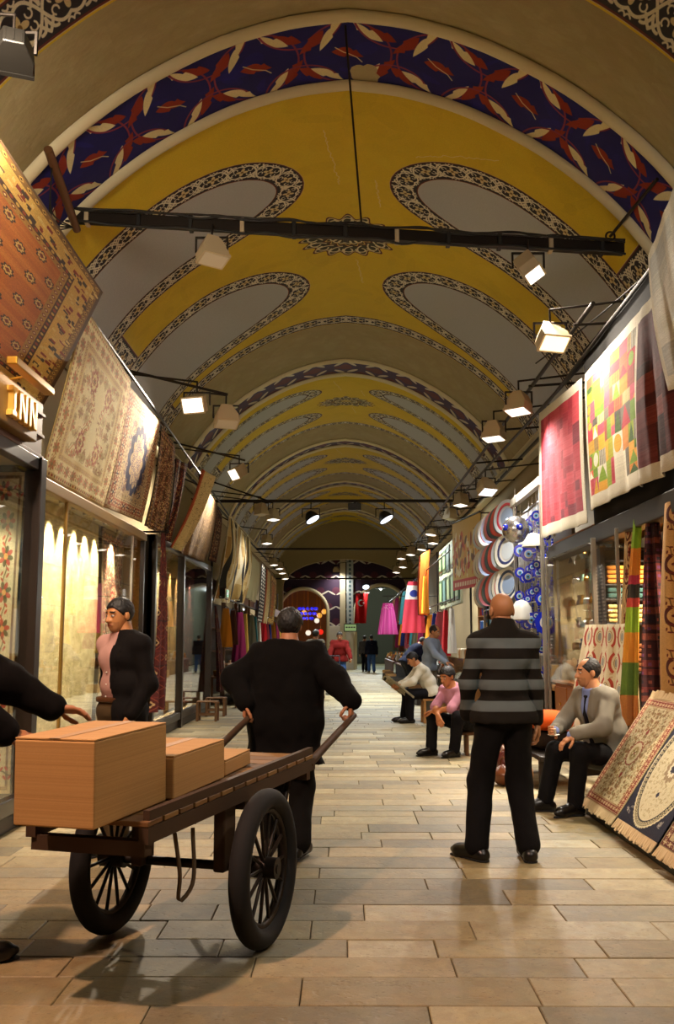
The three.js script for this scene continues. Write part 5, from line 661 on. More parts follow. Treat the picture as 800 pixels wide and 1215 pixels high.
// ---- hanging cloths at the shop front
const mapSuzani = paint(512, 768, (g, W, H) => { g.fillStyle = '#d8cfae'; g.fillRect(0, 0, W, H); const rows = 5, cols = 4; for (let r = 0; r < rows; r++) for (let c = 0; c < cols; c++) { const x = (c + 0.5 + (r % 2) * 0.5) * W / cols, y = (r + 0.5) * H / rows; for (const q of [-1, 1]) { g.strokeStyle = '#a83a22'; g.lineWidth = 17; g.beginPath(); g.ellipse(x, y, 46, 64, 0, q > 0 ? -1.1 : 2.04, q > 0 ? 1.1 : 4.24); g.stroke(); } g.fillStyle = '#8a8f86'; g.beginPath(); g.ellipse(x, y, 16, 26, 0, 0, 7); g.fill(); g.strokeStyle = '#8a6a2e'; g.lineWidth = 4; g.beginPath(); g.ellipse(x, y, 22, 34, 0, 0, 7); g.stroke(); for (let k = 0; k < 6; k++) sprig(g, x + 64 * Math.cos(k * 1.05), y + 76 * Math.sin(k * 1.05), 11, k, ['#9a7c34', '#b24a2a']); } }, { grain: 0.14, clamp: true });
const mapScroll = paint(192, 1024, (g, W, H) => { g.fillStyle = '#b9a274'; g.fillRect(0, 0, W, H); for (let k = 0; k < 10; k++) { const y = k * 104 + 50; g.strokeStyle = '#4a1d16'; g.lineWidth = 12; g.beginPath(); g.arc(W / 2 + (k % 2 ? 22 : -22), y, 46, k % 2 ? 2 : -1.2, k % 2 ? 7 : 4); g.stroke(); rosette(g, W / 2 + (k % 2 ? 22 : -22), y, 30, ['#5c1f1a', '#7e3226', '#2b1a14'], 8); sprig(g, W * 0.22, y + 50, 26, 1, ['#5a4a26', '#5c1f1a']); sprig(g, W * 0.78, y + 44, 26, 2, ['#5a4a26', '#7e5a2a']); } }, { grain: 0.25, clamp: true });
const mapStriped = paint(192, 1024, (g, W, H) => { let y = 0; const cs = ['#7fa51e', '#d98a2a', '#b83a4a', '#3f3a30', '#c94a3c', '#8fae2a', '#d9902a', '#5f7a2a', '#c27a3a', '#6b4a2a'], hs = [150, 120, 40, 60, 40, 110, 130, 140, 130, 104]; hs.forEach((h, i) => { g.fillStyle = cs[i]; g.fillRect(0, y, W, h); y += h; }); }, { grain: 0.2, weave: 0.15, clamp: true });
const mapPlum = paint(192, 1024, (g, W, H) => { const R = rng(3); g.fillStyle = '#2e0f12'; g.fillRect(0, 0, W, H); for (let r = 0; r < 26; r++) { g.fillStyle = ['#4c161a', '#24131a', '#5d1f18', '#3a1414', '#6b3322'][R() * 5 | 0]; g.fillRect(0, r * 40, W, 20 + R() * 20); for (let c = 0; c < 6; c++) { g.fillStyle = ['#7d3c2a', '#1c1018', '#5a2a4a'][R() * 3 | 0]; g.fillRect(c * 34 + 6, r * 40 + 12, 16, 14); } } }, { grain: 0.3, clamp: true });
hung('suzani_cloth', 'white suzani cloth with red arches draped behind the seated man', null, std(0xffffff, 0.95, { map: mapSuzani }), P(2.66, 1.62, 10.75), P(2.66, 1.6, 9.12), P(2.52, 0.36, 9.2), P(2.46, 0.36, 11.1), { seed: 3, bow: -0.05, wave: 0.03, category: 'cloth' });
hung('hanging_textile', 'narrow cream textile with dark red scrolling flowers', null, std(0xffffff, 0.95, { map: mapScroll }), P(2.78, 2.62, 9.52), P(2.84, 2.62, 9.44), P(2.8, 0.5, 9.3), P(2.62, 0.5, 9.46), { seed: 4, wave: 0.03, waves: 1.5, category: 'textile' });
hung('hanging_textile', 'green, orange and red striped kilim gathered at the top', null, wool(mapStriped), P(2.74, 2.62, 9.1), P(2.8, 2.62, 9.04), P(2.68, 0.45, 9.02), P(2.5, 0.45, 9.18), { seed: 5, wave: 0.05, waves: 1.5, category: 'textile' });
hung('hanging_textile', 'dark plum kilim gathered to a point beside the striped one', null, wool(mapPlum), P(2.76, 2.6, 8.78), P(2.84, 2.6, 8.7), P(2.94, 0.6, 8.52), P(2.64, 0.6, 8.8), { seed: 6, wave: 0.06, waves: 2, category: 'textile' });
hung('hanging_textile', 'cream textile with rust flowers at the edge of the carpet shop', null, std(0xffffff, 0.95, { map: mapScroll, color: 0xffe0b8 }), P(2.74, 2.6, 8.2), P(2.74, 2.6, 7.5), P(2.7, 0.5, 7.4), P(2.7, 0.5, 8.25), { seed: 7, wave: 0.04, waves: 2, category: 'textile' });
{ const t = thing('cloth_rail', 'steel rail from which the shop-front textiles hang', 'rail'); part('rail', rod(P(2.78, 2.63, 7.0), P(2.78, 2.63, 9.9), 0.014, 8), M.steel, t); for (const d of [7.05, 8.4, 9.85]) part('bracket', rod(P(2.9, 2.66, d), P(2.78, 2.63, d), 0.012, 6), M.steel, t); }
// ---- three rugs leaning on a low rack
const rugMap1 = carpetMap(384, 640, { seed: 81, edge: '#c2ac80', edgeW: 6, field: '#cfc096', cols: ['#7e6a38', '#8f5a34', '#a08a52', '#6b6a44'], sprigs: 260, size: 7, bands: [{ w: 10, bg: '#8a2f1e', kind: 'dot', cols: ['#d9c79b'] }, { w: 26, bg: '#7e2a1a', kind: 'flower', cols: ['#d8c69a', '#b06a40', '#e2d3a8'] }, { w: 9, bg: '#cbb987', kind: 'dot', cols: ['#7e2a1a'] }], extra: (g, W, H) => { lobed(g, W / 2, H / 2, 62, 74, 20, 0.08, '#8c3a22'); lobed(g, W / 2, H / 2, 54, 66, 20, 0.08, '#d3c49a'); lobed(g, W / 2, H / 2, 34, 42, 16, 0.15, '#a8905a'); rosette(g, W / 2, H / 2, 24, ['#d8c69a', '#7e6a38', '#8c3a22']); for (const s of [-1, 1]) lobed(g, W / 2, H / 2 + s * 128, 12, 16, 6, 0.2, '#8c2f1e'); } });
const rugMap2 = carpetMap(384, 640, { seed: 83, edge: '#15152c', edgeW: 4, field: '#14142c', cols: ['#c9bd96', '#8d8a86'], sprigs: 0, bands: [], extra: (g, W, H, t, R) => { lobed(g, W / 2, H / 2, 188, 312, 64, 0.03, '#d5caa4'); lobed(g, W / 2, H / 2, 176, 298, 2, 0, '#2c2a2a'); for (let k = 0; k < 72; k++) { const a = k / 72 * 6.2832; rosette(g, W / 2 + 166 * Math.cos(a), H / 2 + 288 * Math.sin(a), 11, ['#d5caa4', '#b3a474', '#3a382e'], 6); } lobed(g, W / 2, H / 2, 152, 272, 2, 0, '#d3c8a2'); for (let k = 0; k < 230; k++) { const a = R() * 6.28, q = Math.sqrt(R()); sprig(g, W / 2 + 140 * q * Math.cos(a), H / 2 + 256 * q * Math.sin(a), 9, R() * 6, ['#8a7c50', '#a58a5c']); } lobed(g, W / 2, H / 2, 62, 78, 12, 0.2, '#9b8463'); lobed(g, W / 2, H / 2, 40, 50, 12, 0.2, '#e0d7b8'); lobed(g, W / 2, H / 2, 24, 30, 8, 0.3, '#27263a'); for (const [x, y] of [[0.12, 0.1], [0.88, 0.1], [0.12, 0.9], [0.88, 0.9]]) for (let k = 0; k < 5; k++) sprig(g, W * x + (R() - 0.5) * 30, H * y + (R() - 0.5) * 40, 12, R() * 6, ['#c9c4b4', '#b9b3a0']); for (const s of [-1, 1]) lobed(g, W / 2, H / 2 + s * 140, 12, 14, 4, 0.2, '#27263a'); } });
const rugMap3 = carpetMap(256, 448, { seed: 85, edge: '#8d7a52', field: '#b7a176', cols: ['#6b2f22', '#8a7440', '#4a3a28'], sprigs: 70, size: 12, bands: [{ w: 22, bg: '#5c2018', kind: 'flower', cols: ['#c9b588', '#8a5a34', '#ddcfa4'] }] });
const rackSlope = (d) => (v) => P(2.03 + 0.57 * v, 0.14 + 0.82 * v, d);
{
  const t = thing('rug_rack', 'low black sloping rack that carries three rugs', 'rack'); part('board', sheet((u, v) => P(2.035 + 0.6 * v + 0.02, 0.085 + 0.86 * v, 8.42 - u * 3.3), 2, 2, 0.03), M.black, t); part('kick_board', rb(0.05, 0.13, 3.3, 2.06, 0.065, -6.77, 0.008, 1), M.black, t);
  for (const d of [5.3, 6.8, 8.3]) { part('leg', rb(0.06, 0.86, 0.06, 2.68, 0.43, -d, 0.008, 1), M.black, t); part('foot_rail', rb(0.6, 0.05, 0.05, 2.38, 0.025, -d, 0.008, 1), M.black, t); }
  [[8.36, 7.44, rugMap1, 'cream rug with a red border and oval medallion on the sloping rack', 1], [7.4, 6.5, rugMap2, 'navy rug with a large cream oval on the sloping rack', 2], [6.45, 5.55, rugMap3, 'brown and dark red rug at the end of the sloping rack', 3]].forEach(([d0, d1, m, l, s]) => {
    const q = thing('leaning_rug', l, 'rug', 'rugs leaning on the rack'), n = V(-0.82, 0.57, 0).normalize(), f = (u, v) => P(2.03 + 0.57 * v, 0.14 + 0.82 * v, d0 + (d1 - d0) * u).addScaledVector(n, 0.012 + 0.003 * Math.sin(u * 9 + s)); part('pile', sheet(f, 10, 16, 0.01), wool(m), q);
    part('fringe', fringeRow(f(0.01, 0).addScaledVector(n, -0.004), f(0.99, 0).addScaledVector(n, -0.004), 0.075, 60, s, V(-0.57, -0.82, 0).normalize()), M.fringe, q); part('fringe', fringeRow(f(0.01, 1).addScaledVector(n, -0.004), f(0.99, 1).addScaledVector(n, -0.004), 0.07, 60, s + 5, V(0.5, 0.75, 0).normalize()), M.fringe, q);
  });
}
// ---- seats and the things people hold
{ const t = thing('carved_stool', 'dark carved wooden stool under the man in the grey blazer', 'stool', null, P(2.29, 0, 8.64), 0.42); part('seat', rb(0.42, 0.06, 0.42, 0, 0.38, 0, 0.02), M.dark, t); for (const [a, b] of [[-1, -1], [1, -1], [-1, 1], [1, 1]]) part('leg', lathe([[0.02, 0], [0.03, 0.05], [0.018, 0.12], [0.032, 0.2], [0.02, 0.28], [0.03, 0.36]], 12).translate(a * 0.16, 0, b * 0.16), M.dark, t); for (const b of [-1, 1]) part('apron', rb(0.34, 0.09, 0.02, 0, 0.31, b * 0.17, 0.006, 1), M.dark, t); }
{ const t = thing('crouch_stool', 'very low dark stool under the young man in pink', 'stool', null, P(1.58, 0, 12.8), -0.95); part('seat', rb(0.32, 0.04, 0.28, 0, 0.27, 0, 0.012), M.wood, t); for (const [a, b] of [[-1, -1], [1, -1], [-1, 1], [1, 1]]) part('leg', rb(0.04, 0.25, 0.04, a * 0.12, 0.125, b * 0.1, 0.006, 1), M.wood, t); }
{ const t = thing('wooden_stool', 'pale wooden stool under the man reading a newspaper', 'stool', null, P(1.58, 0, 17.75), 0.1); part('seat', rb(0.38, 0.04, 0.36, 0, 0.41, 0, 0.012), M.paleWood, t); for (const [a, b] of [[-1, -1], [1, -1], [-1, 1], [1, 1]]) part('leg', rb(0.045, 0.39, 0.045, a * 0.15, 0.195, b * 0.14, 0.006, 1), M.paleWood, t); for (const a of [-1, 1]) part('stretcher', rb(0.025, 0.03, 0.28, a * 0.15, 0.14, 0, 0.005, 1), M.paleWood, t); }
const inHand = (who, v) => { who.updateMatrixWorld(true); return who.localToWorld(v); };
{ const w = seated.J.wrR, p = inHand(seated, w.clone().add(V(0.075, 0.01, 0.075))), t = thing('tea_glass', 'small tulip tea glass held by the seated man', 'glass', null, p); part('glass_wall', lathe([[0.022, -0.045], [0.027, -0.03], [0.022, 0.0], [0.03, 0.045], [0.0285, 0.045], [0.0205, 0.0], [0.025, -0.028], [0.019, -0.041], [0.0005, -0.041]], 24), M.glass, t); part('tea', lathe([[0.001, -0.04], [0.018, -0.04], [0.0245, -0.028], [0.02, 0], [0.023, 0.012], [0.001, 0.012]], 20), std(0xb9a98a, 0.3), t); part('saucer', lathe([[0.001, -0.05], [0.03, -0.05], [0.05, -0.042], [0.05, -0.039], [0.03, -0.046], [0.001, -0.046]], 28), M.white, t); }
{ const mapNews = paint(512, 384, (g, W, H) => { g.fillStyle = '#cfc7ae'; g.fillRect(0, 0, W, H); const R = rng(8); for (let c = 0; c < 6; c++) for (let r = 0; r < 44; r++) { g.fillStyle = '#5f5a4e'; g.globalAlpha = 0.75; g.fillRect(14 + c * 83, 60 + r * 7, 40 + R() * 32, 3); } g.globalAlpha = 1; g.fillStyle = '#8a7a5c'; g.fillRect(100, 90, 150, 100); g.fillRect(350, 200, 120, 90); g.fillStyle = '#33302a'; g.fillRect(20, 14, 300, 26); }, { clamp: true });
  const a = inHand(reader, reader.J.wrL.clone().add(V(0.04, 0, 0.1))), b = inHand(reader, reader.J.wrR.clone().add(V(-0.04, 0, 0.1))), m = a.clone().add(b).multiplyScalar(0.5), ax = V(0.1, 0.16, 1).normalize(), up2 = V(-0.78, 0.62, 0).normalize(), t = thing('newspaper', 'open newspaper held by the man in the white sweater', 'newspaper');
  part('page', sheet((u, v) => m.clone().addScaledVector(ax, (u - 0.5) * 0.62).addScaledVector(up2, (v - 0.62) * 0.62).add(V(0.04 * Math.abs(u - 0.5), 0.012 * Math.sin(u * 12), 0)), 24, 10, 0.002), std(0xffffff, 0.9, { map: mapNews }), t); part('inner_page', sheet((u, v) => m.clone().addScaledVector(ax, (u - 0.5) * 0.58).addScaledVector(up2, (v - 0.64) * 0.58).add(V(0.012 + 0.05 * Math.abs(u - 0.5), 0, 0)), 16, 6, 0.002), std(0xc9c1a8, 0.9), t); }
// ================================================================ SOUVENIR STALLS ON THE RIGHT
M.navy = std(0x0f22a4, 0.2); M.sky = std(0x5aa0d8, 0.15); M.blue = std(0x1c40d0, 0.2); M.china = std(0xbcbcb6, 0.25); M.silver = std(0xc9c9cc, 0.2, { metalness: 0.9 });
{ const t = thing('souvenir_stall', 'tall grey rack wall of the blue glass bead stall', 'stall'); part('back_board', bx(0.05, 3.6, 5.6, 3.12, 1.8, -15.9), std(0x6f6a5c, 0.8), t); part('header_rail', rb(0.08, 0.12, 5.6, 2.7, 3.62, -15.9, 0.01, 1), M.white, t); for (const d of [13.15, 15.2, 18.65]) part('upright', rb(0.05, 3.6, 0.05, 2.7, 1.8, -d, 0.006, 1), M.steel, t); for (let k = 0; k < 7; k++) part('hanging_bar', rod(P(2.82 - 0.012 * k, 3.45 - k * 0.36, 13.2), P(2.82 - 0.012 * k, 3.45 - k * 0.36, 15.15), 0.008, 6), M.steel, t); for (const y of [0.45, 0.8]) part('shelf', rb(0.5, 0.03, 5.4, 2.86, y, -15.9, 0.006, 1), M.paleWood, t); part('counter_front', rb(0.04, 0.8, 5.4, 2.6, 0.4, -15.9, 0.008, 1), M.wood, t); }
{ // evil-eye amulets: navy disc, white ring, pale blue ring, black pupil, on a cord
  const eye = (r) => { const t = new THREE.Group(); const disc = (R0, z, m, n) => part(n, new THREE.CylinderGeometry(R0, R0 * 0.97, 0.012, 24).rotateZ(Math.PI / 2).translate(-z, 0, 0), m, t); disc(r, 0, M.navy, 'disc'); disc(r * 0.56, 0.006, M.china, 'white_ring'); disc(r * 0.4, 0.01, M.sky, 'blue_ring'); disc(r * 0.18, 0.014, M.black, 'pupil'); part('cord', cyl(0.004, 0.004, 0.27, 6, 0, r + 0.125, 0), M.silver, t); return t; };
  const R = rng(17), rows = 7; let n = 0;
  for (let k = 0; k < rows; k++) for (let i = 0; i < 9; i++) { const r = 0.055 + R() * R() * 0.12, d = 13.32 + i * 0.215 + (R() - 0.5) * 0.08, y = 3.45 - k * 0.36; const e = eye(r); e.name = numbered('evil_eye_amulet'); scene.add(e); e.position.copy(P(2.82 - 0.012 * k - 0.03 * (i % 3), y - r - 0.15 - (i % 2) * 0.1, d)); e.rotation.y = 0.95 + R() * 0.4; tag(e, r > 0.1 ? 'large round blue glass eye amulet hanging on the bead stall rack' : r > 0.065 ? 'medium round blue glass eye amulet hanging on the bead stall rack' : 'tiny round blue glass eye amulet hanging on the bead stall rack', 'amulet', r > 0.1 ? 'large eye amulets' : r > 0.065 ? 'medium eye amulets' : 'tiny eye amulets'); n++; }
  for (let i = 0; i < 16; i++) { const t = thing('bead_string', i % 3 ? 'string of blue glass beads hanging from the bead stall rack' : 'string of white and silver beads hanging from the bead stall rack', 'beads', i % 3 ? 'blue bead strings' : 'white bead strings', P(2.9, 3.4 - (i % 4) * 0.52, 13.3 + i * 0.118)); const l = []; for (let b = 0; b < 12; b++) l.push(sph(0.017 + 0.008 * ((b * 7) % 3) / 2, 0, -0.04 - b * 0.042, 0, 8)); part('beads', l, i % 3 ? (i % 2 ? M.blue : M.navy) : M.china, t); part('thread', cyl(0.003, 0.003, 0.56, 5, 0, -0.28, 0), M.white, t); }
  const b = thing('silver_ball', 'silver hanging ball set with two blue eyes', 'ornament', null, P(2.5, 3.05, 14.0)); part('ball', sph(0.2, 0, 0, 0, 24), M.silver, b); for (const [x, z] of [[-0.16, 0.1], [0.02, 0.19]]) { const q = part('eye', sph(0.05, x, 0.02, z, 16), M.navy, b); part('pupil', sph(0.016, x * 1.24, 0.02, z * 1.24, 10), M.china, q); } part('chain', cyl(0.006, 0.006, 0.4, 6, 0, 0.4, 0), M.silver, b);
  const c = thing('ceramic_bell', 'white ceramic dome with a dark red painted vase', 'ornament', null, P(2.62, 1.75, 14.35)); c.scale.setScalar(0.72); part('dome', lathe([[0.001, 0.42], [0.12, 0.38], [0.2, 0.25], [0.24, 0.02], [0.22, 0], [0.001, 0]], 28), M.china, c); part('painted_vase', lathe([[0.001, 0.26], [0.05, 0.24], [0.085, 0.12], [0.07, 0.02], [0.001, 0.02]], 16).scale(0.5, 1, 1).translate(-0.19, 0.01, 0), std(0x5e1a1c, 0.3), c); part('hook', cyl(0.006, 0.006, 0.3, 6, 0, 0.56, 0), M.silver, c);
  for (const [y, d, l] of [[2.75, 13.5, 'white lampshade-shaped ceramic bell high on the bead stall'], [1.25, 13.7, 'white ceramic mask low on the bead stall']]) { const q = thing('ceramic_bell', l, 'ornament', null, P(2.66, y, d)); part('dome', lathe([[0.001, 0.2], [0.08, 0.18], [0.14, 0.08], [0.17, 0], [0.15, 0.0], [0.001, 0.15]], 24), M.china, q); part('hook', cyl(0.006, 0.006, 0.2, 6, 0, 0.28, 0), M.silver, q); }
}
{ // three tiers of overlapping painted plates
  const cols = [[0x9fb6d8, 0xc94a5a], [0xd8d6c8, 0x3f6a78], [0xe3e1d8, 0xc7444a], [0xc9d6e2, 0x2f3a6a], [0xe6e4da, 0x5f7a4a], [0xd9cdb4, 0xd0504a], [0x8fa8cc, 0x30476a]], R = rng(5), rimMat = [0xc9d8ea, 0xd8848c, 0xdcdcd4, 0x55707c, 0xe0e0da, 0xc8605a, 0xa8bcd6].map((c) => std(c, 0.3)), pn = ['rose ring and pale blue centre', 'teal ring and grey centre', 'red ring and white centre', 'deep indigo ring and icy centre', 'green ring and ivory centre', 'coral ring and sand centre', 'slate ring and blue centre'];
  for (let k = 0; k < 3; k++) for (let i = 0; i < 8; i++) { const [a, b] = cols[(i + k * 3) % 7], t = thing('painted_plate', `plate with a ${pn[(i + k * 3) % 7]} beside the bead stall`, 'plate', 'painted plates, ' + pn[(i + k * 3) % 7], P(2.62 - 0.0 * k, 3.42 - k * 0.54, 15.45 + i * 0.38)); t.rotation.y = 0.5; t.rotation.z = -0.12;
    const rim = (r0, r1, m, n, z) => part(n, lathe([[Math.max(0.001, r0), -0.004 - z], [r1, 0.006 - z], [r1, 0.014 - z], [Math.max(0.001, r0), 0.006 - z]], 32).rotateZ(Math.PI / 2), m, t);
    part('plate_body', lathe([[0.001, -0.02], [0.16, -0.02], [0.285, 0.03], [0.28, 0.045], [0.16, 0], [0.001, 0]], 36).rotateZ(Math.PI / 2), rimMat[(i * 5 + k * 2) % 7], t); part('painted_ring', new THREE.TorusGeometry(0.215, 0.03, 6, 36).scale(1, 1, 0.2).rotateY(Math.PI / 2).translate(-0.022, 0, 0), std(b, 0.3), t); part('painted_centre', new THREE.CylinderGeometry(0.15, 0.15, 0.006, 28).rotateZ(Math.PI / 2).translate(-0.002, 0, 0), std(a, 0.3), t); }
  const t = thing('plate_rack', 'dark tiered wire rack holding the painted plates', 'rack'); for (let k = 0; k < 3; k++) { part('tier_rail', rod(P(2.68, 3.1 - k * 0.54, 15.3), P(2.68, 3.1 - k * 0.54, 18.5), 0.012, 6), M.iron, t); part('back_rail', rod(P(2.74, 3.45 - k * 0.54, 15.3), P(2.74, 3.45 - k * 0.54, 18.5), 0.01, 6), M.iron, t); } part('upright', rod(P(2.74, 0, 18.5), P(2.74, 3.7, 18.5), 0.02, 8), M.iron, t); part('upright', rod(P(2.74, 0, 15.3), P(2.74, 3.7, 15.3), 0.02, 8), M.iron, t);
}
{ // glass cabinet of small wares and the orange wooden chest below it
  const t = thing('glass_cabinet', 'glass display cabinet of small wares next to the suzani cloth', 'cabinet'); for (let k = 0; k < 6; k++) part('glass_shelf', bx(0.34, 0.012, 2.1, 3.0, 1.06 + k * 0.27, -11.75), M.glass, t); part('mirror_back', bx(0.02, 1.6, 2.1, 3.2, 1.75, -11.75), std(0x4c4a40, 0.25, { metalness: 0.6 }), t); for (const d of [10.72, 12.78]) part('corner_post', rb(0.03, 1.65, 0.03, 2.82, 1.78, -d, 0.004, 1), M.steel, t);
  const R = rng(29), forms = [[[0.001, 0], [0.03, 0], [0.045, 0.05], [0.02, 0.1], [0.03, 0.14], [0.001, 0.14]], [[0.001, 0], [0.05, 0], [0.05, 0.07], [0.04, 0.09], [0.001, 0.1]], [[0.001, 0], [0.02, 0], [0.015, 0.06], [0.045, 0.12], [0.04, 0.12], [0.001, 0.07]]].map((f) => lathe(f, 14)), mats = [M.silver, M.china, std(0x5c7a6a, 0.2), std(0x8a6a3a, 0.3), M.brass, std(0x9fb3b8, 0.15), std(0x3a2a4a, 0.3)];
  for (let k = 0; k < 6; k++) for (let i = 0; i < 12; i++) { const f = R() * 3 | 0; solo('small_ware', forms[f], mats[R() * 7 | 0], ['small vase on a shelf of the glass display cabinet', 'small lidded jar on a shelf of the glass display cabinet', 'small goblet on a shelf of the glass display cabinet'][f], 'ornament', ['cabinet vases', 'cabinet jars', 'cabinet goblets'][f], P(2.96 + R() * 0.1, 1.067 + k * 0.27, 10.85 + i * 0.165)); }
  const c = thing('wooden_chest', 'orange-brown wooden chest of drawers under the glass cabinet', 'chest'), w = std(0xa2622a, 0.5); part('carcass', rb(0.46, 0.9, 2.1, 2.98, 0.46, -11.75, 0.015), w, c); part('top', rb(0.52, 0.03, 2.16, 2.97, 0.93, -11.75, 0.008, 1), w, c); for (let i = 0; i < 3; i++) for (const y of [0.25, 0.68]) { const q = part('drawer', rb(0.02, 0.38, 0.64, 2.745, y, -(11.05 + i * 0.7), 0.006, 1), w, c); part('handle', new THREE.TorusGeometry(0.035, 0.006, 6, 12, Math.PI).rotateZ(Math.PI).rotateY(Math.PI / 2).translate(2.728, y, -(11.05 + i * 0.7)), M.brass, q); }
}
{ // goods piled on the floor behind the striped sweater
  const t = thing('low_bench', 'low dark bench under the pile of leather goods', 'bench'); part('bench_top', rb(0.46, 0.05, 1.6, 2.14, 0.3, -10.5, 0.01, 1), M.dark, t); for (const [a, b] of [[-1, -1], [1, -1], [-1, 1], [1, 1]]) part('leg', rb(0.06, 0.28, 0.06, 2.14 + a * 0.19, 0.14, -10.5 + b * 0.7, 0.006, 1), M.dark, t);
  const cushion = (l, c, x, y, d, w, h, ln, tr) => { const q = thing('cushion', l, 'cushion', null, P(x, y, d), tr); const g = new THREE.SphereGeometry(1, 28, 16), p = g.attributes.position; for (let i = 0; i < p.count; i++) { const X = p.getX(i), Y = p.getY(i), Z = p.getZ(i), s = (v, e) => Math.sign(v) * Math.pow(Math.abs(v), e); p.setXYZ(i, s(X, 0.55) * w / 2, s(Y, 0.9) * h / 2 + h / 2, s(Z, 0.55) * ln / 2); } g.computeVertexNormals(); part('cover', g, cloth(c, 0.85), q); part('piping', new THREE.TorusGeometry(0.5, 0.012, 6, 40).rotateX(Math.PI / 2).scale(w * 0.86, 1, ln * 0.86).translate(0, h / 2, 0), cloth(c, 0.7), q); return q; };
  cushion('dark brown cushion under the bright orange one', 0x241a14, 2.15, 0.325, 10.45, 0.46, 0.2, 0.75, 0.2); cushion('bright orange cushion on top of the dark one', 0xc8521a, 2.14, 0.52, 10.4, 0.44, 0.2, 0.7, 0.1);
  const R = rng(33); for (let k = 0; k < 7; k++) { const q = thing('leather_bag', ['tan leather bag slumped against the low bench', 'glossy brown leather bag slumped against the low bench', 'wine red leather bag slumped against the low bench'][k % 3], 'bag', ['tan bags', 'brown bags', 'wine red bags'][k % 3], P(1.72 - (k % 2) * 0.1, 0, 9.7 + k * 0.36), R() * 3); const m = std([0xa06a34, 0x5a2f16, 0x4c1a16][k % 3], 0.3), g = new THREE.SphereGeometry(1, 20, 14), p = g.attributes.position, hh = 0.2 + R() * 0.16; for (let i = 0; i < p.count; i++) { const x = p.getX(i), y = p.getY(i), z = p.getZ(i), b = 1 + 0.12 * noise.noise(x * 2 + k, y * 2, z * 2); p.setXYZ(i, x * 0.15 * b, Math.max(0, (y * 0.5 + 0.46) * hh * b), z * 0.12 * b); } g.computeVertexNormals(); part('bag_body', g, m, q); part('strap', new THREE.TorusGeometry(0.1, 0.01, 6, 20, Math.PI).translate(0, hh * 0.85, 0), m, q); part('clasp', rb(0.04, 0.03, 0.012, 0, hh * 0.6, 0.11, 0.004, 1), M.brass, q); }
}
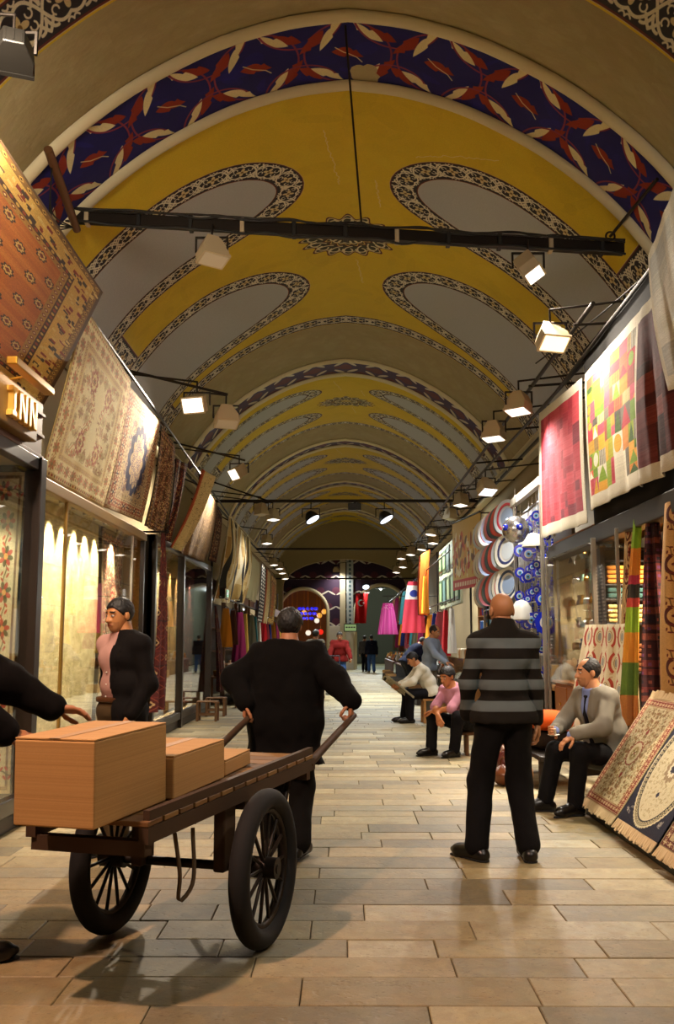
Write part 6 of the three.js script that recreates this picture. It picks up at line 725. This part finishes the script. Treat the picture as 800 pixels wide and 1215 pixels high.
// ---- poster, framed pictures, glass counter of nuts
{ const m = paint(384, 512, (g, W, H) => { g.fillStyle = '#d2b25c'; g.fillRect(0, 0, W, H); const R = rng(6); for (let k = 0; k < 110; k++) { g.fillStyle = ['#c8602a', '#8a4a26', '#d9a24a', '#b43a22', '#f0e6c0', '#6b4a2e'][R() * 6 | 0]; g.beginPath(); g.ellipse(R() * W, 110 + R() * 290, 5 + R() * 10, 18 + R() * 34, (R() - 0.5) * 0.7, 0, 7); g.fill(); } g.fillStyle = '#c03a34'; g.fillRect(0, H - 74, W, 74); g.fillStyle = '#e8d8c0'; for (let k = 0; k < 14; k++) g.fillRect(28 + k * 24, H - 54, 15, 32); }, { clamp: true });
  const t = thing('poster', 'tall yellow poster of orange figures with a red band at the foot', 'poster'); part('sheet', sheet((u, v) => P(2.3 + u * 0.32, 2.5 + v * 1.4, 20.4 - u * 1.9), 2, 2, 0.02), std(0xffffff, 0.8, { map: m }), t); part('hanger', rod(P(2.3, 3.92, 20.4), P(2.62, 3.92, 18.5), 0.02, 8), M.iron, t); for (const [x, d] of [[2.58, 18.7], [2.34, 20.2]]) part('hanger_arm', rod(P(x, 3.92, d), P(3.7, 3.95, d), 0.014, 8), M.iron, t);
  const f = thing('picture_board', 'tall board of green framed pictures', 'pictures'); part('board', rb(0.05, 1.6, 4.8, 2.66, 3.1, -24.3, 0.01, 1), std(0x86866a, 0.8), f); const R = rng(9); for (let k = 0; k < 5; k++) for (let r = 0; r < 2; r++) { const h = 0.55 + R() * 0.15, q = part('picture_frame', rb(0.03, h, 0.72, 2.62, 3.5 - r * 0.76, -(22.4 + k * 0.92), 0.008, 1), std([0x1d3222, 0x263e2a, 0x172c1f, 0x304a32][(k + r) % 4], 0.4), f); part('print', bx(0.008, h - 0.16, 0.54, 2.6, 3.5 - r * 0.76, -(22.4 + k * 0.92)), std([0x5a7048, 0x6f8458, 0x44605c, 0x7f8b64][(k * 3 + r) % 4], 0.5), q); }
  const c = thing('glass_counter', 'glass counter of sweets and nuts beside the stall keeper', 'counter'); part('base', rb(0.6, 0.6, 3.4, 2.62, 0.3, -20.7, 0.012, 1), M.paleWood, c); part('front_pane', bx(0.01, 0.48, 3.3, 2.33, 0.86, -20.7), M.glass, c); part('top_pane', bx(0.56, 0.012, 3.3, 2.6, 1.11, -20.7), M.glass, c); part('middle_shelf', bx(0.5, 0.012, 3.3, 2.62, 0.86, -20.7), M.glass, c); for (const d of [19.02, 22.38]) part('end_frame', rb(0.6, 0.52, 0.03, 2.62, 0.86, -d, 0.005, 1), M.paleWood, c);
  for (let k = 0; k < 7; k++) { const q = thing('nut_heap', ['heap of pale nuts in the glass counter', 'heap of brown nuts in the glass counter', 'heap of cream sweets in the glass counter'][k % 3], 'food', ['pale nut heaps', 'brown nut heaps', 'cream sweet heaps'][k % 3], P(2.6, 0.6, 19.3 + k * 0.46)); part('tray', rb(0.42, 0.03, 0.42, 0, 0.016, 0, 0.006, 1), M.steel, q); const g = lathe([[0.001, 0.17], [0.08, 0.14], [0.16, 0.05], [0.19, 0.03], [0.001, 0.03]], 20), p = g.attributes.position; for (let i = 0; i < p.count; i++) { const b = 1 + 0.08 * noise.noise(p.getX(i) * 40, p.getY(i) * 40, p.getZ(i) * 40); p.setXYZ(i, p.getX(i) * b, 0.03 + (p.getY(i) - 0.03) * b, p.getZ(i) * b); } g.computeVertexNormals(); const h = part('heap', g, std([0xcbbf9a, 0x8a5c34, 0xddd6c0][k % 3], 0.8), q); h.userData.kind = 'stuff'; }
  for (let k = 0; k < 9; k++) solo('spice_jar', lathe([[0.001, 0], [0.06, 0], [0.065, 0.1], [0.05, 0.15], [0.055, 0.17], [0.001, 0.18]], 16), std([0xcbb894, 0xb98a5a, 0xd8cfb8][k % 3], 0.4), 'lidded jar standing in the row on the glass counter', 'jar', 'jars on the glass counter', P(2.6, 1.117, 19.3 + k * 0.34)); }
{ const t = thing('goods_shelf', 'tall shelf of coloured bottles behind the glass counter', 'shelf'); for (const d of [19, 22.9]) part('upright', rb(0.3, 2.5, 0.04, 3.3, 1.25, -d, 0.006, 1), M.paleWood, t); for (let k = 0; k < 5; k++) part('board', rb(0.3, 0.03, 3.9, 3.3, 1.0 + k * 0.34, -20.95, 0.005, 1), M.paleWood, t); part('back', bx(0.02, 2.5, 3.9, 3.46, 1.25, -20.95), M.shopBack, t);
  const R = rng(44), f = [[[0.001, 0], [0.05, 0], [0.055, 0.14], [0.02, 0.2], [0.022, 0.26], [0.001, 0.26]], [[0.001, 0], [0.07, 0], [0.06, 0.2], [0.065, 0.22], [0.001, 0.23]]].map((p) => lathe(p, 14)), c = [[0x2a5aa8, 'blue'], [0x3a8a94, 'teal'], [0xa8262a, 'red'], [0xc08a3a, 'amber'], [0x8fb4d0, 'pale blue']];
  for (let k = 0; k < 5; k++) for (let i = 0; i < 17; i++) { const g = R() * 2 | 0, m = R() * 5 | 0; solo(g ? 'tin' : 'bottle', f[g], std(c[m][0], 0.3), `${c[m][1]} ${g ? 'tin' : 'bottle'} on the tall shelf behind the glass counter`, g ? 'tin' : 'bottle', `${c[m][1]} ${g ? 'tins' : 'bottles'} behind the counter`, P(3.24, 1.016 + k * 0.34, 19.2 + i * 0.22)); } }
// ---- hanging garments and textiles, a shaped cloth each
function garment(label, mat, x, y, d, w, h, turn, group, category = 'garment', flare = 1.3) {
  const t = thing('hanging_garment', label, category, group, P(x, y, d), turn), f = (s) => (u, v) => { const k = 1 - v, wd = w * (0.55 + (flare - 0.55) * Math.pow(k, 0.8)) / 2; const a = (u - 0.5) * 2; return V(a * wd, -k * h - (1 - Math.abs(a)) * 0, s * (0.05 + 0.05 * k) * Math.cos(a * 1.5) + 0.02 * Math.sin(a * 9 + k * 3) * k); };
  const body = part('cloth_body', merged([sheet(f(1), 16, 12, 0.006), sheet((u, v) => f(-1)(1 - u, v), 16, 12, 0.006)]), mat, t); part('hanger', merged([rod(V(-w * 0.28, -0.01, 0), V(0, 0.06, 0), 0.008, 6), rod(V(w * 0.28, -0.01, 0), V(0, 0.06, 0), 0.008, 6), rod(V(0, 0.06, 0), V(0, 0.2, 0), 0.005, 6)]), M.iron, t); return t;
}
const mapPink = paint(128, 256, (g, W, H) => { g.fillStyle = '#c22a92'; g.fillRect(0, 0, W, H); const R = rng(2); for (let x = 0; x < W; x += 4) { g.fillStyle = ['#e65ab8', '#a81f7c', '#d63aa4', '#f07fce'][R() * 4 | 0]; g.fillRect(x, 20 + R() * 40, 2.4, H); } g.fillStyle = '#e8d8e0'; for (let k = 0; k < 20; k++) g.fillRect(R() * W, R() * 46, 5, 5); });
garment('bright pink fringed dancing costume hanging over the street', std(0xffffff, 0.6, { map: mapPink }), 1.36, 2.62, 30, 0.55, 0.95, 0.1, null, 'costume', 1.15);
const GC = [[0xb8222a, 'red'], [0xd88a2a, 'amber'], [0xc9a24a, 'gold'], [0xd8d2c8, 'white'], [0x2a3a8a, 'blue'], [0x8a2a5a, 'plum'], [0x2f6a72, 'teal'], [0xb85a6a, 'rose'], [0x4a2a1c, 'brown'], [0x6a6a5c, 'grey']];
{ const R = rng(55);
  const pr = thing('garment_pole', 'iron pole of hanging garments along the right-hand stalls', 'pole'); part('pole', rod(P(2.42, 3.5, 22), P(2.3, 3.45, 49), 0.018, 8), M.iron, pr); part('pole', rod(P(2.5, 2.42, 22), P(2.4, 2.42, 49), 0.018, 8), M.iron, pr); for (const d of [22.2, 30, 36, 44]) part('upright', rod(P(2.9, 0, d), P(2.9, 4.2, d), 0.025, 8), M.iron, pr); part('side_arm', rod(P(2.9, 2.84, 30), P(1.2, 2.84, 30), 0.014, 8), M.iron, pr);
  const pl = thing('garment_pole', 'iron pole of hanging garments along the left-hand stalls', 'pole'); part('pole', rod(P(-2.72, 2.42, 21.2), P(-2.6, 2.42, 49), 0.018, 8), M.iron, pl); for (const d of [22, 28, 36, 44]) part('upright', rod(P(-3.0, 0, d), P(-3.0, 3.6, d), 0.025, 8), M.iron, pl);
  for (let k = 0; k < 20; k++) { const [c, n] = GC[(k * 7 + 3) % 10], d = 22.4 + k * 1.3; garment(n + ' garment on the lower pole of the right-hand stalls', cloth(c, 0.8), 2.48, 2.2, d, 0.42, 0.8 + R() * 0.5, 0.5 + R(), n + ' right-hand garments'); }
  for (let k = 0; k < 12; k++) { const [c, n] = GC[(k * 3 + 1) % 10], d = 27.4 + k * 1.7; garment(n + ' garment high on the right-hand garment pole', cloth(c, 0.8), 2.3, 3.28, d, 0.5, 0.9 + R() * 0.4, 0.3 + R(), n + ' high garments'); }
  for (let k = 0; k < 18; k++) { const [c, n] = GC[(k * 7 + 1) % 10], d = 22.3 + k * 1.45; garment(n + ' garment on the pole of the left-hand stalls', cloth(c, 0.85), -2.7, 2.2, d, 0.42, 0.8 + R() * 0.6, -0.5 - R(), n + ' left-hand garments'); } }
garment('long red and white costume hanging beyond the picture board', std(0xffffff, 0.7, { map: paint(64, 256, (g, W, H) => { g.fillStyle = '#c8324a'; g.fillRect(0, 0, W, H); g.fillStyle = '#e8e4e0'; g.fillRect(0, 20, W, 70); g.fillStyle = '#2a3a9a'; g.beginPath(); g.arc(32, 60, 18, 0, 7); g.fill(); }) }), 2.05, 3.2, 28.6, 0.6, 1.5, 0.3, null, 'costume');
for (const [d, c, l] of [[27.6, 0xd86a2a, 'long orange carpet hanging edge-on beyond the picture board'], [28.2, 0x6a2a1a, 'long brown carpet hanging edge-on beyond the picture board']]) hung('hanging_rug', l, null, cloth(c), P(2.5, 4.1, d + 0.4), P(2.2, 3.9, d), P(2.15, 2.2, d), P(2.45, 2.2, d + 0.4), { seed: d, nu: 10, nv: 14, category: 'rug' });
// ---- market tables with wares on both sides
function wareTable(x, d0, d1, side, seed, label) {
  const t = thing('market_table', label, 'table'); part('table_top', rb(0.8, 0.05, d1 - d0, x, 0.62, -(d0 + d1) / 2, 0.01, 1), M.wood, t); part('cloth_front', rb(0.03, 0.6, d1 - d0, x - side * 0.38, 0.3, -(d0 + d1) / 2, 0.01, 1), cloth([0x3a2620, 0x20262a, 0x4a3420][seed % 3]), t); for (const d of [d0 + 0.1, d1 - 0.1]) part('leg', rb(0.06, 0.6, 0.06, x + side * 0.3, 0.3, -d, 0.006, 1), M.wood, t);
  const R = rng(seed), n = Math.floor((d1 - d0) / 0.34), pots = [[[0.001, 0], [0.1, 0], [0.14, 0.1], [0.07, 0.22], [0.09, 0.27], [0.001, 0.25]], [[0.001, 0], [0.13, 0], [0.15, 0.12], [0.14, 0.13], [0.001, 0.06]], [[0.001, 0], [0.06, 0], [0.09, 0.12], [0.03, 0.24], [0.035, 0.34], [0.001, 0.34]]].map((p) => lathe(p, 18)), ms = [M.copper, M.brass, M.silver, M.dark, M.china, std(0x6b4a2a, 0.5)], mn = ['copper', 'brass', 'silver', 'black', 'white', 'brown'];
  for (let k = 0; k < n; k++) for (let r = 0; r < 2; r++) { const f = R() * 3 | 0, m = R() * 6 | 0; solo('market_pot', pots[f], ms[m], `${mn[m]} ${['jug', 'bowl', 'bottle vase'][f]} on the ${side < 0 ? 'left' : 'right'}-hand market tables`, 'pot', `${mn[m]} ${['jugs', 'bowls', 'bottle vases'][f]} ${side < 0 ? 'left' : 'right'}`, P(x - side * 0.2 + r * side * 0.34, 0.645, d0 + 0.2 + k * 0.34)); }
}
wareTable(2.55, 23, 29, 1, 3, 'market table of pots beyond the glass counter'); wareTable(2.4, 31, 38, 1, 4, 'market table of pots below the far right garments'); wareTable(2.4, 40, 48, 1, 5, 'last market table of pots on the right before the end wall');
wareTable(-2.75, 22.6, 28.6, -1, 6, 'market table of pots below the cowhide rugs'); wareTable(-2.65, 30.5, 38, -1, 7, 'market table of pots below the small hanging rugs on the left'); wareTable(-2.6, 40, 48, -1, 8, 'last market table of pots on the left before the end wall');
{ const R = rng(12), tones = [[0xa07a46, 'cardboard'], [0x6a4a28, 'brown wooden'], [0x2f2b26, 'black plastic']]; for (let k = 0; k < 16; k++) { const [c, n] = tones[k % 3], w = 0.3 + R() * 0.2, h = 0.22 + R() * 0.18, t = thing('crate', n + ' crate standing in front of the right-hand stalls', 'crate', n + ' crates', P(1.84 + R() * 0.05 - (k > 5 ? 0.12 : 0), 0, 20 + k * 1.35), (R() - 0.5) * 0.4), m = std(c, 0.75); part('base', rb(w, 0.02, w, 0, 0.011, 0, 0.004, 1), m, t); for (const s of [-1, 1]) for (let q = 0; q < 3; q++) { part('slat', rb(0.015, h * 0.27, w, s * w / 2, h * (0.2 + q * 0.3), 0, 0.003, 1), m, t); part('slat', rb(w, h * 0.27, 0.015, 0, h * (0.2 + q * 0.3), s * w / 2, 0.003, 1), m, t); } } }
// ---- far left shop fronts
for (const [d0, d1, l] of [[21, 29.5, 'dark shop front with wooden posts below the cowhide rugs'], [30, 39, 'dark shop front with wooden posts halfway down the left side'], [39.5, 49.5, 'last dark shop front on the left before the end wall']]) { const t = thing('open_shop', l, 'shop'); part('header_board', rb(0.12, 0.34, d1 - d0, -2.95, 2.66, -(d0 + d1) / 2, 0.015, 1), M.wood, t); for (let k = 0; k < 4; k++) part('post', rb(0.1, 2.5, 0.1, -2.95, 1.25, -(d0 + 0.1 + k * (d1 - d0 - 0.2) / 3), 0.01, 1), M.wood, t); part('back_shelf', rb(0.25, 0.03, d1 - d0, -3.5, 1.2, -(d0 + d1) / 2, 0.005, 1), M.wood, t); part('back_shelf', rb(0.25, 0.03, d1 - d0, -3.5, 1.8, -(d0 + d1) / 2, 0.005, 1), M.wood, t); part('back_wall', bx(0.03, 2.5, d1 - d0, -3.64, 1.25, -(d0 + d1) / 2), M.dark, t);
  const tl = thing('strip_lamp', 'fluorescent strip lamp under a left-hand shop header', 'lamp', 'left shop strip lamps'); part('tube', rod(P(-3.2, 2.46, d0 + 1), P(-3.2, 2.46, d0 + 2.6), 0.02, 8), M.glowCool, tl); part('fitting', rb(0.07, 0.04, 1.7, -3.2, 2.5, -(d0 + 1.8), 0.008, 1), M.white, tl); const a = new THREE.RectAreaLight(0xf2fff0, 12, 0.06, 1.6); a.position.copy(P(-3.2, 2.43, d0 + 1.8)); a.lookAt(P(-3.1, 0, d0 + 1.8)); a.name = 'strip_light'; tl.add(a); }
for (const [d0] of [[23], [31], [41]]) { const tl = thing('strip_lamp', 'fluorescent strip lamp over the right-hand market tables', 'lamp', 'right stall strip lamps'); part('tube', rod(P(2.75, 2.5, d0), P(2.75, 2.5, d0 + 1.6), 0.02, 8), M.glowCool, tl); part('fitting', rb(0.07, 0.04, 1.7, 2.75, 2.54, -(d0 + 0.8), 0.008, 1), M.white, tl); const a = new THREE.RectAreaLight(0xf2fff6, 16, 0.06, 1.6); a.position.copy(P(2.75, 2.47, d0 + 0.8)); a.lookAt(P(2.6, 0, d0 + 0.8)); a.name = 'strip_light'; tl.add(a); }
{ const t = thing('exit_sign', 'small green and white exit sign on the left-hand shop post', 'sign'); part('case', rb(0.03, 0.2, 0.46, -2.6, 2.5, -21.6, 0.006, 1), M.white, t); part('panel', bx(0.006, 0.16, 0.4, -2.582, 2.5, -21.6), std(0x0c8a4a, 0.4, { emissive: 0x0c9a52, emissiveIntensity: 1.2 }), t); part('arrow', bx(0.004, 0.05, 0.2, -2.577, 2.5, -21.52), glow(0xffffff, 1.2), t); part('bracket', rod(P(-2.9, 2.5, 21.6), P(-2.61, 2.5, 21.6), 0.012, 6), M.iron, t); }
// ---- the hand truck of the man in red
{ const t = thing('hand_truck', 'upright hand truck in front of the man in red', 'hand truck', null, P(-0.3, 0, 27.15), 0.1), m = std(0x2a2f3a, 0.5, { metalness: 0.4 }); for (const x of [-0.2, 0.2]) { part('frame_rail', rod(V(x, 0.1, 0), V(x, 1.05, -0.22), 0.016, 8), m, t); const w = part('wheel', new THREE.TorusGeometry(0.09, 0.03, 8, 20).rotateY(Math.PI / 2).translate(x * 1.35, 0.12, -0.02), M.rubber, t); part('hub', new THREE.CylinderGeometry(0.03, 0.03, 0.06, 10).rotateZ(Math.PI / 2).translate(x * 1.35, 0.12, -0.02), M.steel, w); } part('toe_plate', rb(0.42, 0.015, 0.3, 0, 0.03, 0.16, 0.004, 1), m, t); part('handle', rod(V(-0.2, 1.05, -0.22), V(0.2, 1.05, -0.22), 0.016, 8), m, t);
  for (let k = 0; k < 4; k++) { const b = thing('carton', k < 2 ? 'pale carton low on the hand truck' : 'brown carton high on the hand truck', 'box', k < 2 ? 'pale hand truck cartons' : 'brown hand truck cartons', P(-0.3, 0.04 + k * 0.195, 27.0), 0.1 + (k - 1) * 0.04); part('carton_body', rb(0.38, 0.185, 0.28, 0, 0.094, 0, 0.008, 1), k < 2 ? std(0xa9a49a, 0.8) : M.carton, b); part('tape', bx(0.05, 0.0012, 0.28, 0, 0.1875, 0), M.tape, b); } }

// ================================================================ END OF THE STREET
{
  const pat = paint(512, 512, (g, W, H) => { g.fillStyle = '#2a1232'; g.fillRect(0, 0, W, H); for (let k = -1; k < 5; k++) for (let r = -1; r < 5; r++) { const x = k * 128 + (r % 2 ? 64 : 0), y = r * 128; g.fillStyle = '#4c1a34'; g.beginPath(); g.ellipse(x, y, 34, 34, 0, 0, 7); g.fill(); g.fillStyle = '#cfc9bb'; for (const [a, b, t] of [[-36, 14, 0.5], [36, 14, -0.5]]) { g.beginPath(); g.ellipse(x + a, y + b, 36, 7, t, 0, 7); g.fill(); } } });
  const s = new THREE.Shape(); s.moveTo(-4.2, -0.5); s.lineTo(4.3, -0.5); s.lineTo(4.3, 8.3); s.lineTo(-4.2, 8.3); s.closePath();
  const arch = (x0, x1, ys, ya) => { const p = new THREE.Path(); p.moveTo(x0, -0.1); p.lineTo(x1, -0.1); p.lineTo(x1, ys); for (let k = 1; k < 24; k++) { const a = k / 24 * Math.PI; p.lineTo((x0 + x1) / 2 + (x1 - x0) / 2 * Math.cos(a), ys + (ya - ys) * Math.sin(a)); } p.lineTo(x0, ys); p.closePath(); return p; };
  s.holes.push(arch(-3.5, -0.85, 3.0, 4.3), arch(0.62, 3.5, 3.0, 4.5));
  const g = new THREE.ExtrudeGeometry(s, { depth: 0.6, bevelEnabled: false }); g.translate(0, 0, -53.1); struct('wall_end', g, std(0xffffff, 0.7, { map: rep(pat, 0.3, 0.3) }));
  { const o2 = new THREE.Shape(); o2.moveTo(-4.2, -0.5); o2.lineTo(4.3, -0.5); o2.lineTo(4.3, 8.3); o2.lineTo(-4.2, 8.3); o2.closePath(); o2.holes.push(arch(-3.2, 3.3, 4.35, 5.78)); struct('wall_arch', new THREE.ExtrudeGeometry(o2, { depth: 0.5, bevelEnabled: false }).translate(0, 0, -51.6), std(0x9c9069, 0.85, bump(plasterMap, 0.4, 0.4, 0.006))); }
  const tr = structGroup('trim_2'); const ring = (x0, x1, ys, ya, m) => { const pts = [V(x0, 0, -52.44), V(x0, ys, -52.44)]; for (let k = 1; k < 20; k++) { const a = Math.PI - k / 20 * Math.PI; pts.push(V((x0 + x1) / 2 + (x1 - x0) / 2 * Math.cos(a), ys + (ya - ys) * Math.sin(a), -52.44)); } pts.push(V(x1, ys, -52.44), V(x1, 0, -52.44)); part('arch_moulding', new THREE.TubeGeometry(new THREE.CatmullRomCurve3(pts, false, 'catmullrom', 0.1), 90, 0.11, 6), m, tr); };
  ring(-3.5, -0.85, 3.0, 4.3, M.cream); ring(0.62, 3.5, 3.0, 4.5, M.cream);
  part('pilaster', rb(0.3, 6.4, 0.16, -0.05, 3.2, -52.42, 0.02), M.cream, tr); part('dado', rb(1.36, 2.3, 0.1, -0.12, 1.15, -52.45, 0.02), M.white, tr); part('tiled_strip', rb(0.36, 3.6, 0.1, 0.34, 4.1, -52.45, 0.02), std(0xffffff, 0.5, { map: paint(64, 512, (c, W, H) => { c.fillStyle = '#b8c4c4'; c.fillRect(0, 0, W, H); c.fillStyle = '#41606c'; for (let k = 0; k < 16; k++) { c.beginPath(); c.arc(32, k * 32 + 16, 11, 0, 7); c.fill(); } }) }), tr);
  // rooms behind the two arches
  const room = (n, x0, x1, d1, h, m) => { struct(n, [bx(0.2, h, d1 - 53, x0, h / 2, -(d1 + 53) / 2), bx(0.2, h, d1 - 53, x1, h / 2, -(d1 + 53) / 2), bx(x1 - x0 + 0.2, 0.2, d1 - 53, (x0 + x1) / 2, h, -(d1 + 53) / 2), bx(x1 - x0 + 0.2, h, 0.2, (x0 + x1) / 2, h / 2, -d1)], m); };
  room('wall_side_passage', -4.1, -0.3, 63, 5.2, std(0x7a5a36, 0.9)); room('wall_far_passage', 0.3, 4.2, 70, 5.4, std(0x5a5648, 0.9));
  const colour = { red: 0xff2a1a, amber: 0xffb040, white: 0xfff0d8, green: 0x50ff90 };
  const pend = (n, x, y, d, r, top) => { const t = thing('mosaic_lamp', n + ' mosaic glass lamp hanging in the lamp shop', 'lamp', n + ' mosaic lamps', P(x, y, d)); part('globe', sph(r, 0, 0, 0, 16), glow(colour[n], 3.5), t); part('chain', cyl(0.012, 0.012, top - y - r, 6, 0, r + (top - y - r) / 2, 0), M.brass, t); part('cap', lathe([[0.001, r + 0.03], [0.05, r], [0.06, r - 0.03], [0.001, r - 0.02]], 12), M.brass, t); const l = new THREE.PointLight(colour[n], 6 * LAMP, 0, 2); l.shadow.radius = 4; l.castShadow = true; l.name = 'lamp_light'; t.add(l); };
  for (const [n, x, y, d] of [['amber', -3.0, 2.95, 56], ['amber', -2.7, 2.7, 56.5], ['amber', -1.4, 2.95, 56], ['amber', -1.15, 3.2, 57], ['red', -1.3, 2.0, 55], ['white', -2.0, 1.95, 55], ['white', -2.9, 2.05, 55.5], ['red', -3.15, 1.95, 55], ['amber', -2.4, 3.2, 59], ['white', -1.6, 2.7, 58]]) pend(n, x, y, d, 0.15, 5.05);
  const c = thing('blue_chandelier', 'tiered chandelier of bright blue glass in the lamp shop', 'chandelier', null, P(-2.1, 2.7, 57)), blueGlow = glow(0x0a24ff, 3); part('stem', cyl(0.025, 0.025, 2.4, 8, 0, 1.2, 0), M.brass, c); [[0.62, 0.5, 12], [0.34, 0.42, 10], [0.06, 0.26, 7]].forEach(([y, r, n]) => { part('hoop', new THREE.TorusGeometry(r, 0.02, 6, 30).rotateX(Math.PI / 2).translate(0, y, 0), M.brass, c); for (let k = 0; k < n; k++) { const a = k / n * 6.283; part('blue_glass', sph(0.085, r * Math.cos(a), y + 0.05, r * Math.sin(a), 10), blueGlow, c); } }); { const l = new THREE.PointLight(0x3a5cff, 22 * LAMP, 0, 2); l.position.set(0, 0.2, 0.7); l.castShadow = true; l.name = 'lamp_light'; c.add(l); }
  const sh = thing('lamp_shop_counter', 'dark counter of the lamp shop behind the left arch', 'counter'); part('counter_body', rb(2.4, 1.0, 0.6, -2.2, 0.5, -55.6, 0.02), M.wood, sh); part('counter_top', rb(2.5, 0.05, 0.7, -2.2, 1.03, -55.6, 0.01, 1), M.dark, sh);
  for (const [x, y, d, cd] of [[2.2, 4.6, 58, 120], [1.4, 4.6, 64, 120]]) { const t = thing('passage_lamp', 'cool white lamp hanging in the passage behind the right arch', 'lamp', 'passage lamps', P(x, y, d)); part('shade', lathe([[0.05, 0.2], [0.3, 0], [0.28, 0], [0.04, 0.17]], 20), M.lampDark, t); part('bulb', sph(0.1, 0, 0.03, 0, 12), M.glowCool, t); part('cord', cyl(0.01, 0.01, 0.6, 6, 0, 0.5, 0), M.black, t); const l = new THREE.PointLight(0xeafff4, cd * LAMP, 0, 2); l.position.set(0, -0.08, 0); l.castShadow = true; l.name = 'lamp_light'; t.add(l); }
  flood('dome', 'white dome lamp hanging on the low tie bar before the end wall', null, P(1.15, 4.35, 50.6), P(1.6, 0.5, 47.5), { cd: 260, shell: M.lampDark, color: 0xf3fff6, glowMat: M.glowCool, scale: 1.2, angle: 1.3 });
  flood('box', 'cream flood lamp on the arch facing the patterned end wall', null, P(-0.4, 5.3, 51.75), P(-0.2, 3.2, 52.5), { cd: 60, color: 0xfff0dc, arm: 0.4 });
  const fl = thing('flag', 'red flag with a white crescent and star hanging by the end wall', 'flag', null, P(0.95, 3.95, 50.55), -0.15); part('flag_cloth', sheet((u, v) => V((u - 0.5) * 0.62 + 0.1 * (v - 1), (v - 1) * 1.55, 0.05 * Math.sin(u * 9 + v * 2)), 18, 14, 0.006), cloth(0xa81414, 0.8), fl); const cr = new THREE.Shape(); cr.absarc(0, 0, 0.17, 0.6, 5.68, false); cr.absarc(0.05, 0, 0.135, 5.5, 0.78, true); part('crescent', new THREE.ExtrudeGeometry(cr, { depth: 0.008, bevelEnabled: false }).translate(-0.05, -0.5, 0.055), M.china, fl); const st = new THREE.Shape(); for (let k = 0; k < 10; k++) { const a = k / 10 * 6.2832, r = k % 2 ? 0.03 : 0.07; k ? st.lineTo(r * Math.cos(a), r * Math.sin(a)) : st.moveTo(r, 0); } part('star', new THREE.ExtrudeGeometry(st, { depth: 0.008, bevelEnabled: false }).translate(0.1, -0.5, 0.055), M.china, fl); part('flag_rod', rod(V(-0.4, 0.02, 0), V(0.4, 0.02, 0), 0.015, 8), M.iron, fl); part('flag_cord', rod(V(0, 0.02, 0), V(0, 0.75, 0), 0.008, 6), M.iron, fl);
  const gs = thing('shop_plate', 'pale green lit sign plate by the pilaster of the end wall', 'sign', null, P(0.36, 2.2, 52.2)); part('plate_case', rb(0.7, 0.42, 0.1, 0, 0, 0, 0.02, 1), M.lampDark, gs); part('plate_face', bx(0.62, 0.34, 0.02, 0, 0, 0.05), glow(0xc8e89a, 1.2), gs); for (let k = 0; k < 4; k++) part('mark', bx(0.1, 0.06, 0.01, -0.2 + k * 0.135, 0.02, 0.064), M.dark, gs); part('fixing', bx(0.1, 0.1, 0.2, 0, 0, -0.12), M.iron, gs);
}
shade(scene);
renderer.render(scene, camera);
